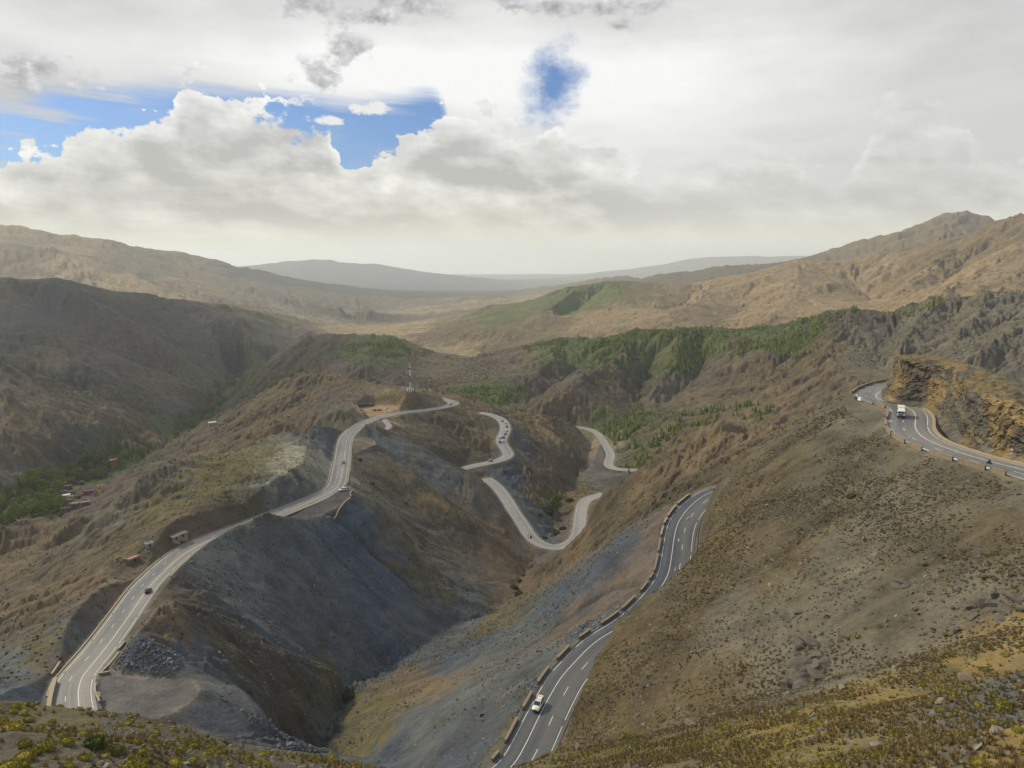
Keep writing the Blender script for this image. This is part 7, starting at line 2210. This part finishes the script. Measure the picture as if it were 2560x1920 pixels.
# ------------------------------------------------------------------ big slope and spurs: scrub, stones
SLOPE = [[(1440, 1720), (1480, 1630), (1540, 1540), (1620, 1475), (1720, 1385), (1780, 1225), (1920, 1120), (2030, 1050), (2110, 1015), (2220, 1105), (2560, 1215), (2660, 1250), (2660, 1600), (2300, 1660), (2000, 1750), (1500, 1870), (1390, 1880)]]
sc = scatter(120000, 90, 290, 2, 41, SLOPE, (16.0, 0.16, 0.85), 51, power=1.0)
gsc = np.random.default_rng(8)
merged('slope_scrub', SD_T, sc, gsc.uniform(0.08, 0.30, len(sc)) * np.where(gsc.uniform(0, 1, len(sc)) < 0.06, 1.8, 1.0), 52, M_SLOPE, 0.1, 0.1)
RT = [rock_template(200 + k, 1, 9, 0.65) for k in range(6)]
st = np.vstack([scatter(60000, 34, 290, 2, 41, SLOPE + NEAR_R, (12.0, 0.30, 0.75), 53, power=0.5), scatter(30000, 34, 110, -41, -6, NEAR_L, (5.0, 0.2, 0.8), 54)])
merged('scree', RT, st, (np.random.default_rng(9).gamma(1.6, 0.075, len(st)) + 0.04) * np.where(st[:, 3] < 1000, 0.6, 1.0), 55, M_STONE, 0.5, 0.1)
print('scrub', len(sc), 'stones', len(st))
# stones of the slate faces and tips
SLATE = [[(420, 1440), (520, 1370), (700, 1320), (850, 1290), (960, 1300), (1060, 1420), (1200, 1520), (1300, 1480), (1600, 1330), (1640, 1300), (1640, 1440), (1450, 1600), (1260, 1840), (1200, 1915), (940, 1915), (800, 1890), (560, 1760), (540, 1600)]]
sl = scatter(80000, 120, 420, -28, 10, SLATE, (25.0, 0.30, 0.85), 56, power=1.0)
merged('slate_stones', RT, sl, np.random.default_rng(10).gamma(2.0, 0.11, len(sl)) + 0.05, 57, M_STONE, 0.5, 0.1)
# heaps of coarse slate blocks
HEAP = [[(283, 1664), (320, 1610), (360, 1590), (405, 1608), (450, 1640), (463, 1665), (430, 1690), (340, 1694), (296, 1688)], [(330, 1775), (350, 1764), (400, 1772), (395, 1790), (350, 1790)], [(1412, 1588), (1440, 1570), (1540, 1520), (1575, 1508), (1560, 1525), (1490, 1570), (1420, 1618)], [(1308, 1715), (1345, 1692), (1342, 1712), (1322, 1738)], [(1276, 1780), (1310, 1755), (1300, 1775), (1280, 1800)],
        [(540, 1730), (600, 1770), (720, 1840), (800, 1880), (700, 1880), (600, 1800)]]
hp = scatter(110000, 120, 260, -32, 10, HEAP[:5], None, 58, road_gap=1.0)
SB = [rock_template(230 + k, 2, 7, 0.5, 0.35) for k in range(6)]
merged('slate_heap', SB, hp, np.random.default_rng(11).gamma(2.0, 0.13, len(hp)) + 0.10, 59, M_SLATE_S, 0.35, 0.0)
h2 = scatter(30000, 150, 260, -26, -10, HEAP[5:], (12.0, 0.3, 0.8), 60)
merged('slate_talus', RT, h2, np.random.default_rng(12).gamma(2.0, 0.15, len(h2)) + 0.08, 61, M_SLATE_S, 0.6, 0.0)
print('slate', len(sl), len(hp), len(h2))
# mid-distance scrub that speckles every hillside
far = scatter(120000, 230, 1500, -40, 40, None, (70.0, 0.30, 0.80), 62, power=0.5, road_gap=3.0)
FT = [dome_template(140 + k, 7, 0.5, inner=True, squash=0.8) for k in range(2)]
for k in range(2):
    V, Fc = FT[k]; FT[k] = (V, Fc[::2] if False else Fc)
def lowdome(seed):
    g = np.random.default_rng(seed)
    n = 6
    V = [(math.cos(6.2832 * k / n) * g.uniform(0.8, 1.2), math.sin(6.2832 * k / n) * g.uniform(0.8, 1.2), -0.15) for k in range(n)]
    V += [(0.6 * math.cos(6.2832 * (k + 0.5) / n) * g.uniform(0.7, 1.2), 0.6 * math.sin(6.2832 * (k + 0.5) / n) * g.uniform(0.7, 1.2), 0.5 * g.uniform(0.8, 1.3)) for k in range(n)]
    V.append((0, 0, 0.75))
    Fc = []
    for k in range(n):
        Fc += [(k, (k + 1) % n, n + k), ((k + 1) % n, n + (k + 1) % n, n + k), (n + k, n + (k + 1) % n, 2 * n)]
    return np.array(V), np.array(Fc)
LT = [lowdome(160 + k) for k in range(5)]
fr = np.random.default_rng(13)
merged('hillside_scrub', LT, far, fr.uniform(0.35, 0.9, len(far)) * np.clip(far[:, 5] / 700, 0.7, 1.7), 63, M_SCRUB, 0.15, 0.0)
print('hill scrub', len(far), round(time.time() - T0, 1))

# ------------------------------------------------------------------ boulders and outcrops
BO = []
for k in range(6):
    V, Fc = rock_template(300 + k, 3, 10, 0.7, 0.4)
    BO.append(fast_mesh('boulder', V, Fc)); BO[-1].materials.append(M_BOULDER)
def boulder(u, v, w, label, sq=1.0, rz=None):
    p = hit(u, v + w * 0.2)
    if p is None: return
    r = 0.5 * w / F * np.linalg.norm(p)
    o = link(random.choice(BO), 'boulder')
    o.location = (p[0], p[1], p[2] + r * 0.15 * sq); o.scale = (r, r * 0.9, r * sq)
    o.rotation_euler = (random.uniform(-0.2, 0.2), random.uniform(-0.2, 0.2), random.uniform(0, 6.28) if rz is None else rz)
    tag(o, label, 'boulder')
for q in [(1450, 1868, 34, 'large brown boulder with dark side standing below the near road'), (1735, 1806, 46, 'wide pale slab of rock lying on the lower right slope', 0.5), (1595, 1785, 18, 'pale boulder on the dark slope left of the wide slab'),
          (1692, 1797, 14, 'small pale stone just left of the wide slab'), (2420, 1695, 38, 'large tan boulder in the dry grass at the right'), (2358, 1750, 30, 'grey brown boulder below the large tan one'), (2190, 1852, 50, 'long flat pale slab among the bottom right tufts', 0.35),
          (2355, 1810, 28, 'pale broken rock at the edge of the right scree'), (2105, 1718, 26, 'grey boulder at the foot of the layered outcrop'), (2490, 1822, 40, 'long low rock on the scree below the round shrub', 0.4), (1970, 1730, 24, 'pale rock under the left end of the outcrop'),
          (2028, 1337, 16, 'tan boulder high on the open right slope'), (1932, 1400, 14, 'reddish boulder in the middle of the right slope'), (1815, 1480, 12, 'small pale boulder on the slope above the near road'), (1990, 1445, 12, 'pale stone below the reddish boulder'), (1500, 1800, 12, 'pale stone near the dark cut above the near road'),
          (2160, 1345, 16, 'dark rock in the hollow of the right slope')]:
    boulder(*q)
def outcrop(u, v, blocks, label, seed):
    g = np.random.default_rng(seed)
    Vs, Fs, o = [], [], 0
    c0 = hit(u, v)
    for (du, dv, w, sq) in blocks:
        p = hit(u + du, v + dv)
        if p is None: continue
        r = 0.95 * w / F * np.linalg.norm(p); p = p - np.array((0, 0, 0.35 * r * sq)) + np.array((p[0], p[1], 0)) / np.hypot(p[0], p[1]) * r * 0.3
        V, Fc = rock_template(int(g.integers(1, 9999)), 3, 9, 0.8, 0.4)
        n = fbm(V[:, 0] * 3 + du, V[:, 2] * 9 + dv, 77, 3)
        V = V * (1 + 0.22 * n[:, None])
        a = g.uniform(0, 6.28)
        R_ = np.array([[math.cos(a), -math.sin(a), 0], [math.sin(a), math.cos(a), 0], [0, 0, 1]])
        V = (V * np.array((r, r, r * sq))) @ R_.T + p - c0
        Vs.append(V); Fs.append(Fc + o); o += len(V)
    me = fast_mesh('rock_outcrop', np.vstack(Vs), np.vstack(Fs))
    ob = link(me, 'rock_outcrop', M_OUTCROP, None, c0)
    tag(ob, label, 'rock outcrop')
outcrop(2010, 1640, [(-25, -30, 24, 1), (-10, -18, 30, 0.9), (10, -40, 30, 0.7), (30, -25, 34, 0.7), (0, 5, 30, 1.1), (-22, 10, 26, 1.2), (-30, 35, 26, 1.2), (20, 5, 36, 0.8), (45, -5, 34, 0.6), (5, 30, 40, 0.8), (40, 25, 44, 0.5), (65, 20, 40, 0.45), (-15, 55, 36, 0.8), (15, 60, 40, 0.6), (-35, 85, 34, 1.0), (-25, 70, 30, 0.8), (45, 50, 36, 0.4), (-5, 80, 30, 0.5), (60, -30, 26, 0.5)],
        'large layered dark outcrop breaking out of the lower right slope', 5)
outcrop(2470, 1515, [(-20, 0, 34, 1.3), (5, 5, 36, 1.4), (32, 0, 34, 1.2), (60, 5, 36, 1.0), (-10, -25, 30, 0.8), (20, -22, 34, 0.8), (50, -25, 34, 0.7), (80, -15, 30, 0.8), (-35, 25, 22, 0.8), (90, 10, 30, 0.8), (40, 25, 24, 0.7)],
        'rounded grey outcrop high on the slope near the right edge', 6)
outcrop(2275, 1462, [(0, 0, 28, 0.6), (-30, 5, 22, 0.5), (25, -5, 24, 0.6), (-15, -8, 20, 0.5)], 'low dark ledge in the middle of the right slope', 7)
outcrop(2000, 1530, [(0, 0, 24, 0.4), (-30, 10, 28, 0.35), (-60, 25, 26, 0.35), (-20, 22, 24, 0.3)], 'low dark strata ledges on the slope above the large outcrop', 8)

# ------------------------------------------------------------------ single bushes
for u, v, w, lab in ((873, 1741, 28, 'round dark green bush alone in the dry stream bed'), (2130, 1244, 20, 'dark green bush alone on the upper right slope'), (1933, 1253, 9, 'small dark bush on the spur left of the lone slope bush'), (2460, 1448, 9, 'tiny green bush above the rounded grey outcrop'),
                     (1370, 1280, 26, 'low grey green bush beside the bright valley tree'), (1408, 1323, 18, 'green bush on the bank inside the U bend'), (1388, 1334, 22, 'bright green bush inside the U bend near the road'), (1362, 1345, 14, 'small green bush by the road at the bottom of the U bend'),
                     (1352, 1290, 12, 'small green bush below the bright valley tree'), (1425, 1252, 18, 'dark green bush right of the bright valley tree'), (1298, 1488, 22, 'bright green bush on the stream bank below the blue tip'), (1285, 1470, 18, 'green bush on the stream bank a little upstream'), (1310, 1440, 14, 'green bush on the stream bank near the U bend'),
                     (1300, 1455, 12, 'small green bush between the stream bank bushes'), (900, 1150, 10, 'dark shrub beside the ridge road past the lay-by'), (930, 1210, 12, 'dark shrub on the slate slope behind the lay-by'), (1015, 1258, 8, 'small dark shrub on the slope right of the lay-by')):
    p = hit(u, v)
    if p is None: continue
    shrub(p, 0.55 * w / F * np.linalg.norm(p), lab, None, GREEN_MESH, 'green_bush', 'bush')

# ------------------------------------------------------------------ trees of the valley
CROWN = []
for k in range(5):
    V, Fc = crown_template(400 + k, 620, (0.9, 1.0, 1.15, 0.8, 1.0)[k])
    me = fast_mesh('crown', V, Fc); me.materials.append(M_OASIS); CROWN.append(me)
POPL = []
for k in range(2):
    V, Fc = crown_template(420 + k, 420, 2.9, 14)
    me = fast_mesh('crown', V, Fc); me.materials.append(M_OASIS); POPL.append(me)
mb = MB(); mb.tube((0, 0, -1.5), (0, 0, 0.55), 0.09, 0.06, 7)
for a in range(5):
    mb.tube((0, 0, 0.35 + 0.05 * a), (0.45 * math.cos(a * 1.3), 0.45 * math.sin(a * 1.3), 0.95), 0.04, 0.015, 5)
TRUNK = bpy.data.meshes.new('trunk'); TRUNK.from_pydata(mb.v, [], mb.f); TRUNK.materials.append(M_BARK)
def tree(p, r, label, group, popl=False):
    root = empty('poplar_tree' if popl else 'broadleaf_tree', (p[0], p[1], p[2]), random.uniform(0, 6.28))
    hz = r * (2.9 if popl else 1.15)
    c = link(random.choice(POPL if popl else CROWN), 'crown', None, root); c.location = (0, 0, hz * (0.95 if popl else 1.0)); c.scale = (r * 1.25, r * 1.25, r * 1.2)
    t = link(TRUNK, 'trunk', None, root); t.scale = (r * 1.2, r * 1.2, hz * 1.0)
    tag(root, label, 'tree', group)
GT = 'broad leaved trees of the valley grove'
OAS = [[(-20, 1330), (-10, 1260), (30, 1225), (60, 1195), (90, 1190), (140, 1200), (150, 1215), (142, 1240), (154, 1285), (110, 1292), (60, 1300), (20, 1320)]]
OAS2 = [[(150, 1195), (190, 1165), (205, 1135), (235, 1130), (262, 1150), (300, 1145), (350, 1130), (385, 1115), (390, 1122), (330, 1150), (270, 1172), (255, 1195), (190, 1212), (150, 1212)]]
OAS3 = [[(420, 1095), (440, 1055), (470, 1036), (505, 1018), (525, 985), (535, 960), (580, 935), (600, 950), (580, 985), (555, 1022), (535, 1055), (480, 1090)]]
def grow(polys, n, r0, r1, seed, lab, grp, sizes, a0=-42, a1=-18, mind=0.75, pop=0.12):
    q = scatter(60000, r0, r1, a0, a1, polys, None, seed, vis=False, road_gap=2.0)
    placed = []
    for p in q:
        s = random.uniform(*sizes)
        if all((p[0] - t[0]) ** 2 + (p[1] - t[1]) ** 2 > (mind * (s + t[2])) ** 2 for t in placed):
            placed.append((p[0], p[1], s))
            tree(p, s * (0.42 if random.random() < pop else 1.0), lab, grp, False) if random.random() > pop else tree(p, s * 0.42, 'slender poplar rising among the round trees of the valley grove', 'poplars of the valley grove', True)
        if len(placed) >= n: break
    return len(placed)
print('trees', grow(OAS, 110, 660, 1060, 71, 'dense round green tree in the grove at the left edge beside the village', GT, (4.2, 7.0)),
      grow(OAS2, 60, 850, 1250, 72, 'green tree in the strip of trees along the valley floor behind the red house', 'trees along the valley strip', (3.8, 6.5)),
      grow(OAS3, 95, 1150, 2300, 73, 'distant yellow green tree in the upper valley strip', 'trees of the upper valley', (4.0, 7.5)))
p = spot(222, 1166); tree(p, 11.0, 'tallest pale green tree standing above the valley strip', None)
p = spot(1392, 1272); tree(p, 6.0, 'bright yellow green tree inside the valley bend', None)

# ------------------------------------------------------------------ pines
PT = [pine_template(500 + k) for k in range(5)]
PM = []
for V, Fc in PT:
    me = fast_mesh('pine_tree', V, Fc); me.materials.append(M_PINE); PM.append(me)
PP = [([(1290, 873), (1420, 845), (1530, 850), (1590, 825), (1680, 828), (1800, 815), (1920, 815), (2040, 793), (2140, 771), (2130, 800), (2080, 830), (2050, 870), (1990, 900), (1900, 870), (1800, 900), (1720, 930), (1660, 925), (1600, 900), (1480, 905), (1400, 880)], (40.0, 0.42, 0.75), 9000, 1000, 1480),
      ([(2228, 790), (2350, 745), (2345, 768), (2240, 800)], None, 700, 1050, 1230),
      ([(1465, 1072), (1540, 1055), (1596, 1008), (1622, 1035), (1575, 1090), (1535, 1135), (1510, 1105)], None, 700, 830, 1080),
      ([(1110, 988), (1180, 968), (1260, 968), (1335, 985), (1300, 1000), (1235, 1022), (1180, 1008)], None, 1000, 850, 1200),
      ([(850, 855), (950, 835), (990, 850), (1045, 890), (1010, 905), (930, 910), (845, 895)], (50.0, 0.35, 0.65), 2200, 1200, 1640),
      ([(590, 965), (680, 930), (760, 918), (820, 900), (800, 930), (700, 955), (620, 990)], (50.0, 0.40, 0.7), 1600, 1200, 1900),
      ([(1600, 1085), (1720, 1030), (1950, 1000), (1900, 1065), (1750, 1075), (1640, 1120), (1600, 1185), (1540, 1190)], (30.0, 0.45, 0.75), 1200, 640, 1000)]
allp = []
for k, (P, nz, n, r0, r1) in enumerate(PP):
    q = scatter(n * 14, r0, r1, -24, 32, [P], nz, 600 + k)
    allp.append(q[:int(n * 0.40)])
allp = np.vstack(allp)
allp = allp[np.argsort(allp[:, 5])]
GP = 'pines of the gully wood and nearer slopes'
for q in allp[:290]:
    o = link(random.choice(PM), 'pine_tree')
    h = random.uniform(4.2, 8.0)
    o.location = (q[0], q[1], q[2] - 0.2); o.scale = (h * 1.1, h * 1.1, h); o.rotation_euler.z = random.uniform(0, 6.28)
    tag(o, 'green pine in the wood of the gully above the lowest road' if q[3] < 1640 else 'scattered green pine on the slope right of the gully wood', 'tree', GP if q[3] < 1640 else 'scattered pines')
rest = allp[290:]
merged('pine_wood', PT, rest, np.random.default_rng(15).uniform(2.6, 6.4, len(rest)), 66, M_PINE_S, 0.03, 0.02)
print('pines', len(allp), round(time.time() - T0, 1))

# ------------------------------------------------------------------ unseen cloud added to shade the near hills and some far slopes
def build_shade_cloud():
    H_ = 2700.0
    k = H_ / _sd.z
    V, Fc, o = [], [], 0
    g = np.random.default_rng(77)
    bm_ = bmesh.new(); bmesh.ops.create_icosphere(bm_, subdivisions=4, radius=1.0)
    B = np.array([v.co[:] for v in bm_.verts]); BF = np.array([[q.index for q in f.verts] for f in bm_.faces]); bm_.free()
    for x, y, r, hk in [(*q, 1.0) for q in ((-900, 1050, 620), (-1600, 1950, 760), (-500, 1800, 560), (120, 1400, 430), (560, 1180, 380), (-200, 800, 330), (-900, 2500, 480), (-250, 380, 300), (130, 230, 190), (300, 700, 260), (-1450, 2150, 560), (-850, 1250, 430), (-1000, 1750, 400))] + [(-2700, 6100, 900, 2.05), (-1500, 6700, 900, 2.05), (-400, 6900, 800, 2.05), (-3600, 5300, 700, 2.05), (-1800, 5200, 500, 2.05), (-900, 4150, 430, 2.05), (-250, 5000, 450, 2.05)]:
        c = np.array((x, y, -150.0)) + np.array(_sd) * k * hk
        n = fbm(B[:, 0] * 2 + x, B[:, 1] * 2 + B[:, 2] * 2 + y, 5, 4, 0.6)
        P = B * (1 + 0.35 * n[:, None]) * np.array((r, r, r * 0.30)) + c
        V.append(P); Fc.append(BF + o); o += len(B)
    m = bpy.data.materials.new('shade_cloud_vapour'); m.use_nodes = True
    N = NT(m.node_tree)
    out = N.node('ShaderNodeOutputMaterial')
    tr = N.node('ShaderNodeBsdfTransparent'); tl = N.node('ShaderNodeBsdfTranslucent'); tl.inputs[0].default_value = (0.9, 0.9, 0.9, 1)
    mx = N.node('ShaderNodeMixShader'); mx.inputs[0].default_value = 0.115
    N.link(tr.outputs[0], mx.inputs[1]); N.link(tl.outputs[0], mx.inputs[2]); N.link(mx.outputs[0], out.inputs[0])
    me = fast_mesh('shade_cloud', np.vstack(V), np.vstack(Fc))
    me.polygons.foreach_set('use_smooth', np.ones(len(me.polygons), bool))
    o_ = link(me, 'shade_cloud', m)
    o_['kind'] = 'stuff'
build_shade_cloud()

# ------------------------------------------------------------------ haze: one closed box of thin air round the whole scene
def build_haze():
    zt = float(max(ZT.max(), 2.0)) + 6.0
    zb = float(ZT.min()) - 3.0
    x = 26500.0
    V = [(-x, -400, zb), (x, -400, zb), (x, 26500, zb), (-x, 26500, zb), (-x, -400, zt), (x, -400, zt), (x, 26500, zt), (-x, 26500, zt)]
    F_ = [(3, 2, 1, 0), (4, 5, 6, 7), (0, 1, 5, 4), (1, 2, 6, 5), (2, 3, 7, 6), (3, 0, 4, 7)]
    m = bpy.data.materials.new('hazy_air'); m.use_nodes = True
    N = NT(m.node_tree)
    out = N.node('ShaderNodeOutputMaterial')
    v = N.node('ShaderNodeVolumePrincipled')
    v.inputs['Color'].default_value = (0.875, 0.93, 1.0, 1)
    v.inputs['Density'].default_value = 5.8e-5
    v.inputs['Anisotropy'].default_value = 0.35
    N.link(v.outputs[0], out.inputs['Volume'])
    mesh_object('haze', V, F_, m, kind='stuff')
build_haze()
print("script", round(time.time() - T0, 1))
